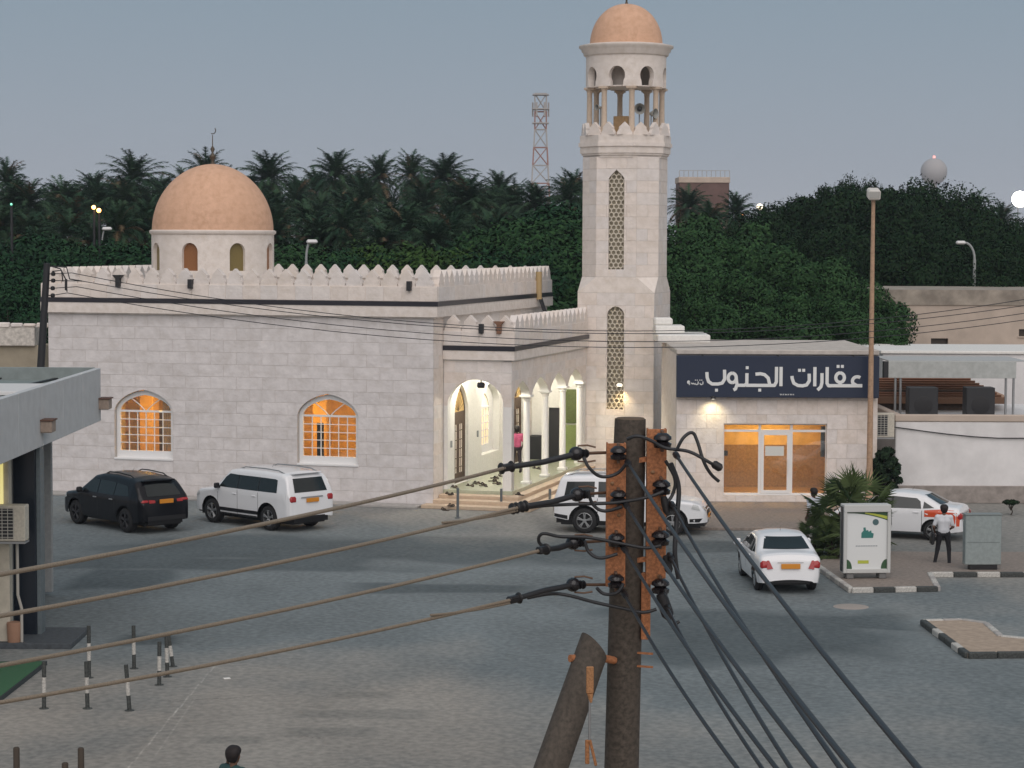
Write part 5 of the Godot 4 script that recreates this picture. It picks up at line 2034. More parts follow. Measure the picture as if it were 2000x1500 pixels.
	for q in [[1335, 470, -112, 1.0], [1400, 462, -114, 1.1], [1465, 470, -116, 1.2], [1350, 520, -106, 1.0], [1430, 530, -105, 1.1], [1520, 480, -116, 1.2], [1590, 505, -112, 1.1], [1650, 525, -110, 1.0], [1500, 560, -102, 1.1], [1580, 575, -101, 1.1], [1650, 590, -101, 0.9], [1380, 575, -101, 1.0], [1320, 430, -122, 1.0], [1700, 632, -98, 0.8], [1400, 420, -130, 1.0]]:
		put(pale[rng.randi() % 2], q[0], q[1], q[2], q[3])
	# shrub squeezed between shop and compound
	var sh := tree_proto("dark_shrub", "dark shrub in the gap between the shop and the white compound", 380, 2.4, 0.75, 30, 260, 0.075, Color(0.012, 0.022, 0.014), Color(0.03, 0.05, 0.028), "", 0.0)
	sh.set_meta("category", "shrub")
	put(sh, 1728, 868, -79.3, 1.0)
	var s2 := tree_proto("wall_shrub", "small dark leafy shrub by the grey panel at the white wall", 381, 1.4, 0.42, 16, 60, 0.08, Color(0.010, 0.02, 0.012), Color(0.03, 0.05, 0.028), "", 0.62)
	s2.set_meta("category", "shrub")
	put(s2, 1975, 976, -76.5, 2.0)
	fan_palm(1668, 1090, 1.0, "spiky green fan palm clump beside the poster case")
	fan_palm(1596, 1084, 0.50, "low young fan palm before the walking person")
	fan_palm(1630, 1094, 0.52, "low young fan palm between its taller neighbour and the saloon")
func fan_palm(px: float, py: float, sc: float, label: String):
	# clump of fan palm beside the advertising case
	var r := RandomNumberGenerator.new()
	r.seed = 391
	var at := gp(px, py)
	var o := thing("fan_palm", label, "palm", Vector3(at.x, 0.1 if sc > 0.9 else 0.0, at.z), px)
	o.scale = Vector3.ONE * sc
	var st := mb(true)
	st.col = Color(0.06, 0.05, 0.035)
	for k in 3:
		var x: float = [-0.15, 0.25, 0.05][k]
		st.tube([Vector3(x, 0, -0.1 * k), Vector3(x * 1.3, 0.7, -0.1 * k), Vector3(x * 1.5, 1.25, -0.12 * k)], [0.13, 0.11, 0.08], 8)
	part("trunk", st, vmat(0.9), o)
	for i in 30:
		var b := mb(true)
		var az := i * 2.39996
		var q := i / 30.0
		var el := lerpf(1.4, -0.35, q)
		var p0 := Vector3([-0.2, 0.33, 0.08][i % 3], lerpf(1.25, 0.5, q), -0.1 * (i % 3))
		var d := Vector3(cos(az) * cos(el), sin(el), sin(az) * cos(el))
		var L := r.randf_range(0.6, 0.9)
		var c := p0 + d * L
		b.col = Color(0.05, 0.08, 0.03)
		b.tube([p0, p0.lerp(c, 0.5) + Vector3(0, 0.04, 0), c], [0.014], 4, false)
		var side := d.cross(Vector3.UP).normalized()
		var up := side.cross(d).normalized()
		var base := Color(0.035, 0.065, 0.028).lerp(Color(0.085, 0.12, 0.045), r.randf())
		for k in 19:
			var a := lerpf(-1.75, 1.75, k / 18.0)
			var ld := (d * cos(a) + side * sin(a)).normalized()
			var ll := r.randf_range(0.62, 0.78)
			var tip := c + ld * ll + Vector3(0, -0.12 * ll * absf(a), 0) - up * 0.06
			b.col = base * r.randf_range(0.8, 1.2)
			var w := ld.cross(up).normalized() * 0.028
			b.tri(c, c + ld * ll * 0.45 - w, tip)
			b.tri(c, c + ld * ll * 0.45 + w, tip)
		part("fan_leaf", b, vmat(0.65, 0.3), o)

# ------------------------------------------------------------------ cars (x forward, z to the driver's right)
class Car:
	var s: Dictionary
	func at(a: Array, x: float) -> float:
		if x <= a[0].x:
			return a[0].y
		for i in a.size() - 1:
			if x <= a[i + 1].x:
				return lerpf(a[i].y, a[i + 1].y, (x - a[i].x) / maxf(1e-6, a[i + 1].x - a[i].x))
		return a[-1].y
	func top(x: float) -> float:
		return at(s.top, x)
	func w(x: float, y: float) -> float:
		var b := at(s.plan, x)
		b -= maxf(0.0, y - s.belt) * s.tumble
		b -= maxf(0.0, 0.5 - y) * 0.14
		b += 0.012 * exp(-pow((y - s.belt + 0.08) / 0.06, 2.0))
		var r: float = s.round
		var d := top(x) - y
		if d < r:
			b -= r * (1.0 - sqrt(maxf(0.0, 1.0 - pow((r - d) / r, 2.0))))
		return maxf(b, 0.04)
	func skin(x: float, f: float) -> Vector3:       # f from -1 to 1 across the top
		var t := top(x)
		var e := w(x, t)
		return Vector3(x, t + s.crown * (1.0 - f * f), f * e)
	func rear_x(y: float) -> float:
		var a: Array = s.top
		for i in a.size() - 1:
			if a[i].y <= y and y <= a[i + 1].y:
				return lerpf(a[i].x, a[i + 1].x, (y - a[i].y) / maxf(1e-6, a[i + 1].y - a[i].y))
		return a[0].x
	func front_x(y: float) -> float:
		var a: Array = s.top
		for i in range(a.size() - 1, 0, -1):
			if a[i].y <= y and y <= a[i - 1].y:
				return lerpf(a[i].x, a[i - 1].x, (y - a[i].y) / maxf(1e-6, a[i - 1].y - a[i].y))
		return a[-1].x
func grid_patch(b: MB, poly: PackedVector2Array, cell: float, mp: Callable):
	var lo := poly[0]
	var hi := poly[0]
	for p in poly:
		lo = lo.min(p)
		hi = hi.max(p)
	var nx := maxi(1, int(ceil((hi.x - lo.x) / cell)))
	var ny := maxi(1, int(ceil((hi.y - lo.y) / cell)))
	for i in nx:
		for j in ny:
			var c := rect2(lerpf(lo.x, hi.x, float(i) / nx), lerpf(lo.y, hi.y, float(j) / ny), lerpf(lo.x, hi.x, (i + 1.0) / nx), lerpf(lo.y, hi.y, (j + 1.0) / ny))
			for q in Geometry2D.intersect_polygons(poly, c):
				var ix := Geometry2D.triangulate_polygon(q)
				for k in range(0, ix.size(), 3):
					b.tri(mp.call(q[ix[k]]), mp.call(q[ix[k + 1]]), mp.call(q[ix[k + 2]]))
func paint(r: float, g: float, bl: float) -> StandardMaterial3D:
	var k := "paint%f%f%f" % [r, g, bl]
	if not mats.has(k):
		var m := StandardMaterial3D.new()
		m.albedo_color = lin(r, g, bl)
		m.roughness = 0.38
		m.clearcoat_enabled = true
		m.clearcoat = 0.8 if r > 0.1 else 0.35
		m.metallic_specular = 0.5 if r > 0.1 else 0.3
		m.clearcoat_roughness = 0.08
		mats[k] = m
	return mats[k]
func poly2(a: Array) -> PackedVector2Array:
	var p := PackedVector2Array()
	for i in range(0, a.size(), 2):
		p.append(Vector2(a[i], a[i + 1]))
	return p
func mirror(p: PackedVector2Array) -> PackedVector2Array:
	var q := PackedVector2Array()
	for v in p:
		q.append(Vector2(-v.x, v.y))
	q.reverse()
	return q
func pts2(a: Array) -> Array:
	var p := []
	for i in range(0, a.size(), 2):
		p.append(Vector2(a[i], a[i + 1]))
	return p
func build_car(called: String, label: String, s: Dictionary, at: Vector3, dir: Vector2) -> Node3D:
	var o := thing(called, label, "car", at, atan2(-dir.y, dir.x))
	var c := Car.new()
	c.s = s
	for k in ["top", "plan", "bot"]:
		s[k] = pts2(s[k])
	var pm := paint(s.color[0], s.color[1], s.color[2])
	var xs := []
	for k in ["top", "plan", "bot"]:
		for p in s[k]:
			xs.append(p.x)
	var x: float = -s.len * 0.5
	while x < s.len * 0.5:
		xs.append(x)
		x += 0.14
	xs.sort()
	var ux := [xs[0]]
	for v in xs:
		if v - ux[-1] > 0.012:
			ux.append(v)
	ux[-1] = s.len * 0.5
	var wheels := []
	for wx in s.wheels:
		var pc := PackedVector2Array()
		for i in 20:
			var a := TAU * i / 20.0
			pc.append(Vector2(wx + s.arch * cos(a), s.wr + s.arch * sin(a)))
		wheels.append(pc)
	var fr := [0.0, 0.14, 0.28, 0.42, 0.55, 0.66, 0.76, 0.84, 0.90, 0.94, 0.97, 0.99, 1.0]
	var b := mb()
	for sg in [1.0, -1.0]:
		for i in ux.size() - 1:
			var xa: float = ux[i]
			var xb: float = ux[i + 1]
			for j in fr.size() - 1:
				var cell := PackedVector2Array([Vector2(xa, lerpf(c.at(s.bot, xa), c.top(xa), fr[j])), Vector2(xb, lerpf(c.at(s.bot, xb), c.top(xb), fr[j])), Vector2(xb, lerpf(c.at(s.bot, xb), c.top(xb), fr[j + 1])), Vector2(xa, lerpf(c.at(s.bot, xa), c.top(xa), fr[j + 1]))])
				var near := false
				for wx in s.wheels:
					if absf((xa + xb) * 0.5 - wx) < s.arch + 0.2 and cell[0].y < s.wr + s.arch + 0.1:
						near = true
				if not near:
					var q := []
					for p in cell:
						q.append(Vector3(p.x, p.y, sg * c.w(p.x, p.y)))
					if sg > 0:
						b.quad(q[0], q[3], q[2], q[1])
					else:
						b.quad(q[0], q[1], q[2], q[3])
					continue
				var polys: Array[PackedVector2Array] = [cell]
				for wc in wheels:
					var nx: Array[PackedVector2Array] = []
					for p in polys:
						nx.append_array(Geometry2D.clip_polygons(p, wc))
					polys = nx
				for p in polys:
					var ix := Geometry2D.triangulate_polygon(p)
					for k in range(0, ix.size(), 3):
						var t := []
						for m in 3:
							var v := p[ix[k + m]]
							t.append(Vector3(v.x, v.y, sg * c.w(v.x, v.y)))
						if ((t[2] - t[0]).cross(t[1] - t[0])).z * sg > 0:
							b.tri(t[0], t[1], t[2])
						else:
							b.tri(t[0], t[2], t[1])
	for i in ux.size() - 1:
		for j in 10:
			var fa := j / 5.0 - 1.0
			var fb := (j + 1) / 5.0 - 1.0
			b.quad(c.skin(ux[i], fa), c.skin(ux[i + 1], fa), c.skin(ux[i + 1], fb), c.skin(ux[i], fb))
	# the skin must face up and the ends outwards: turn faces that do not
	for i in range(0, b.v.size(), 3):
		var nn := (b.v[i + 2] - b.v[i]).cross(b.v[i + 1] - b.v[i])
		var mid := (b.v[i] + b.v[i + 1] + b.v[i + 2]) / 3.0
		if nn.dot(mid - Vector3(mid.x * 0.8, 0.7, 0)) < 0.0:
			var t := b.v[i + 1]
			b.v[i + 1] = b.v[i + 2]
			b.v[i + 2] = t
	b.smooth(38.0)
	part("body", b, pm, o)
	b = mb()
	b.cube(Vector3(-s.len * 0.5 + 0.22, 0.24, -s.plan[s.plan.size() / 2].y + 0.3), Vector3(s.len * 0.5 - 0.22, 0.8, s.plan[s.plan.size() / 2].y - 0.3))
	b.cube(Vector3(-s.len * 0.5 + 0.08, 0.30, -s.plan[0].y + 0.1), Vector3(s.len * 0.5 - 0.08, 0.5, s.plan[0].y - 0.1))
	part("underbody", b, M.black, o)
	var gm := mat(0.012, 0.017, 0.018, 0.06)
	for k in 2:
		var sg: float = [1.0, -1.0][k]
		for p in s.windows:
			b = mb()
			grid_patch(b, poly2(p), 0.16, func(v: Vector2) -> Vector3: return Vector3(v.x, v.y, sg * (c.w(v.x, v.y) + 0.006)))
			part("side_window", b, gm, o)
		for p in s.get("pillars", []):
			b = mb()
			grid_patch(b, poly2(p), 0.2, func(v: Vector2) -> Vector3: return Vector3(v.x, v.y, sg * (c.w(v.x, v.y) + 0.004)))
			part("door_pillar", b, M.black, o)
		for p in s.get("trim", []):
			b = mb()
			grid_patch(b, poly2(p), 0.2, func(v: Vector2) -> Vector3: return Vector3(v.x, v.y, sg * (c.w(v.x, v.y) + 0.012)))
			part("side_trim", b, M.black, o)
		for p in s.get("panels", []):
			b = mb()
			grid_patch(b, poly2(p), 0.12, func(v: Vector2) -> Vector3: return Vector3(v.x, v.y, sg * (c.w(v.x, v.y) + 0.004)))
			part("coloured_panel", b, paint(0.60, 0.075, 0.02), o)
		for p in s.handles:
			b = mb()
			b.cube(Vector3(p[0] - 0.09, p[1] - 0.018, sg * c.w(p[0], p[1]) - 0.02), Vector3(p[0] + 0.09, p[1] + 0.018, sg * c.w(p[0], p[1]) + 0.025), 0.008)
			part("door_handle", b, pm if s.color[0] > 0.3 else M.steel, o)
		for gx in s.gaps:
			b = mb()
			var last := Vector3()
			for m in 7:
				var y := lerpf(0.42, s.belt, m / 6.0)
				var p := Vector3(gx, y, sg * (c.w(gx, y) + 0.0015))
				if m:
					b.quad(last - Vector3(0.007, 0, 0), last + Vector3(0.007, 0, 0), p + Vector3(0.007, 0, 0), p - Vector3(0.007, 0, 0))
				last = p
			part("door_gap", b, M.black, o)
		# mirror
		b = mb()
		var mx: float = s.mirror[0]
		var my: float = s.mirror[1]
		var mw := c.w(mx, my)
		b.box(Transform3D(Basis(), Vector3(mx, my + 0.05, sg * (mw + 0.13))), Vector3(0.11, 0.17, 0.2), 0.035)
		b.box(Transform3D(Basis(), Vector3(mx, my - 0.01, sg * (mw + 0.03))), Vector3(0.06, 0.05, 0.12), 0.01)
		b.smooth(60.0)
		part("mirror", b, pm if s.get("mirror_body", false) else M.black, o)
	for e in 2:
		var ff := (e == 1)
		var key: String = ["rear", "front"][e]
		var sx := 1.0 if ff else -1.0
		var fx := func(v: Vector2, off: float) -> Vector3:
			var r := c.front_x(v.y) if ff else c.rear_x(v.y)
			var wd := maxf(c.w(r, c.top(r)), 0.2)
			var yy: float = v.y - s.crown * (1.0 - pow(clampf(v.x / wd, -1, 1), 2.0))
			r = c.front_x(yy) if ff else c.rear_x(yy)
			return Vector3(r + sx * off, v.y + off * 0.6, v.x)
		for g in s[key + "_glass"]:
			b = mb()
			grid_patch(b, poly2(g), 0.16, func(v: Vector2) -> Vector3: return fx.call(v, 0.008))
			part("rear_window" if not ff else "windscreen", b, gm, o)
		for g in s[key + "_lights"]:
			for m in 2:
				b = mb()
				var pp := poly2(g) if m == 0 else mirror(poly2(g))
				grid_patch(b, pp, 0.09, func(v: Vector2) -> Vector3: return fx.call(v, 0.016))
				part("tail_light" if not ff else "headlight", b, mat(0.33, 0.018, 0.02, 0.15) if not ff else mat(0.5, 0.52, 0.52, 0.1), o)
		for g in s.get(key + "_dark", []):
			b = mb()
			grid_patch(b, poly2(g), 0.15, func(v: Vector2) -> Vector3: return fx.call(v, 0.012))
			part(key + "_grille" if ff else "rear_trim", b, M.black, o)
		for g in s.get(key + "_chrome", []):
			b = mb()
			grid_patch(b, poly2(g), 0.15, func(v: Vector2) -> Vector3: return fx.call(v, 0.02))
			part(key + "_moulding", b, M.steel, o)
		# number plate
		var py: float = s.plate[e]
		var pc: Vector3 = fx.call(Vector2(0, py), 0.03)
		var pl := Node3D.new()
		pl.name = "number_plate"
		o.add_child(pl, true)
		b = mb()
		b.cube(pc + Vector3(-0.02, -0.065, -0.25), pc + Vector3(0.012, 0.065, 0.25), 0.004)
		part("plate", b, mat(0.62, 0.24, 0.02, 0.5), pl)
		for m in 6:
			b = mb()
			var zz := -0.19 + 0.065 * m + (0.05 if m > 3 else 0.0)
			b.cube(pc + Vector3(sx * 0.012, -0.035, zz), pc + Vector3(sx * 0.016, 0.035 - 0.012 * (m % 2), zz + 0.032))
			part("plate_character", b, M.black, pl)
	# side parts of the lamp clusters
	for g in s.get("side_lights", []):
		for sg in [1.0, -1.0]:
			b = mb()
			grid_patch(b, poly2(g), 0.09, func(v: Vector2) -> Vector3: return Vector3(v.x, v.y, sg * (c.w(v.x, v.y) + 0.012)))
			part("tail_light" if g[0] < 0 else "headlight", b, mat(0.33, 0.018, 0.02, 0.15) if g[0] < 0 else mat(0.5, 0.52, 0.52, 0.1), o)
	if s.has("tail_block"):
		var q: Array = s.tail_block
		for sg in [1.0, -1.0]:
			b = mb()
			b.box(Transform3D(Basis(), Vector3((q[0] + q[1]) * 0.5, (q[4] + q[5]) * 0.5, sg * (q[2] + q[3]) * 0.5)), Vector3(q[1] - q[0], q[5] - q[4], q[3] - q[2]), 0.055)
			b.smooth(50.0)
			part("tail_light", b, mat(0.33, 0.018, 0.02, 0.15), o)
	if s.has("rails"):
		for sg in [1.0, -1.0]:
			b = mb()
			var pp := []
			for m in 9:
				var rx := lerpf(s.rails[0], s.rails[1], m / 8.0)
				var lift := 0.055 if m > 0 and m < 8 else -0.01
				pp.append(Vector3(rx, c.top(rx) + lift, sg * (c.w(rx, c.top(rx)) - 0.02)))
			b.tube(pp, [0.02], 7)
			part("roof_rail", b, M.steel if s.color[0] > 0.3 else M.black, o)
	if s.has("spoiler"):
		b = mb()
		var sy: float = s.spoiler
		var rx := c.rear_x(sy)
		b.box(Transform3D(Basis(Vector3(0, 0, 1), -0.1), Vector3(rx + 0.02, sy + 0.06, 0)), Vector3(0.3, 0.045, 1.15), 0.015)
		part("spoiler", b, pm, o)
	b = mb()
	b.tube([Vector3(-s.len * 0.1, c.top(-s.len * 0.1) + s.crown - 0.01, 0), Vector3(-s.len * 0.12, c.top(-s.len * 0.1) + s.crown + 0.12, 0)], [0.006, 0.003], 5)
	part("aerial", b, M.black, o)
	# wheels
	var rot := Basis(Vector3(1, 0, 0), PI * 0.5)
	var R: float = s.wr
	var wd: float = s.get("tyre", 0.24)
	for wx in s.wheels:
		for sg in [1.0, -1.0]:
			var wn := Node3D.new()
			wn.name = "wheel"
			o.add_child(wn, true)
			wn.transform = Transform3D(Basis(Vector3.UP, 0.0 if sg > 0 else PI), Vector3(wx, R, sg * (c.at(s.plan, wx) - wd * 0.5 - 0.035)))
			b = mb()
			b.lathe([Vector2(R * 0.64, -wd * 0.5), Vector2(R * 0.9, -wd * 0.5), Vector2(R * 0.985, -wd * 0.36), Vector2(R, -wd * 0.1), Vector2(R, wd * 0.1), Vector2(R * 0.985, wd * 0.36), Vector2(R * 0.9, wd * 0.5), Vector2(R * 0.64, wd * 0.5), Vector2(R * 0.62, wd * 0.2)], 28, Transform3D(rot, Vector3()))
			part("tyre", b, mat(0.012, 0.012, 0.013, 0.8), wn)
			b = mb()
			b.lathe([Vector2(R * 0.66, wd * 0.46), Vector2(R * 0.60, wd * 0.48), Vector2(R * 0.58, wd * 0.1)], 28, Transform3D(rot, Vector3()))
			for k in 5:
				var a := TAU * k / 5.0 + 0.3
				for sp in [-0.13, 0.13]:
					b.bar(Vector3(R * 0.1 * cos(a), R * 0.1 * sin(a), wd * 0.40), Vector3(R * 0.62 * cos(a + sp), R * 0.62 * sin(a + sp), wd * 0.42), 0.035, 0.05, 0.006, Vector3(0, 0, 1))
			b.lathe([Vector2(0.0, wd * 0.47), Vector2(R * 0.16, wd * 0.45), Vector2(R * 0.18, wd * 0.3)], 14, Transform3D(rot, Vector3()))
			part("rim", b, mat(0.42, 0.43, 0.44, 0.3, 0.8) if s.get("alloy", true) else mat(0.05, 0.05, 0.055, 0.4, 0.5), wn)
			b = mb()
			b.lathe([Vector2(0.0, wd * 0.08), Vector2(R * 0.6, wd * 0.08)], 20, Transform3D(rot, Vector3()))
			part("brake_disc", b, M.black, wn)
	return o
func centre(p: Vector3, dir: Vector2, fwd: float, right: float) -> Vector3:
	# from the ground under one wheel to the middle of the car
	var r := Vector2(-dir.y, dir.x)
	return Vector3(p.x - dir.x * fwd - r.x * right, 0, p.z - dir.y * fwd - r.y * right)
func cars():
	var white := [0.74, 0.75, 0.77]
	# large white four-wheel drive, tail to the camera
	var big := {"len": 4.95, "color": white, "belt": 1.18, "tumble": 0.27, "round": 0.12, "crown": 0.045, "wheels": [-1.40, 1.45], "wr": 0.40, "arch": 0.50, "tyre": 0.28,
		"top": [-2.475, 0.46, -2.465, 0.75, -2.44, 1.0, -2.40, 1.20, -2.20, 1.66, -2.10, 1.77, -1.9, 1.83, -1.0, 1.865, 0.2, 1.85, 0.62, 1.79, 1.22, 1.24, 1.32, 1.19, 2.1, 1.08, 2.34, 0.98, 2.44, 0.78, 2.475, 0.46],
		"bot": [-2.475, 0.44, -2.0, 0.38, 2.0, 0.38, 2.475, 0.40],
		"plan": [-2.475, 0.80, -2.42, 0.89, -2.3, 0.945, -1.9, 0.975, -0.5, 0.985, 0.5, 0.985, 1.6, 0.975, 2.1, 0.93, 2.35, 0.84, 2.475, 0.66],
		"windows": [[1.02, 1.235, 0.10, 1.225, 0.10, 1.66, 0.56, 1.67, 0.74, 1.56], [0.05, 1.225, -0.92, 1.225, -0.92, 1.66, 0.05, 1.66], [-0.97, 1.225, -1.86, 1.23, -1.80, 1.62, -1.7, 1.65, -0.97, 1.66]],
		"pillars": [[0.10, 1.225, 0.05, 1.225, 0.05, 1.66, 0.10, 1.66], [-0.92, 1.225, -0.97, 1.225, -0.97, 1.66, -0.92, 1.66]], "trim": [[1.0, 0.47, -0.95, 0.47, -0.95, 0.58, 1.0, 0.58], [0.95, 0.385, -0.9, 0.385, -0.9, 0.42, 0.95, 0.42]],
		"handles": [[0.22, 1.05], [-0.75, 1.05]], "gaps": [1.08, 0.075, -0.95], "mirror": [0.98, 1.22],
		"rear_glass": [[-0.67, 1.25, 0.67, 1.25, 0.60, 1.68, -0.60, 1.68]], "rear_lights": [], "tail_block": [-2.462, -2.17, 0.62, 0.90, 0.93, 1.15], "rear_dark": [[-0.5, 0.42, 0.5, 0.42, 0.5, 0.5, -0.5, 0.5]],
		"rear_chrome": [[-0.46, 1.06, 0.46, 1.06, 0.44, 1.10, -0.44, 1.10]], "side_lights": [[2.32, 0.82, 2.05, 0.9, 2.1, 1.02, 2.28, 0.97]],
		"front_glass": [[-0.68, 1.27, 0.68, 1.27, 0.60, 1.72, -0.60, 1.72]], "front_lights": [[0.45, 0.78, 0.70, 0.80, 0.68, 0.95, 0.45, 0.92]], "front_dark": [[-0.4, 0.65, 0.4, 0.65, 0.4, 0.92, -0.4, 0.92]], "plate": [0.98, 0.6], "rails": [-1.9, 0.3], "spoiler": 1.76, "alloy": true}
	var p := gp(528, 1036)
	var f := gp(409, 1019)
	var d := Vector2(f.x - p.x, f.z - p.z).normalized()
	build_car("parked_car", "large white four-wheel-drive parked tail out between the two lit windows", big, centre(p, d, -1.40, -0.84), d)
	# black SUV
	var blk := {"len": 4.85, "color": [0.003, 0.0035, 0.006], "belt": 1.10, "tumble": 0.34, "round": 0.13, "crown": 0.045, "wheels": [-1.45, 1.46], "wr": 0.39, "arch": 0.47, "tyre": 0.27,
		"top": [-2.425, 0.42, -2.415, 0.72, -2.38, 0.98, -2.28, 1.14, -1.98, 1.50, -1.84, 1.62, -1.5, 1.70, -0.6, 1.755, 0.1, 1.74, 0.5, 1.66, 1.22, 1.16, 1.34, 1.11, 2.05, 1.02, 2.28, 0.92, 2.4, 0.72, 2.425, 0.42],
		"bot": [-2.425, 0.42, -2.0, 0.34, 2.0, 0.34, 2.425, 0.38],
		"plan": [-2.425, 0.74, -2.36, 0.84, -2.2, 0.91, -1.8, 0.955, -0.5, 0.965, 0.6, 0.965, 1.6, 0.955, 2.1, 0.9, 2.32, 0.80, 2.425, 0.6],
		"windows": [[1.02, 1.155, 0.10, 1.14, 0.10, 1.55, 0.44, 1.56, 0.6, 1.47], [0.05, 1.14, -0.85, 1.14, -0.85, 1.54, 0.05, 1.55], [-0.90, 1.14, -1.72, 1.17, -1.52, 1.46, -0.90, 1.53]],
		"handles": [[0.22, 1.0], [-0.72, 1.0]], "gaps": [1.06, 0.075, -0.9], "mirror": [0.96, 1.13],
		"rear_glass": [[-0.62, 1.17, 0.62, 1.17, 0.54, 1.53, -0.54, 1.53]], "rear_lights": [[0.40, 0.97, 0.62, 0.965, 0.62, 1.07, 0.40, 1.05]], "tail_block": [-2.385, -2.12, 0.60, 0.865, 0.96, 1.08], "rear_dark": [[-0.7, 0.42, 0.7, 0.42, 0.7, 0.56, -0.7, 0.56]],
		"side_lights": [[2.25, 0.78, 1.98, 0.86, 2.03, 0.96, 2.2, 0.92]],
		"front_glass": [[-0.64, 1.19, 0.64, 1.19, 0.55, 1.58, -0.55, 1.58]], "front_lights": [[0.42, 0.76, 0.66, 0.78, 0.64, 0.9, 0.42, 0.88]], "plate": [1.0, 0.56], "rails": [-1.55, 0.1], "spoiler": 1.56, "alloy": false}
	p = gp(249, 1040)
	f = gp(160, 1021)
	d = Vector2(f.x - p.x, f.z - p.z).normalized()
	d = d.lerp(Vector2(-0.72, -0.69), 0.5).normalized()
	build_car("parked_car", "black estate-style four-wheel-drive parked under the first lit window", blk, centre(p, d, -1.45, -0.82), d)
	# white boxy off-roader seen from the side behind the pole
	var box := {"len": 4.85, "color": white, "belt": 1.12, "tumble": 0.20, "round": 0.11, "crown": 0.04, "wheels": [-1.42, 1.36], "wr": 0.40, "arch": 0.50, "tyre": 0.28,
		"top": [-2.425, 0.50, -2.415, 0.8, -2.40, 1.05, -2.36, 1.2, -2.2, 1.70, -2.12, 1.78, -1.8, 1.82, -0.8, 1.845, 0.15, 1.82, 0.5, 1.74, 1.0, 1.20, 1.1, 1.15, 1.95, 1.06, 2.22, 0.96, 2.38, 0.76, 2.425, 0.46],
		"bot": [-2.425, 0.50, -2.0, 0.42, 2.0, 0.40, 2.425, 0.42],
		"plan": [-2.425, 0.78, -2.38, 0.86, -2.25, 0.905, -1.8, 0.925, -0.5, 0.93, 0.6, 0.93, 1.6, 0.92, 2.05, 0.88, 2.3, 0.78, 2.425, 0.6],
		"windows": [[0.80, 1.17, -0.06, 1.16, -0.06, 1.64, 0.38, 1.65, 0.52, 1.52], [-0.14, 1.16, -0.98, 1.16, -0.98, 1.64, -0.14, 1.64], [-1.10, 1.16, -2.06, 1.18, -1.98, 1.62, -1.10, 1.64]],
		"trim": [[2.2, 0.44, 1.9, 0.44, 1.9, 0.54, 2.3, 0.56], [-1.95, 0.44, -2.38, 0.52, -2.38, 0.62, -1.95, 0.56]],
		"handles": [[0.08, 1.04], [-0.85, 1.04]], "gaps": [0.92, -0.10, -1.0], "mirror": [0.80, 1.15], "mirror_body": true,
		"rear_glass": [[-0.66, 1.24, 0.66, 1.24, 0.62, 1.66, -0.62, 1.66]], "rear_lights": [[0.66, 0.66, 0.80, 0.66, 0.80, 0.8, 0.66, 0.8]],
		"side_lights": [[-2.40, 0.98, -2.2, 0.99, -2.2, 1.06, -2.38, 1.06], [2.22, 0.80, 1.95, 0.86, 2.0, 1.0, 2.16, 0.96]],
		"front_glass": [[-0.66, 1.22, 0.66, 1.22, 0.6, 1.68, -0.6, 1.68]], "front_lights": [[0.45, 0.76, 0.66, 0.78, 0.64, 0.92, 0.45, 0.9]], "front_dark": [[-0.4, 0.6, 0.4, 0.6, 0.4, 0.86, -0.4, 0.86]], "plate": [0.72, 0.58], "rails": [-2.0, 0.1], "alloy": true}
	p = gp(1142, 1041)
	f = gp(1322, 1046)
	d = Vector2(f.x - p.x, f.z - p.z).normalized()
	build_car("parked_car", "white boxy off-roader side on before the portico steps", box, centre(p, d, -1.42, 0.78), d)
	# white saloon, tail to the camera
	var sal := {"len": 4.3, "color": white, "belt": 0.93, "tumble": 0.42, "round": 0.12, "crown": 0.04, "wheels": [-1.24, 1.31], "wr": 0.31, "arch": 0.37, "tyre": 0.2,
		"top": [-2.15, 0.36, -2.14, 0.62, -2.10, 0.84, -2.03, 1.0, -1.92, 1.045, -1.55, 1.075, -1.42, 1.12, -0.95, 1.37, -0.7, 1.425, -0.2, 1.455, 0.2, 1.42, 0.4, 1.36, 1.12, 0.97, 1.25, 0.93, 1.8, 0.80, 2.02, 0.68, 2.12, 0.5, 2.15, 0.34],
		"bot": [-2.15, 0.32, -1.8, 0.27, 1.8, 0.24, 2.15, 0.28],
		"plan": [-2.15, 0.66, -2.08, 0.75, -1.95, 0.80, -1.5, 0.84, -0.5, 0.85, 0.6, 0.85, 1.4, 0.84, 1.8, 0.79, 2.05, 0.66, 2.15, 0.48],
		"windows": [[0.92, 0.99, 0.06, 0.975, 0.06, 1.33, 0.30, 1.32], [0.0, 0.975, -0.88, 0.985, -0.84, 1.2, -0.72, 1.29, 0.0, 1.33], [-0.93, 0.99, -1.28, 1.02, -0.95, 1.2]],
		"pillars": [[0.06, 0.975, 0.0, 0.975, 0.0, 1.33, 0.06, 1.33]], "handles": [[0.14, 0.86], [-0.72, 0.87]], "gaps": [0.95, 0.03, -0.9], "mirror": [0.85, 0.97], "mirror_body": true,
		"rear_glass": [[-0.62, 1.12, 0.62, 1.12, 0.50, 1.385, -0.50, 1.385]], "rear_lights": [[0.46, 0.68, 0.62, 0.66, 0.62, 0.89, 0.56, 0.89]], "tail_block": [-2.128, -1.93, 0.55, 0.785, 0.665, 0.89], "rear_chrome": [[-0.34, 0.825, 0.34, 0.825, 0.34, 0.845, -0.34, 0.845]],
		"side_lights": [[2.0, 0.52, 1.7, 0.62, 1.74, 0.74, 1.95, 0.66]],
		"front_glass": [[-0.6, 0.99, 0.6, 0.99, 0.48, 1.36, -0.48, 1.36]], "front_lights": [[0.36, 0.52, 0.55, 0.54, 0.52, 0.68, 0.36, 0.64]], "plate": [0.735, 0.42], "alloy": true}
	p = gp(1478, 1152)
	d = Vector2(-0.05, -1.0).normalized()
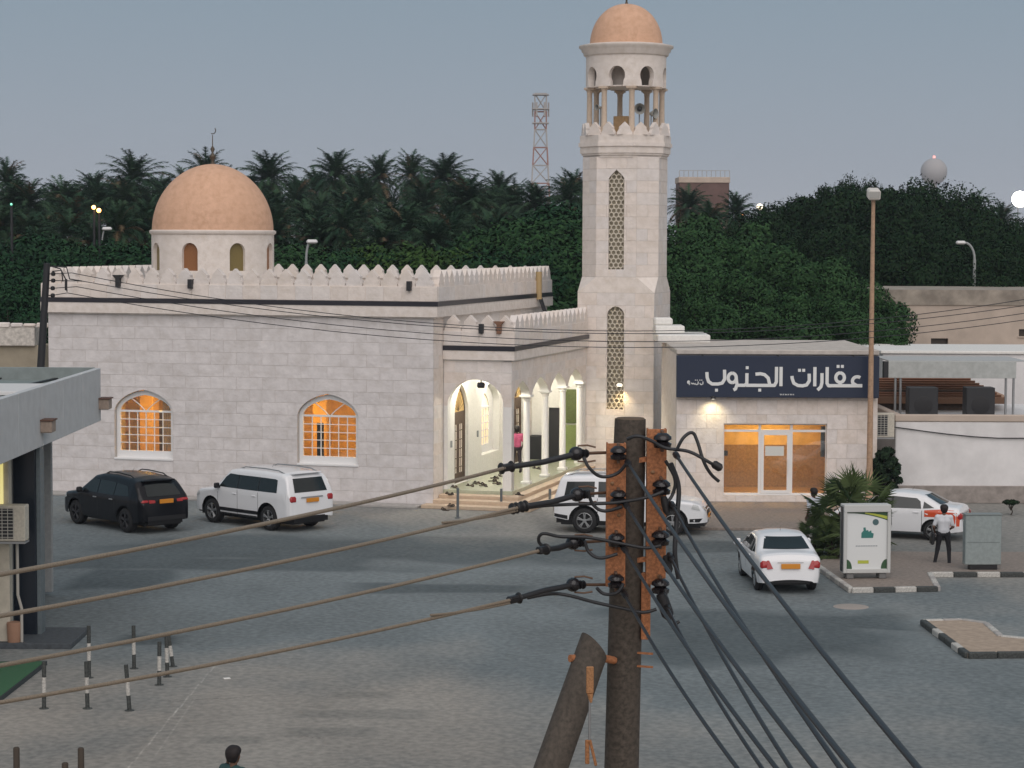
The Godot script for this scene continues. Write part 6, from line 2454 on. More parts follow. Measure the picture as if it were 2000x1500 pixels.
	build_car("parked_car", "white saloon seen from behind with red tail lights and orange number plate", sal.duplicate(true), centre(p, d, -1.24, -0.74), d)
	# white and orange taxi
	var taxi := sal.duplicate(true)
	taxi.len = 4.3
	taxi.panels = [[-0.98, 0.74, -1.62, 0.74, -1.66, 0.48, -2.05, 0.48, -2.08, 0.88, -2.0, 0.96, -1.5, 0.99, -0.98, 0.94], [2.0, 0.45, 1.68, 0.45, 1.68, 0.72, 1.9, 0.66]]
	p = gp(1822, 1056)
	d = Vector2(-0.93, -0.37).normalized()
	build_car("parked_taxi", "white taxi with orange rear wing parked behind the poster case", taxi, centre(p, d, -1.24, -0.74), d)

# ------------------------------------------------------------------ people: one skin grown round a skeleton
func net(out: MB, bones: Array, cell: float, k: float):
	# bones: [a, b, radius a, radius b, colour]; smooth union of tapered capsules, meshed as surface nets
	var val := {}
	for bn in bones:
		var a: Vector3 = bn[0]
		var b: Vector3 = bn[1]
		var R := maxf(bn[2], bn[3]) + cell * 2.6
		var lo := Vector3i(((a.min(b) - Vector3.ONE * R) / cell).floor())
		var hi := Vector3i(((a.max(b) + Vector3.ONE * R) / cell).ceil())
		var ab := b - a
		var l2 := maxf(ab.length_squared(), 1e-9)
		for x in range(lo.x, hi.x + 1):
			for y in range(lo.y, hi.y + 1):
				for z in range(lo.z, hi.z + 1):
					var p := Vector3(x, y, z) * cell
					var t := clampf((p - a).dot(ab) / l2, 0.0, 1.0)
					var d: float = p.distance_to(a + ab * t) - lerpf(bn[2], bn[3], t)
					if d > cell * 2.6:
						continue
					var key := Vector3i(x, y, z)
					if val.has(key):
						var o: Array = val[key]
						var h := clampf(0.5 + 0.5 * (o[0] - d) / k, 0.0, 1.0)
						var cc: Color = bn[4] if d < o[2] else o[1]
						val[key] = [lerpf(o[0], d, h) - k * h * (1.0 - h), cc, minf(d, o[2])]
					else:
						val[key] = [d, bn[4], d]
	var verts := {}
	var cols := {}
	for key in val:
		var c := Vector3i(key)
		var s := Vector3()
		var n := 0
		var pos := 0
		var neg := 0
		var ok := true
		var f := []
		for i in 8:
			var q := c + Vector3i(i & 1, (i >> 1) & 1, (i >> 2) & 1)
			if not val.has(q):
				ok = false
				break
			f.append(val[q][0])
			if val[q][0] < 0.0: neg += 1
			else: pos += 1
		if not ok or neg == 0 or pos == 0:
			continue
		for e in [[0, 1], [2, 3], [4, 5], [6, 7], [0, 2], [1, 3], [4, 6], [5, 7], [0, 4], [1, 5], [2, 6], [3, 7]]:
			var fa: float = f[e[0]]
			var fb: float = f[e[1]]
			if (fa < 0.0) == (fb < 0.0):
				continue
			var t := fa / (fa - fb)
			var pa := Vector3(e[0] & 1, (e[0] >> 1) & 1, (e[0] >> 2) & 1)
			var pb := Vector3(e[1] & 1, (e[1] >> 1) & 1, (e[1] >> 2) & 1)
			s += pa.lerp(pb, t)
			n += 1
		verts[c] = (Vector3(c) + s / n) * cell
		cols[c] = val[c][1]
	var first := out.v.size()
	for key in verts:
		var c := Vector3i(key)
		var f0: float = val[c][0]
		for ax in 3:
			var d := Vector3i()
			d[ax] = 1
			if not val.has(c + d) or (f0 < 0.0) == (val[c + d][0] < 0.0):
				continue
			var e1 := Vector3i()
			var e2 := Vector3i()
			e1[(ax + 1) % 3] = 1
			e2[(ax + 2) % 3] = 1
			var q := [c, c - e1, c - e1 - e2, c - e2]
			if not (verts.has(q[1]) and verts.has(q[2]) and verts.has(q[3])):
				continue
			out.col = cols[c]
			if f0 < 0.0:
				out.quad(verts[q[0]], verts[q[3]], verts[q[2]], verts[q[1]])
			else:
				out.quad(verts[q[0]], verts[q[1]], verts[q[2]], verts[q[3]])
func hand(bones: Array, wrist: Vector3, dir: Vector3, palm: Vector3, skin: Color, curl: float):
	# palm, four fingers and a thumb; dir points to the fingertips, palm is the palm's normal
	var side := dir.cross(palm).normalized()
	var kn := wrist + dir * 0.085
	for i in 4:
		var o := (i - 1.5) * 0.021
		var base := kn + side * o
		bones.append([wrist + side * o * 0.6, base, 0.017, 0.013, skin])
		var L: float = [0.062, 0.072, 0.068, 0.052][i]
		var d1 := (dir + palm * curl * 0.5).normalized()
		var d2 := (dir + palm * curl * 1.4).normalized()
		bones.append([base, base + d1 * L * 0.55, 0.0098, 0.009, skin])
		bones.append([base + d1 * L * 0.55, base + d1 * L * 0.55 + d2 * L * 0.5, 0.009, 0.0078, skin])
	var tb := wrist + dir * 0.025 - side * 0.03
	var td := (dir * 0.75 - side * 0.6 + palm * 0.35).normalized()
	bones.append([tb, tb + td * 0.04, 0.0125, 0.0105, skin])
	bones.append([tb + td * 0.04, tb + td * 0.04 + (td + dir * 0.5 + palm * curl * 0.4).normalized() * 0.034, 0.0105, 0.0085, skin])
func person(label: String, at: Vector3, turn: float, P: Dictionary) -> Node3D:
	# built facing +z in its own frame; P holds joints that differ from a plain stand, and colours
	var o := thing("person", label, "person", at, turn)
	var skin: Color = P.get("skin", Color(0.16, 0.09, 0.06))
	var shirt: Color = P.shirt
	var tr: Color = P.trousers
	var shoe := Color(0.02, 0.018, 0.016)
	var hair := Color(0.008, 0.007, 0.007)
	var J := {"hipL": Vector3(0.095, 0.93, 0), "hipR": Vector3(-0.095, 0.93, 0), "kneeL": Vector3(0.115, 0.50, 0.02), "kneeR": Vector3(-0.115, 0.50, 0.02), "ankL": Vector3(0.125, 0.09, -0.02), "ankR": Vector3(-0.125, 0.09, -0.02), "toeL": Vector3(0.155, 0.035, 0.15), "toeR": Vector3(-0.155, 0.035, 0.15), "waist": Vector3(0, 1.06, 0), "chest": Vector3(0, 1.30, -0.005), "neck": Vector3(0, 1.47, -0.01), "head": Vector3(0, 1.62, 0.015), "shL": Vector3(0.185, 1.405, -0.01), "shR": Vector3(-0.185, 1.405, -0.01), "elL": Vector3(0.255, 1.12, -0.03), "elR": Vector3(-0.255, 1.12, -0.03), "wrL": Vector3(0.265, 0.87, 0.05), "wrR": Vector3(-0.265, 0.87, 0.05)}
	for k in P.get("joints", {}):
		J[k] = P.joints[k]
	var b := mb(true)
	var bones := []
	for s in ["L", "R"]:
		bones.append([J["hip" + s], J["knee" + s], 0.092, 0.062, tr])
		bones.append([J["knee" + s], J["ank" + s], 0.062, 0.046, tr])
		bones.append([J["ank" + s], J["toe" + s] + Vector3(0, 0.008, 0), 0.045, 0.036, shoe])
		bones.append([J["ank" + s] + Vector3(0, -0.045, -0.03), J["toe" + s], 0.036, 0.034, shoe])
	bones.append([J.hipL, J.hipR, 0.102, 0.102, tr])
	bones.append([(J.hipL + J.hipR) * 0.5 + Vector3(0.05, 0.1, 0), (J.hipL + J.hipR) * 0.5 + Vector3(-0.05, 0.1, 0), 0.112, 0.112, shirt])
	for sx in [-1.0, 1.0]:
		bones.append([J.waist + Vector3(sx * 0.05, 0, 0), J.chest + Vector3(sx * 0.075, 0, 0), 0.108, 0.112, shirt])
		bones.append([J.chest + Vector3(sx * 0.075, 0, 0), J.neck + Vector3(sx * 0.06, -0.06, 0), 0.112, 0.075, shirt])
	bones.append([J.shL, J.shR, 0.068, 0.068, shirt])
	var sl: bool = P.get("long_sleeves", false)
	for s in ["L", "R"]:
		var mid: Vector3 = J["sh" + s].lerp(J["el" + s], 0.72)
		bones.append([J["sh" + s], mid, 0.066, 0.058, shirt])
		bones.append([mid, J["el" + s], 0.054 if sl else 0.044, 0.050 if sl else 0.038, shirt if sl else skin])
		bones.append([J["el" + s], J["wr" + s], 0.048 if sl else 0.037, 0.036 if sl else 0.027, shirt if sl else skin])
	net(b, bones, 0.017, 0.028)
	# head and neck on a finer grid
	var hd: Vector3 = J.head
	var fd: Vector3 = P.get("face", Vector3(0, 0, 1))
	var rt := fd.cross(Vector3.UP).normalized()
	bones = [[J.neck + Vector3(0, -0.05, 0), hd + Vector3(0, -0.06, 0) - fd * 0.01, 0.056, 0.052, skin],
		[hd + Vector3(0, 0.03, 0) - fd * 0.02, hd + Vector3(0, -0.02, 0) + fd * 0.02, 0.086, 0.075, skin],
		[hd + Vector3(0, -0.02, 0) + fd * 0.03, hd + Vector3(0, -0.085, 0) + fd * 0.05, 0.066, 0.042, skin],
		[hd + Vector3(0, 0.0, 0) + fd * 0.092, hd + Vector3(0, -0.035, 0) + fd * 0.108, 0.011, 0.015, skin],
		[hd + Vector3(0, -0.066, 0) + fd * 0.088 + rt * 0.02, hd + Vector3(0, -0.066, 0) + fd * 0.088 - rt * 0.02, 0.009, 0.009, Color(0.13, 0.05, 0.045)]]
	for sx in [-1.0, 1.0]:
		bones.append([hd + rt * sx * 0.083 + Vector3(0, 0.012, 0), hd + rt * sx * 0.084 + Vector3(0, -0.03, 0), 0.016, 0.011, skin])
		bones.append([hd + rt * sx * 0.032 + fd * 0.079 + Vector3(0, 0.012, 0), hd + rt * sx * 0.036 + fd * 0.079 + Vector3(0, 0.012, 0), 0.012, 0.012, Color(0.03, 0.02, 0.02)])
		bones.append([hd + rt * sx * 0.018 + fd * 0.086 + Vector3(0, 0.034, 0), hd + rt * sx * 0.048 + fd * 0.076 + Vector3(0, 0.034, 0), 0.006, 0.005, hair])
	net(b, bones, 0.009, 0.014)
	for s in ["L", "R"]:
		bones = []
		var hdir: Vector3 = (J["wr" + s] - J["el" + s]).normalized()
		var pn: Vector3 = P.get("palm" + s, Vector3(-1.0 if s == "L" else 1.0, 0, 0.1))
		pn = (pn - hdir * pn.dot(hdir)).normalized()
		bones.append([J["el" + s].lerp(J["wr" + s], 0.9), J["wr" + s] + hdir * 0.01, 0.027, 0.024, skin])
		hand(bones, J["wr" + s] + hdir * 0.01, hdir, pn if s == "L" else pn, skin, P.get("curl", 0.5))
		net(b, bones, 0.007, 0.008)
	b.smooth(70.0)
	part("body", b, vmat(0.8), o)
	var hb := mb(true)
	var hbones := []
	for q in [[0.055, -0.035, 0.088], [0.04, -0.065, 0.07], [0.0, -0.06, 0.072], [0.075, 0.0, 0.078], [0.07, 0.045, 0.055], [-0.045, -0.055, 0.055]]:
		hbones.append([hd + Vector3(0, q[0], 0) + fd * q[1] + rt * 0.028, hd + Vector3(0, q[0], 0) + fd * q[1] - rt * 0.028, q[2], q[2], hair])
	net(hb, hbones, 0.011, 0.02)
	hb.smooth(70.0)
	part("hair", hb, vmat(0.7), o)
	return o
func people():
	# man in white shirt, seen from behind beside the taxi
	var w := gp(1842, 1106)
	var o := person("person in white shirt and black trousers standing by the taxi, back turned", w, PI - 0.1, {"shirt": Color(0.60, 0.62, 0.66), "trousers": Color(0.012, 0.012, 0.016), "joints": {
		"hipL": Vector3(0.1, 0.93, 0), "kneeL": Vector3(0.16, 0.50, 0.03), "kneeR": Vector3(-0.155, 0.50, 0.0), "ankL": Vector3(0.235, 0.09, 0.02), "ankR": Vector3(-0.165, 0.09, -0.06), "toeL": Vector3(0.29, 0.035, 0.17), "toeR": Vector3(-0.20, 0.035, 0.11),
		"elL": Vector3(0.28, 1.13, 0.0), "wrL": Vector3(0.24, 0.95, 0.17), "elR": Vector3(-0.26, 1.13, 0.0), "wrR": Vector3(-0.17, 1.02, 0.21)}, "face": Vector3(0.1, -0.1, 1).normalized(), "curl": 0.7})
	# dark bag hung at his side
	var b := mb()
	b.box(Transform3D(Basis(Vector3(0, 0, 1), 0.12), Vector3(0, 0.17, 0)), Vector3(0.10, 0.34, 0.30), 0.03)
	b.tube([Vector3(0.0, 0.32, -0.1), Vector3(0.03, 0.45, -0.03), Vector3(0.03, 0.45, 0.03), Vector3(0.0, 0.32, 0.1)], [0.012], 6)
	single("shoulder_bag", b, M.black, "dark bag hanging at the hip of the person in white shirt", "bag", o.transform * Vector3(0.31, 0.62, 0.02), PI)
	# man in white shirt walking past the shop front, half hidden by the fan palm
	var p2 := gp(1588, 1066)
	person("person in pale shirt walking behind the fan palm past the shop", Vector3(p2.x, 0.0, p2.z), PI + 0.5, {"shirt": Color(0.50, 0.53, 0.60), "trousers": Color(0.10, 0.09, 0.08), "skin": Color(0.10, 0.055, 0.04), "joints": {
		"kneeL": Vector3(0.11, 0.51, 0.15), "ankL": Vector3(0.115, 0.10, 0.12), "toeL": Vector3(0.13, 0.04, 0.29), "kneeR": Vector3(-0.11, 0.50, -0.04), "ankR": Vector3(-0.11, 0.12, -0.25), "toeR": Vector3(-0.12, 0.035, -0.11), "elL": Vector3(0.25, 1.12, -0.10), "wrL": Vector3(0.24, 0.90, 0.02), "elR": Vector3(-0.25, 1.13, 0.04), "wrR": Vector3(-0.2, 0.97, 0.2)}})
	# man in pink at the portico door
	var hx := Transform3D(Basis(Vector3.UP, TURN), corner)
	var pp := hx * Vector3(0.95, 0.5, -7.4)
	var sgt := ray(1013, 880)
	person("person in pink shirt and dark trousers at the mosque door under the portico", Vector3(pp.x, 0.5, pp.z), PI + 0.25, {"shirt": Color(0.50, 0.10, 0.20), "trousers": Color(0.03, 0.022, 0.03), "skin": Color(0.10, 0.055, 0.04), "joints": {
		"kneeL": Vector3(0.11, 0.51, 0.12), "ankL": Vector3(0.115, 0.09, 0.10), "toeL": Vector3(0.13, 0.035, 0.26), "kneeR": Vector3(-0.11, 0.50, -0.02), "ankR": Vector3(-0.11, 0.11, -0.18), "toeR": Vector3(-0.12, 0.035, -0.04), "elL": Vector3(0.26, 1.12, -0.08), "wrL": Vector3(0.26, 0.88, 0.0), "elR": Vector3(-0.27, 1.12, 0.0), "wrR": Vector3(-0.24, 0.92, 0.14)}})
	# man passing below, phone at his ear; only his head and shoulder reach into the picture
	var hp := gp(456, 1461, 1.73)
	var o4 := person("person in dark green shirt holding a phone to the ear on the dusty road", Vector3(hp.x, 0, hp.z), 2.5, {"shirt": Color(0.02, 0.06, 0.06), "trousers": Color(0.03, 0.03, 0.035), "skin": Color(0.14, 0.075, 0.05), "face": Vector3(0.15, 0, 1).normalized(), "palmL": Vector3(-1, 0.1, -0.1), "curl": 0.9, "joints": {
		"elL": Vector3(0.33, 1.22, 0.13), "wrL": Vector3(0.165, 1.50, 0.06)}})
	b = mb()
	b.box(Transform3D(Basis(Vector3(1, 0, 0), -0.25), Vector3()), Vector3(0.012, 0.15, 0.072), 0.004)
	single("mobile_phone", b, M.black, "dark phone held at the ear of the person in dark green", "phone", o4.transform * Vector3(0.107, 1.59, 0.055), 2.5)

# ------------------------------------------------------------------ street furniture
func street_lamp(label: String, px0: float, py0: float, px1: float, z: float, kind: int, r: float):
	var top := zp(px0, py0, z)
	var foot := zp(px1, 900, z)
	var o := thing("street_lamp", label, "street lamp", Vector3(top.x, 0, z))
	var b := mb()
	if kind == 0:
		b.lathe([Vector2(r * 2.2, 0.0), Vector2(r * 2.2, 0.35), Vector2(r * 1.5, 0.4), Vector2(r * 1.25, 1.5), Vector2(r * 0.75, top.y - 0.3)], 14)
		part("post", b, nmat("s", 0.40, 0.265, 0.175, 0.22, 0.03, 5, 120, 0.8, 0.7), o)
		b = mb()
		b.box(Transform3D(Basis(Vector3(1, 0, 0), 0.25), Vector3(0, top.y - 0.12, 0.05)), Vector3(0.42, 0.34, 0.5), 0.05)
		part("lamp_head", b, mat(0.62, 0.60, 0.56, 0.5), o)
		b = mb()
		b.box(Transform3D(Basis(Vector3(1, 0, 0), 0.25), Vector3(0, top.y - 0.15, 0.30)), Vector3(0.34, 0.24, 0.03), 0.01)
		part("lens", b, mat(0.45, 0.45, 0.43, 0.15), o)
		b = mb()
		b.cube(Vector3(-0.06, top.y - 0.42, -0.06), Vector3(0.06, top.y - 0.24, 0.06))
		part("neck", b, mat(0.3, 0.2, 0.14, 0.7), o)
		return
	var pts := [Vector3(0, 0, 0), Vector3(0, top.y - 0.9, 0)]
	var dx := -1.0 if kind == 2 else 0.35
	for i in 7:
		var a := i / 6.0 * PI * 0.5
		pts.append(Vector3(dx * 0.55 * (1.0 - cos(a)), top.y - 0.9 + 0.9 * sin(a), 0))
	b.tube(pts, [r * 1.3, r, r * 0.8], 8)
	part("post", b, M.grey, o)
	b = mb()
	b.box(Transform3D(Basis(), Vector3(dx * 0.75, top.y + 0.0, 0)), Vector3(0.5, 0.2, 0.3), 0.07)
	b.smooth(60)
	part("lamp_head", b, mat(0.66, 0.66, 0.66, 0.5), o)
func striped_post(px: float, py: float, ytop: float, lean: float, label: String):
	var p := gp(px, py)
	var h := (zp(px, ytop, p.z).y)
	var o := thing("striped_post", label, "bollard", p, 0.0, "striped posts by the green mat")
	var t := Transform3D(Basis(Vector3(0, 0, 1), lean), Vector3())
	var n := 3
	for k in n:
		var b := mb()
		b.lathe([Vector2(0.0, h * k / n + 0.001), Vector2(0.042, h * k / n + 0.001), Vector2(0.042, h * (k + 1) / n), Vector2(0.0, h * (k + 1) / n)], 12, t)
		part("black_stripe" if k != 1 else "white_stripe", b, M.blackpaint if k != 1 else M.whitepaint, o)
	var b := mb()
	b.lathe([Vector2(0.0, 0.014), Vector2(0.09, 0.012), Vector2(0.1, 0.0)], 12)
	part("foot_plate", b, M.blackpaint, o)
func street_furniture():
	street_lamp("tall rusty lamp post with a boxy white head by the shop corner", 1706, 372, 1697, -78.4, 0, 0.085)
	street_lamp("short white street lamp behind the hall parapet", 598, 472, 598, -103.0, 1, 0.07)
	street_lamp("thin grey street lamp among the palms", 199, 447, 199, -118.0, 1, 0.05)
	street_lamp("white street lamp with a curved arm above the beige building", 1904, 474, 1904, -121.0, 2, 0.08)
	for q in [[174, 1324, 1222, 0.0, "upright striped post nearest the canopy building plinth"], [171, 1384, 1292, 0.02, "striped post in line behind the mat corner post"], [262, 1306, 1222, 0.01, "striped post standing alone between the plinth and the road"], [253, 1388, 1298, 0.07, "leaning striped post at the dusty road edge"], [311, 1338, 1253, -0.01, "striped post next to the crossed pair"], [327, 1322, 1237, 0.02, "straight striped post of the crossed pair"], [338, 1302, 1240, 0.14, "leaning striped post of the crossed pair"], [86, 1384, 1292, -0.01, "striped post at the corner of the green mat"]]:
		striped_post(q[0], q[1], q[2], q[3], q[4])
	for q in [[32, 1459], [158, 1460], [127, 1489]]:
		var tp := gp(q[0], q[1], 1.05)
		var b := mb()
		var hh: float = 1.05
		b.lathe([Vector2(0.0, 0.0), Vector2(0.055, 0.0), Vector2(0.052, hh - 0.02), Vector2(0.035, hh), Vector2(0.0, hh)], 12)
		single("timber_post", b, mat(0.05, 0.038, 0.028, 0.85), "dark brown timber post rising at the dusty road edge", "post", Vector3(tp.x, 0, tp.z), 0.0, "timber posts at the road edge")
	poster_case()
	# handrail posts on the portico steps
	var hx := Transform3D(Basis(Vector3.UP, TURN), corner)
	for q in [[894, 1005, 953], [979, 987, 954], [1074, 975, 955]]:
		var g := gp(q[0], q[1], 0.12)
		var b := mb()
		var tp := zp(q[0], q[2], g.z).y
		b.tube([Vector3(0, -0.12, 0), Vector3(0, tp - 0.12, 0)], [0.045], 10)
		b.lathe([Vector2(0.1, -0.12), Vector2(0.1, -0.09), Vector2(0.045, -0.085)], 12)
		single("step_post", b, mat(0.13, 0.15, 0.16, 0.5, 0.3), "grey metal post standing on the portico steps", "post", g, 0.0, "posts on the portico steps")
func poster_case():
	var a := gp(1648, 1132, 0.11)
	var c := gp(1738, 1130, 0.11)
	var o := thing("poster_case", "white framed poster case with green corners on the kerbed pavement", "poster case", Vector3((a.x + c.x) * 0.5, 0.11, (a.z + c.z) * 0.5), 0.10)
	var w := a.distance_to(c) * 0.5
	var y1 := zp(1690, 987, a.z).y - 0.11
	var d := 0.42
	var b := mb()
	b.cube(Vector3(-w, 0.16, -d), Vector3(w, y1, -d + 0.06), 0.01)
	b.cube(Vector3(-w, y1 - 0.2, -d + 0.06), Vector3(w, y1, 0), 0.015)
	b.cube(Vector3(-w, 0.16, -d + 0.06), Vector3(-w + 0.09, y1 - 0.2, 0), 0.01)
	b.cube(Vector3(w - 0.09, 0.16, -d + 0.06), Vector3(w, y1 - 0.2, 0), 0.01)
	b.cube(Vector3(-w + 0.09, 0.16, -d + 0.06), Vector3(w - 0.09, 0.27, 0), 0.01)
	part("frame", b, mat(0.50, 0.51, 0.50, 0.45), o)
	b = mb()
	b.cube(Vector3(-w - 0.012, 0.2, -d + 0.08), Vector3(-w - 0.002, y1 - 0.06, -0.08))
	part("side_panel", b, mat(0.018, 0.022, 0.026, 0.4), o)
	b = mb()
	for sx in [-1, 1]:
		b.cube(Vector3(sx * (w - 0.2) - 0.1, 0.0, -d + 0.02), Vector3(sx * (w - 0.2) + 0.1, 0.16, -0.04), 0.02)
	part("feet", b, mat(0.16, 0.16, 0.16, 0.7), o)
	var x0 := -w + 0.09
	var x1 := w - 0.09
	var y0 := 0.27
	var yt := y1 - 0.2
	var H := yt - y0
	var z := -0.07
	b = mb()
	b.cube(Vector3(x0, y0, z - 0.02), Vector3(x1, yt, z))
	part("poster", b, mat(0.66, 0.68, 0.68, 0.45), o)
	var green := mat(0.03, 0.085, 0.035, 0.5)
	var lime := mat(0.42, 0.46, 0.06, 0.5)
	# curved bands at the head
	var p := PackedVector2Array()
	for i in 13:
		var t := i / 12.0
		p.append(Vector2(lerpf(x0, x1, t), yt - H * (0.02 + 0.13 * t * t)))
	p.append(Vector2(x1, yt))
	p.append(Vector2(x0, yt))
	b = mb()
	b.ext(p, z + 0.003, z - 0.001, flat(Transform3D()))
	part("poster_print", b, green, o)
	p = PackedVector2Array()
	for i in 9:
		var t := lerpf(0.45, 1.0, i / 8.0)
		p.append(Vector2(lerpf(x0, x1, t), yt - H * (0.005 + 0.125 * t * t)))
	for i in 9:
		var t := lerpf(1.0, 0.45, i / 8.0)
		p.append(Vector2(lerpf(x0, x1, t), yt - H * (-0.01 + 0.085 * t * t)))
	b = mb()
	b.ext(p, z + 0.006, z - 0.001, flat(Transform3D()))
	part("poster_print", b, lime, o)
	for sx in [-1.0, 1.0]:
		p = PackedVector2Array([Vector2(sx * (w - 0.09), y0)])
		for i in 9:
			var t := i / 8.0 * PI * 0.5
			p.append(Vector2(sx * (w - 0.09) - sx * 0.16 * sin(t), y0 + 0.26 * cos(t)))
		b = mb()
		b.ext(p, z + 0.004, z - 0.001, flat(Transform3D()))
		part("poster_print", b, green, o)
	# emblem, round seal and text lines
	var cx := 0.0
	var cy := y0 + H * 0.62
	p = PackedVector2Array()
	for q in [[-0.15, -0.12], [0.17, -0.12], [0.19, 0.0], [0.13, 0.02], [0.12, 0.09], [0.05, 0.05], [0.03, 0.10], [-0.02, 0.08], [-0.04, 0.17], [-0.10, 0.16], [-0.09, 0.08], [-0.15, 0.02]]:
		p.append(Vector2(cx + q[0], cy + q[1]))
	b = mb()
	b.ext(p, z + 0.005, z - 0.001, flat(Transform3D()))
	part("poster_emblem", b, mat(0.03, 0.17, 0.15, 0.5), o)
	b = mb()
	b.lathe([Vector2(0, z + 0.005), Vector2(0.085, z + 0.005), Vector2(0.085, z - 0.001)], 20, Transform3D(Basis(Vector3(1, 0, 0), PI * 0.5), Vector3(cx + 0.24, y0 + H * 0.82, 0)))
	part("poster_seal", b, mat(0.06, 0.12, 0.13, 0.5), o)
	b = mb()
	for i in 9:
		b.cube(Vector3(-0.3 + i * 0.068, y0 + H * 0.395, z), Vector3(-0.3 + i * 0.068 + 0.05, y0 + H * 0.41, z + 0.004))
	part("poster_text_line", b, mat(0.2, 0.23, 0.25, 0.6), o)
	b = mb()
	b.cube(Vector3(-0.24, y0 + 0.14, z), Vector3(0.06, y0 + 0.23, z + 0.004))
	part("poster_print", b, lime, o)
	# second case, turned away, with a plain grey back
	var g0 := gp(1884, 1113, 0.11)
	var g1 := gp(1955, 1113, 0.11)
	var gt := zp(1915, 1006, g0.z).y - 0.11
	var k := thing("grey_case", "plain grey back of a poster case on the striped kerb", "poster case", Vector3((g0.x + g1.x) * 0.5, 0.11, g0.z), 0.05)
	var gw := g0.distance_to(g1) * 0.5
	b = mb()
	b.cube(Vector3(-gw, 0.14, -0.3), Vector3(gw, gt, 0), 0.02)
	part("back_panel", b, nmat("s", 0.245, 0.285, 0.285, 0.1, 0.03, 4, 121, 0.8, 0.6), k)
	b = mb()
	b.cube(Vector3(-gw - 0.02, gt, -0.32), Vector3(gw + 0.02, gt + 0.03, 0.02), 0.01)
	part("top_cap", b, mat(0.2, 0.23, 0.23, 0.5), k)
	b = mb()
	b.cube(Vector3(-gw + 0.15, 0.0, -0.28), Vector3(gw - 0.1, 0.14, -0.02))
	part("foot", b, M.black, k)
	# vertical light-box case
	b = mb()
	b.cube(Vector3(-gw + 0.05, gt * 0.5, 0.001), Vector3(gw - 0.05, gt * 0.5 + 0.012, 0.006))
	part("seam", b, mat(0.15, 0.18, 0.18, 0.6), k)

# ------------------------------------------------------------------ poles and cables
func sag(a: Vector3, b: Vector3, s: float, n := 16) -> Array:
	var p := []
	for i in n + 1:
		var t := float(i) / n
		p.append(a.lerp(b, t) - Vector3(0, 4.0 * s * t * (1.0 - t), 0))
	return p
func disc_insulator(b: MB, a: Vector3, d: Vector3, r: float, n: int):
	# stack of porcelain discs on a pin along d
	var y := d.normalized()
	var x := y.cross(Vector3(0.3, 1, 0.2)).normalized()
	var t := Transform3D(Basis(x, y, x.cross(y)), a)
	var prof := []
	for i in n:
		var o := i * r * 0.85
		prof.append_array([Vector2(r * 0.4, o), Vector2(r, o + r * 0.2), Vector2(r * 0.92, o + r * 0.42), Vector2(r * 0.4, o + r * 0.55)])
	prof.append(Vector2(0.0, n * r * 0.85))
	prof.push_front(Vector2(0.0, 0.0))
	b.lathe(prof, 14, t)
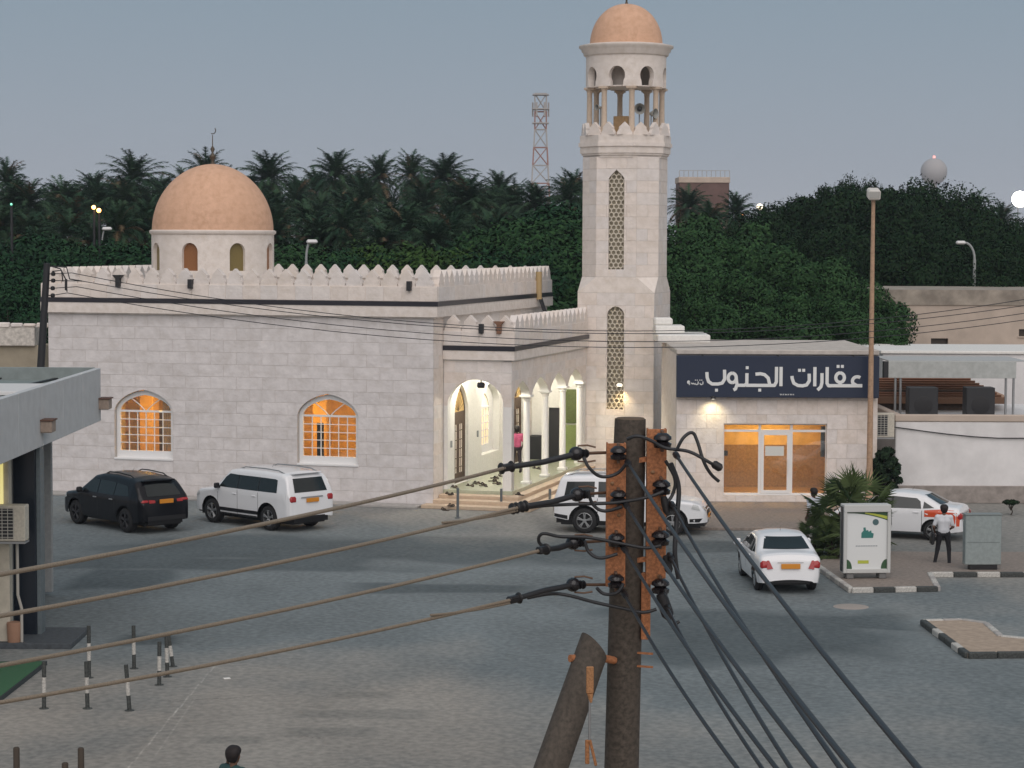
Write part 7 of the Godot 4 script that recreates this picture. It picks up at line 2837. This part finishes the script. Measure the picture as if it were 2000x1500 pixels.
func utility_pole():
	var z := -16.5
	var t := zp(1231, 818, z)
	var f := zp(1214, 1500, z)
	var low := t + (f - t) * (t.y / (t.y - f.y))
	low.y = 0.0
	var o := thing("utility_pole", "thick dark timber utility pole with insulators before the yard", "utility pole", low)
	var b := mb()
	var top := t - low
	b.tube([Vector3(), top * 0.5, top * 0.97, top], [0.15, 0.132, 0.118, 0.113], 20)
	part("pole", b, M.pole, o)
	b = mb()
	b.lathe([Vector2(0.0, 0.012), Vector2(0.10, 0.008), Vector2(0.113, -0.01)], 20, Transform3D(Basis(), top))
	part("end_grain", b, mat(0.11, 0.08, 0.055, 0.9), o)
	# two rusty channel racks, one each side of the pole
	var racks := [[1185, 1221, 866, 1146, -16.3], [1264, 1300, 838, 1142, -16.36]]
	for k in 2:
		var q: Array = racks[k]
		var a := zp(q[0], q[2], q[4])
		var c := zp(q[1], q[3], q[4])
		b = mb()
		var x0 := a.x - low.x
		var x1 := c.x - low.x
		var zz: float = q[4] - low.z
		b.cube(Vector3(x0, c.y, zz - 0.012), Vector3(x1, a.y, zz + 0.0), 0.003)
		b.cube(Vector3(x0, c.y, zz - 0.11), Vector3(x0 + 0.012, a.y, zz - 0.012), 0.002)
		b.cube(Vector3(x1 - 0.012, c.y, zz - 0.11), Vector3(x1, a.y, zz - 0.012), 0.002)
		part("insulator_rack", b, M.rust, o)
		b = mb()
		for m in 5:
			var y := lerpf(a.y - 0.06, c.y + 0.06, m / 4.0)
			b.lathe([Vector2(0.0, 0.012), Vector2(0.012, 0.01), Vector2(0.016, 0.0)], 8, Transform3D(Basis(Vector3(1, 0, 0), PI * 0.5), Vector3(lerpf(x0, x1, 0.3 if m % 2 else 0.65), y, zz)))
		part("rack_bolts", b, mat(0.30, 0.17, 0.09, 0.6, 0.3), o)
	# narrower rusty strap lower on the pole and its ties
	b = mb()
	var s0 := zp(1253, 1120, z + 0.1)
	var s1 := zp(1267, 1250, z + 0.1)
	b.cube(Vector3(s0.x - low.x, s1.y, 0.02), Vector3(s1.x - low.x + 0.012, s0.y, 0.09), 0.004)
	for y in [1276, 1302]:
		var q := zp(1256, y, z + 0.1)
		b.bar(q - low + Vector3(-0.06, 0.0, -0.03), q - low + Vector3(0.07, 0.0, 0.02), 0.014, 0.014)
	part("rust_strap", b, M.rust, o)
	# ties through the racks
	b = mb()
	for y in [905, 1100]:
		var a := zp(1190, y, -16.42) - low
		var c := zp(1296, y - 12, -16.42) - low
		b.bar(a, c, 0.035, 0.035)
	part("rack_ties", b, M.rust, o)
	# strut pole leaning into it
	var st := zp(1160, 1262, -16.28)
	var sf := zp(1076, 1500, -15.75)
	var sb := st + (sf - st) * (st.y / (st.y - sf.y))
	sb.y = 0.0
	var sp := thing("strut_pole", "dark timber strut leaning against the utility pole", "strut pole", sb)
	b = mb()
	var ax := (st - sb).normalized()
	var ux := Vector3(0, 0, 1).cross(ax).normalized() * -1.0
	ux = (Vector3.RIGHT - ax * ax.x).normalized()
	var uz := ux.cross(ax)
	var rg := [[], []]
	var rn := []
	for k in 24:
		var an := TAU * k / 24.0
		var of := ux * cos(an) + uz * sin(an)
		rn.append(of)
		rg[0].append(of * 0.13)
		rg[1].append(st - sb + of * 0.116 - ax * (0.06 * cos(an)))      # cut on the slant, lower towards the pole
	for k in 24:
		var l := (k + 1) % 24
		b.stri(rg[0][k], rg[0][l], rg[1][l], rn[k], rn[l], rn[l])
		b.stri(rg[0][k], rg[1][l], rg[1][k], rn[k], rn[l], rn[k])
	for k in range(1, 23):
		b.tri(rg[1][0], rg[1][k], rg[1][k + 1])
	part("pole", b, M.pole, sp)
	b = mb()
	var c1 := zp(1176, 1285, -16.3)
	b.tube([zp(1113, 1286, -16.16) - sb, c1 - sb, zp(1200, 1290, -16.4) - sb], [0.028], 8)
	part("through_bolt", b, M.rust, sp)
	# turnbuckle and hook that hang from the strut
	var tb := thing("turnbuckle", "rusty turnbuckle hanging from the strut", "turnbuckle", zp(1153, 1302, -15.74))
	var q0 := zp(1153, 1302, -15.74)
	b = mb()
	b.cube(Vector3(-0.028, -0.19, -0.02), Vector3(0.024, 0.0, 0.01), 0.006)
	b.tube([Vector3(0, -0.19, 0), zp(1154, 1372, -15.74) - q0], [0.022, 0.01], 8)
	part("strap", b, nmat("s", 0.34, 0.17, 0.075, 0.3, 0.06, 4, 131, 3.0, 0.7), tb)
	b = mb()
	b.tube([zp(1152, 1366, -15.74) - q0, zp(1151, 1445, -15.74) - q0], [0.008], 6)
	part("rod", b, M.steel, tb)
	b = mb()
	var h0 := zp(1147, 1445, -15.74) - q0
	var h1 := zp(1147, 1492, -15.74) - q0
	b.bar(h0, h1, 0.03, 0.02, 0.004)
	b.bar(zp(1152, 1445, -15.74) - q0, zp(1164, 1495, -15.74) - q0, 0.035, 0.02, 0.004)
	part("fork", b, nmat("s", 0.30, 0.13, 0.05, 0.3, 0.06, 4, 132, 3.0, 0.7), tb)
	# --- insulators on the racks
	var level := ["topmost", "second highest", "third highest", "lowest"]
	var rack := ["strut-side rusty", "far-side rusty"]
	var li := 0
	var iz := -16.22
	for q in [[1208, 886], [1208, 972], [1204, 1056], [1203, 1136]]:
		var p := zp(q[0], q[1], iz)
		b = mb()
		b.lathe([Vector2(0.0, 0.055), Vector2(0.03, 0.055), Vector2(0.058, 0.03), Vector2(0.06, 0.012), Vector2(0.038, 0.0), Vector2(0.06, -0.015), Vector2(0.055, -0.04), Vector2(0.0, -0.05)], 16)
		var n := thing("shackle_insulator", "%s dark shackle insulator on the strut-side rusty rack" % level[li % 4], "insulator", p, 0.0, "insulators on the pole racks")
		li += 1
		part("porcelain", b, mat(0.014, 0.012, 0.014, 0.2), n)
		b = mb()
		b.bar(Vector3(0, 0.045, 0), Vector3(0, 0.06, -0.1), 0.02, 0.02)
		b.bar(Vector3(0, -0.045, 0), Vector3(0, -0.06, -0.1), 0.02, 0.02)
		b.tube([Vector3(0, -0.07, 0), Vector3(0, 0.07, 0)], [0.011], 8)
		part("strap", b, mat(0.16, 0.10, 0.07, 0.6, 0.3), n)
	for q in [[1294, 862], [1292, 953], [1290, 1052], [1290, 1146]]:
		var p := zp(q[0], q[1], iz - 0.04)
		b = mb()
		b.lathe([Vector2(0.0, 0.06), Vector2(0.032, 0.06), Vector2(0.064, 0.035), Vector2(0.066, 0.014), Vector2(0.04, 0.0), Vector2(0.066, -0.016), Vector2(0.06, -0.045), Vector2(0.0, -0.055)], 16)
		var n := thing("shackle_insulator", "%s dark shackle insulator on the far-side rusty rack" % level[li % 4], "insulator", p, 0.0, "insulators on the pole racks")
		li += 1
		part("porcelain", b, mat(0.014, 0.012, 0.014, 0.2), n)
		b = mb()
		b.bar(Vector3(0, 0.05, 0), Vector3(0, 0.065, -0.1), 0.02, 0.02)
		b.bar(Vector3(0, -0.05, 0), Vector3(0, -0.065, -0.1), 0.02, 0.02)
		b.tube([Vector3(0, -0.075, 0), Vector3(0, 0.075, 0)], [0.011], 8)
		part("strap", b, mat(0.16, 0.10, 0.07, 0.6, 0.3), n)
	# --- spans to the next pole on the strut side, each dead-ended on strain insulators
	var spans := [[1184, 884, 1128, 886, 990, 913, 0, 1122], [1184, 962, 1130, 966, 1018, 990, 0, 1203], [1184, 1056, 1122, 1060, 1060, 1074, 0, 1300], [1184, 1142, 1122, 1142, 1005, 1170, 0, 1372]]
	var wl := ["topmost bare cable span running from the pole past the parked cars", "second bare cable span from the top on the strut side", "third bare cable span from the top on the strut side", "lowest bare cable span on the strut side"]
	for k in 4:
		var q: Array = spans[k]
		var p0 := zp(q[0], q[1], -16.36)
		var p1 := zp(q[2], q[3], -16.2)
		var p2 := zp(q[4], q[5], -15.85)
		var hgt := p2.y
		var e := gp(q[6], q[7], hgt - 0.02)
		var far := e + (e - p2) * 0.55
		far.y = e.y + 0.06
		# strain insulator set
		var n := thing("strain_insulator", "dark strain insulator set on the %s cable" % ["topmost", "second", "third", "lowest"][k], "insulator", p1)
		b = mb()
		disc_insulator(b, Vector3(0.035, 0.0, 0), p0 - p1, 0.032, 2)
		part("inner_discs", b, M.black, n)
		b = mb()
		var pr := []
		for i in 9:
			var an := PI * i / 8.0
			pr.append(Vector2(0.052 * sin(an), -0.055 * cos(an)))
		b.lathe(pr, 14, Transform3D(Basis(Vector3(0, 0, 1), PI * 0.5 + 0.2), Vector3(-0.01, 0, 0)))
		part("bobbin", b, mat(0.012, 0.012, 0.015, 0.25), n)
		b = mb()
		b.tube([Vector3(), (p0 - p1) * 0.98], [0.011], 6)
		b.tube([Vector3(0, 0.055, 0), Vector3(0.07, 0.06, 0), Vector3(0.13, 0.045, 0)], [0.007], 5)
		b.tube([Vector3(0, -0.055, 0), Vector3(0.07, -0.06, 0), Vector3(0.13, -0.05, 0)], [0.007], 5)
		part("shackle", b, mat(0.15, 0.09, 0.06, 0.6, 0.4), n)
		# covered tail from the insulator to the clamp, then the bare strand
		b = mb()
		var mid := p1.lerp(p2, 0.5) + Vector3(0, -0.012 if k < 3 else 0.01, 0)
		b.tube([p1 - p1, mid - p1, p2 - p1], [0.021, 0.021, 0.019], 9)
		part("sleeve", b, M.cable, n)
		b = mb()
		var dn := (p2 - p1).normalized()
		for m in ([0, 1] if k < 2 else [0]):
			disc_insulator(b, p2 - p1 + dn * (m * 0.085 - 0.05), dn, 0.042, 2 if k == 1 else 1)
		b.bar(p2 - p1 - dn * 0.06, p2 - p1 + dn * 0.06, 0.06, 0.05, 0.012)
		part("clamp", b, M.black, n)
		b = mb()
		b.tube(sag(p2, e, 0.03, 12) + [far], [0.0125], 8)
		if k == 1 or k == 3:
			b.tube(sag(p2 + Vector3(0, -0.02, 0), p2.lerp(e, 0.20) + Vector3(0, 0.006, 0.01), 0.012, 6), [0.009], 6)
		single("cable_span", b, M.wire, wl[k], "cable")
	# little clips and tied tails on the bare strands
	for q in [[808, 1035, 1, 0.05], [836, 1198, 3, 0.03], [790, 1197, 3, 0.02]]:
		var sp2: Array = spans[q[2]]
		var p2 := zp(sp2[4], sp2[5], -15.85)
		var e := gp(sp2[6], sp2[7], p2.y - 0.02)
		var tt: float = (sp2[4] - q[0]) / (sp2[4] - sp2[6])
		# along the span by its share of the picture distance, corrected for depth
		var za := 1.0 / lerpf(1.0 / -p2.z, 1.0 / -e.z, tt)
		var ss := (za + p2.z) / (p2.z - e.z)
		var cc := p2.lerp(e, ss) - Vector3(0, 0.12 * ss * (1.0 - ss), 0)
		b = mb()
		b.bar(Vector3(-0.03, -0.01, 0), Vector3(0.03, 0.004, 0), 0.03, 0.026, 0.006, Vector3(0, 0, 1))
		single("cable_clip", b, M.dark, "small dark clip on a bare cable", "clip", cc, 0.0, "clips on the bare cables")
	# --- insulated cables from the racks towards the camera
	var down := [[1226, 903, 1664], [1222, 985, 1592], [1218, 1070, 1516], [1218, 1158, 1440], [1320, 888, 1793], [1312, 985, 1641], [1308, 1085, 1544], [1300, 1180, 1488]]
	for k in 8:
		var q: Array = down[k]
		var p0 := zp(q[0], q[1], -16.2)
		var e := gp(q[2], 1500, p0.y - 0.05)
		var far := e + (e - p0) * 0.6
		far.y = e.y + 0.05
		b = mb()
		b.tube(sag(p0, e, 0.045, 14) + [far], [0.0112], 8)
		single("insulated_cable", b, M.cable, "dark insulated cable from the %s insulator of the %s rack" % [level[k % 4], rack[k / 4]], "cable", Vector3(), 0.0, "insulated cables from the pole racks")
		# grip at the start of the cable
		b = mb()
		var dn := (e - p0).normalized()
		b.tube([p0 - dn * 0.09, p0 - dn * 0.02, p0 + dn * 0.16, p0 + dn * 0.19], [0.012, 0.024, 0.022, 0.014], 8)
		single("cable_grip", b, M.black, "black cable grip at the %s insulator of the %s rack" % [level[k % 4], rack[k / 4]], "grip", Vector3(), 0.0, "cable grips on the pole")
	# --- jumper loops between the two sides
	var jumps := [
		[[1140, 893], [1152, 915], [1175, 931], [1205, 925], [1224, 905]],
		[[1018, 994], [1060, 988], [1120, 985], [1200, 982], [1262, 972], [1296, 960]],
		[[1148, 958], [1158, 985], [1180, 998], [1215, 990]],
		[[1096, 1072], [1060, 1066], [1052, 1052], [1062, 1042], [1095, 1048], [1150, 1050], [1215, 1062], [1260, 1070], [1290, 1066]],
		[[1142, 1056], [1150, 1078], [1172, 1090], [1206, 1082]],
		[[1030, 1168], [1075, 1160], [1110, 1163], [1160, 1176], [1215, 1188], [1255, 1196], [1282, 1190]],
		[[1225, 858], [1245, 852], [1270, 860], [1300, 875], [1345, 882], [1380, 900], [1400, 912]],
		[[1322, 878], [1335, 855], [1352, 845], [1362, 862], [1374, 900], [1388, 925], [1404, 940]],
		[[1300, 900], [1318, 935], [1314, 965], [1300, 985]],
		[[1310, 905], [1325, 950], [1322, 1010], [1318, 1080], [1325, 1130]],
		[[1165, 1148], [1180, 1160], [1205, 1158], [1218, 1140]],
		[[1300, 1150], [1302, 1190], [1312, 1220], [1326, 1214]]]
	var jl := ["short jumper loop hanging under the topmost strain insulator", "long straight jumper crossing both racks at the second level", "short jumper loop hanging under the second strain insulator", "jumper with a hooked end crossing both racks at the third level", "short jumper loop hanging under the third strain insulator", "long sagging jumper from the lowest clamp across the pole", "jumper from the pole top that ends in a black boot", "arched jumper above the far-side rack with a loose end", "short curved jumper between the top insulators of the far-side rack", "thick jumper running down the outer side of the far-side rack", "short jumper loop at the lowest strut-side insulator", "small hooked tail below the lowest far-side insulator"]
	for k in jumps.size():
		var cv := Curve3D.new()
		var pp := []
		for m in jumps[k].size():
			var q: Array = jumps[k][m]
			pp.append(zp(q[0], q[1], -16.14 + 0.02 * sin(m * 1.7 + k)))
		for m in pp.size():
			var tg: Vector3 = (pp[mini(m + 1, pp.size() - 1)] - pp[maxi(m - 1, 0)]) * 0.18
			cv.add_point(pp[m], -tg, tg)
		cv.bake_interval = 0.015
		var bp := []
		for p in cv.get_baked_points():
			bp.append(p)
		b = mb()
		b.tube(bp, [0.0125 if k != 9 else 0.018], 7)
		single("jumper_cable", b, M.cable, jl[k], "cable", Vector3(), 0.0, "jumper loops on the utility pole")
	# connector boots at the loose end and the fuse carrier
	for q in [[1392, 905, 1410, 916, 0.03], [1290, 1160, 1308, 1210, 0.045], [1300, 1085, 1308, 1120, 0.03], [1296, 970, 1304, 1005, 0.028]]:
		b = mb()
		var a := zp(q[0], q[1], -16.12)
		var c := zp(q[2], q[3], -16.12)
		b.tube([a, a.lerp(c, 0.2), a.lerp(c, 0.8), c], [q[4] * 0.7, q[4], q[4], q[4] * 0.5], 10)
		single("cable_boot", b, M.black, "black rubber boot over a cable joint on the pole", "cable boot", Vector3(), 0.0, "cable boots on the pole")
	far_pole()
func far_pole():
	var z := -69.0
	var t := zp(92, 514, z)
	var f := zp(80, 712, z)
	var ft := t + (f - t) * (t.y / (t.y - f.y))
	ft.y = 0.0
	var o := thing("leaning_pole", "dark leaning utility pole at the end of the mosque wall", "utility pole", ft)
	var b := mb()
	b.tube([Vector3(), (t - ft) * 0.6, t - ft], [0.16, 0.12, 0.10], 14)
	part("pole", b, M.dark, o)
	var ends := [[104, 535], [104, 548], [103, 563], [103, 577]]
	b = mb()
	for q in ends:
		var p := zp(q[0], q[1], z + 0.1) - ft
		b.lathe([Vector2(0.0, 0.07), Vector2(0.06, 0.05), Vector2(0.07, 0.0), Vector2(0.06, -0.05), Vector2(0.0, -0.07)], 10, Transform3D(Basis(), p))
		b.bar(p, p + Vector3(-0.25, 0, -0.1), 0.03, 0.03)
	part("insulators", b, M.black, o)
	b = mb()
	for q in [[[100, 520], [118, 525], [128, 545], [131, 570]], [[102, 530], [120, 528], [123, 550]], [[104, 520], [130, 522], [136, 545], [160, 549]]]:
		var pp := []
		for r in q:
			pp.append(zp(r[0], r[1], z + 0.25) - ft)
		b.tube(pp, [0.02], 6)
	b.box(move(zp(129, 556, z + 0.25).x - ft.x, zp(129, 556, z + 0.25).y, 0.25), Vector3(0.07, 0.34, 0.08), 0.01)
	part("jumpers", b, M.black, o)
	# four thin wires that sag across the mosque front and climb again beyond the shop
	var a := [[140, 533], [160, 549], [150, 560], [131, 572]]
	var m := [[1000, 640], [1000, 645], [1000, 660], [1000, 672]]
	var e := [[2000, 585], [2000, 597], [2000, 612], [2000, 625]]
	for k in 4:
		var p0 := zp(ends[k][0], ends[k][1], z + 0.1)
		var p1 := zp(a[k][0], a[k][1], z - 0.1)
		var pm := zp(m[k][0], m[k][1], -73.0)
		var p2 := zp(e[k][0], e[k][1], -77.0)
		# parabola through the three heights
		var pts := [p0]
		for i in 33:
			var tt := i / 32.0
			var x := lerpf(p1.x, p2.x, tt)
			var tm := (pm.x - p1.x) / (p2.x - p1.x)
			var y := p1.y + (p2.y - p1.y) * tt
			var sg := (p1.y + (p2.y - p1.y) * tm - pm.y) / (tm * (1.0 - tm))
			pts.append(Vector3(x, y - sg * tt * (1.0 - tt), lerpf(p1.z, p2.z, tt)))
		pts.append(pts[-1] + (pts[-1] - pts[-2]) * 5.0)
		b = mb()
		b.tube(pts, [0.013], 5)
		single("overhead_wire", b, M.cable, "%s thin overhead wire sagging across the mosque front" % ["topmost", "second highest", "third highest", "lowest"][k], "wire", Vector3(), 0.0, "thin overhead wires across the mosque front")

# ------------------------------------------------------------------ small things
func small_things():
	# shoes left on the portico floor and steps
	var r := RandomNumberGenerator.new()
	r.seed = 7
	var sets := [[889, 952, 0.5], [878, 965, 0.375], [881, 988, 0.13], [868, 996, 0.0], [920, 949, 0.5], [930, 944, 0.5], [940, 945, 0.5], [946, 949, 0.5], [964, 940, 0.5], [972, 945, 0.5], [979, 929, 0.5], [967, 934, 0.5], [1014, 966, 0.375], [1050, 915, 0.5]]
	for q in sets:
		for k in 2:
			var p := gp(q[0] + 6 * k - 3, q[1] + 1.5 * k, q[2])
			var b := mb()
			var sh := PackedVector2Array([Vector2(-0.042, -0.13), Vector2(0.042, -0.13), Vector2(0.05, 0.03), Vector2(0.045, 0.11), Vector2(0.0, 0.15), Vector2(-0.045, 0.11), Vector2(-0.04, 0.0)])
			b.ext(sh, 0.0, 0.03, func(v: Vector2, z: float) -> Vector3: return Vector3(v.x, z, -v.y))
			b.tube([Vector3(-0.045, 0.025, -0.05), Vector3(-0.02, 0.07, -0.07), Vector3(0.02, 0.07, -0.07), Vector3(0.045, 0.025, -0.05)], [0.022], 6)
			var cl: float = r.randf()
			single("sandal", b, mat(0.03 + 0.05 * cl, 0.024 + 0.03 * cl, 0.02 + 0.015 * cl, 0.7), "dark sandal left on the portico floor or steps", "sandal", p, r.randf_range(-1.2, 1.2), "sandals left at the portico")
	# low kerb along the hall front
	var hx := Transform3D(Basis(Vector3.UP, TURN), corner)
	var b := mb()
	b.cube(Vector3(-14.6, -0.01, 0.03), Vector3(-0.35, 0.09, 0.75), 0.02)
	struct("pavement", b, M.concrete, hx)
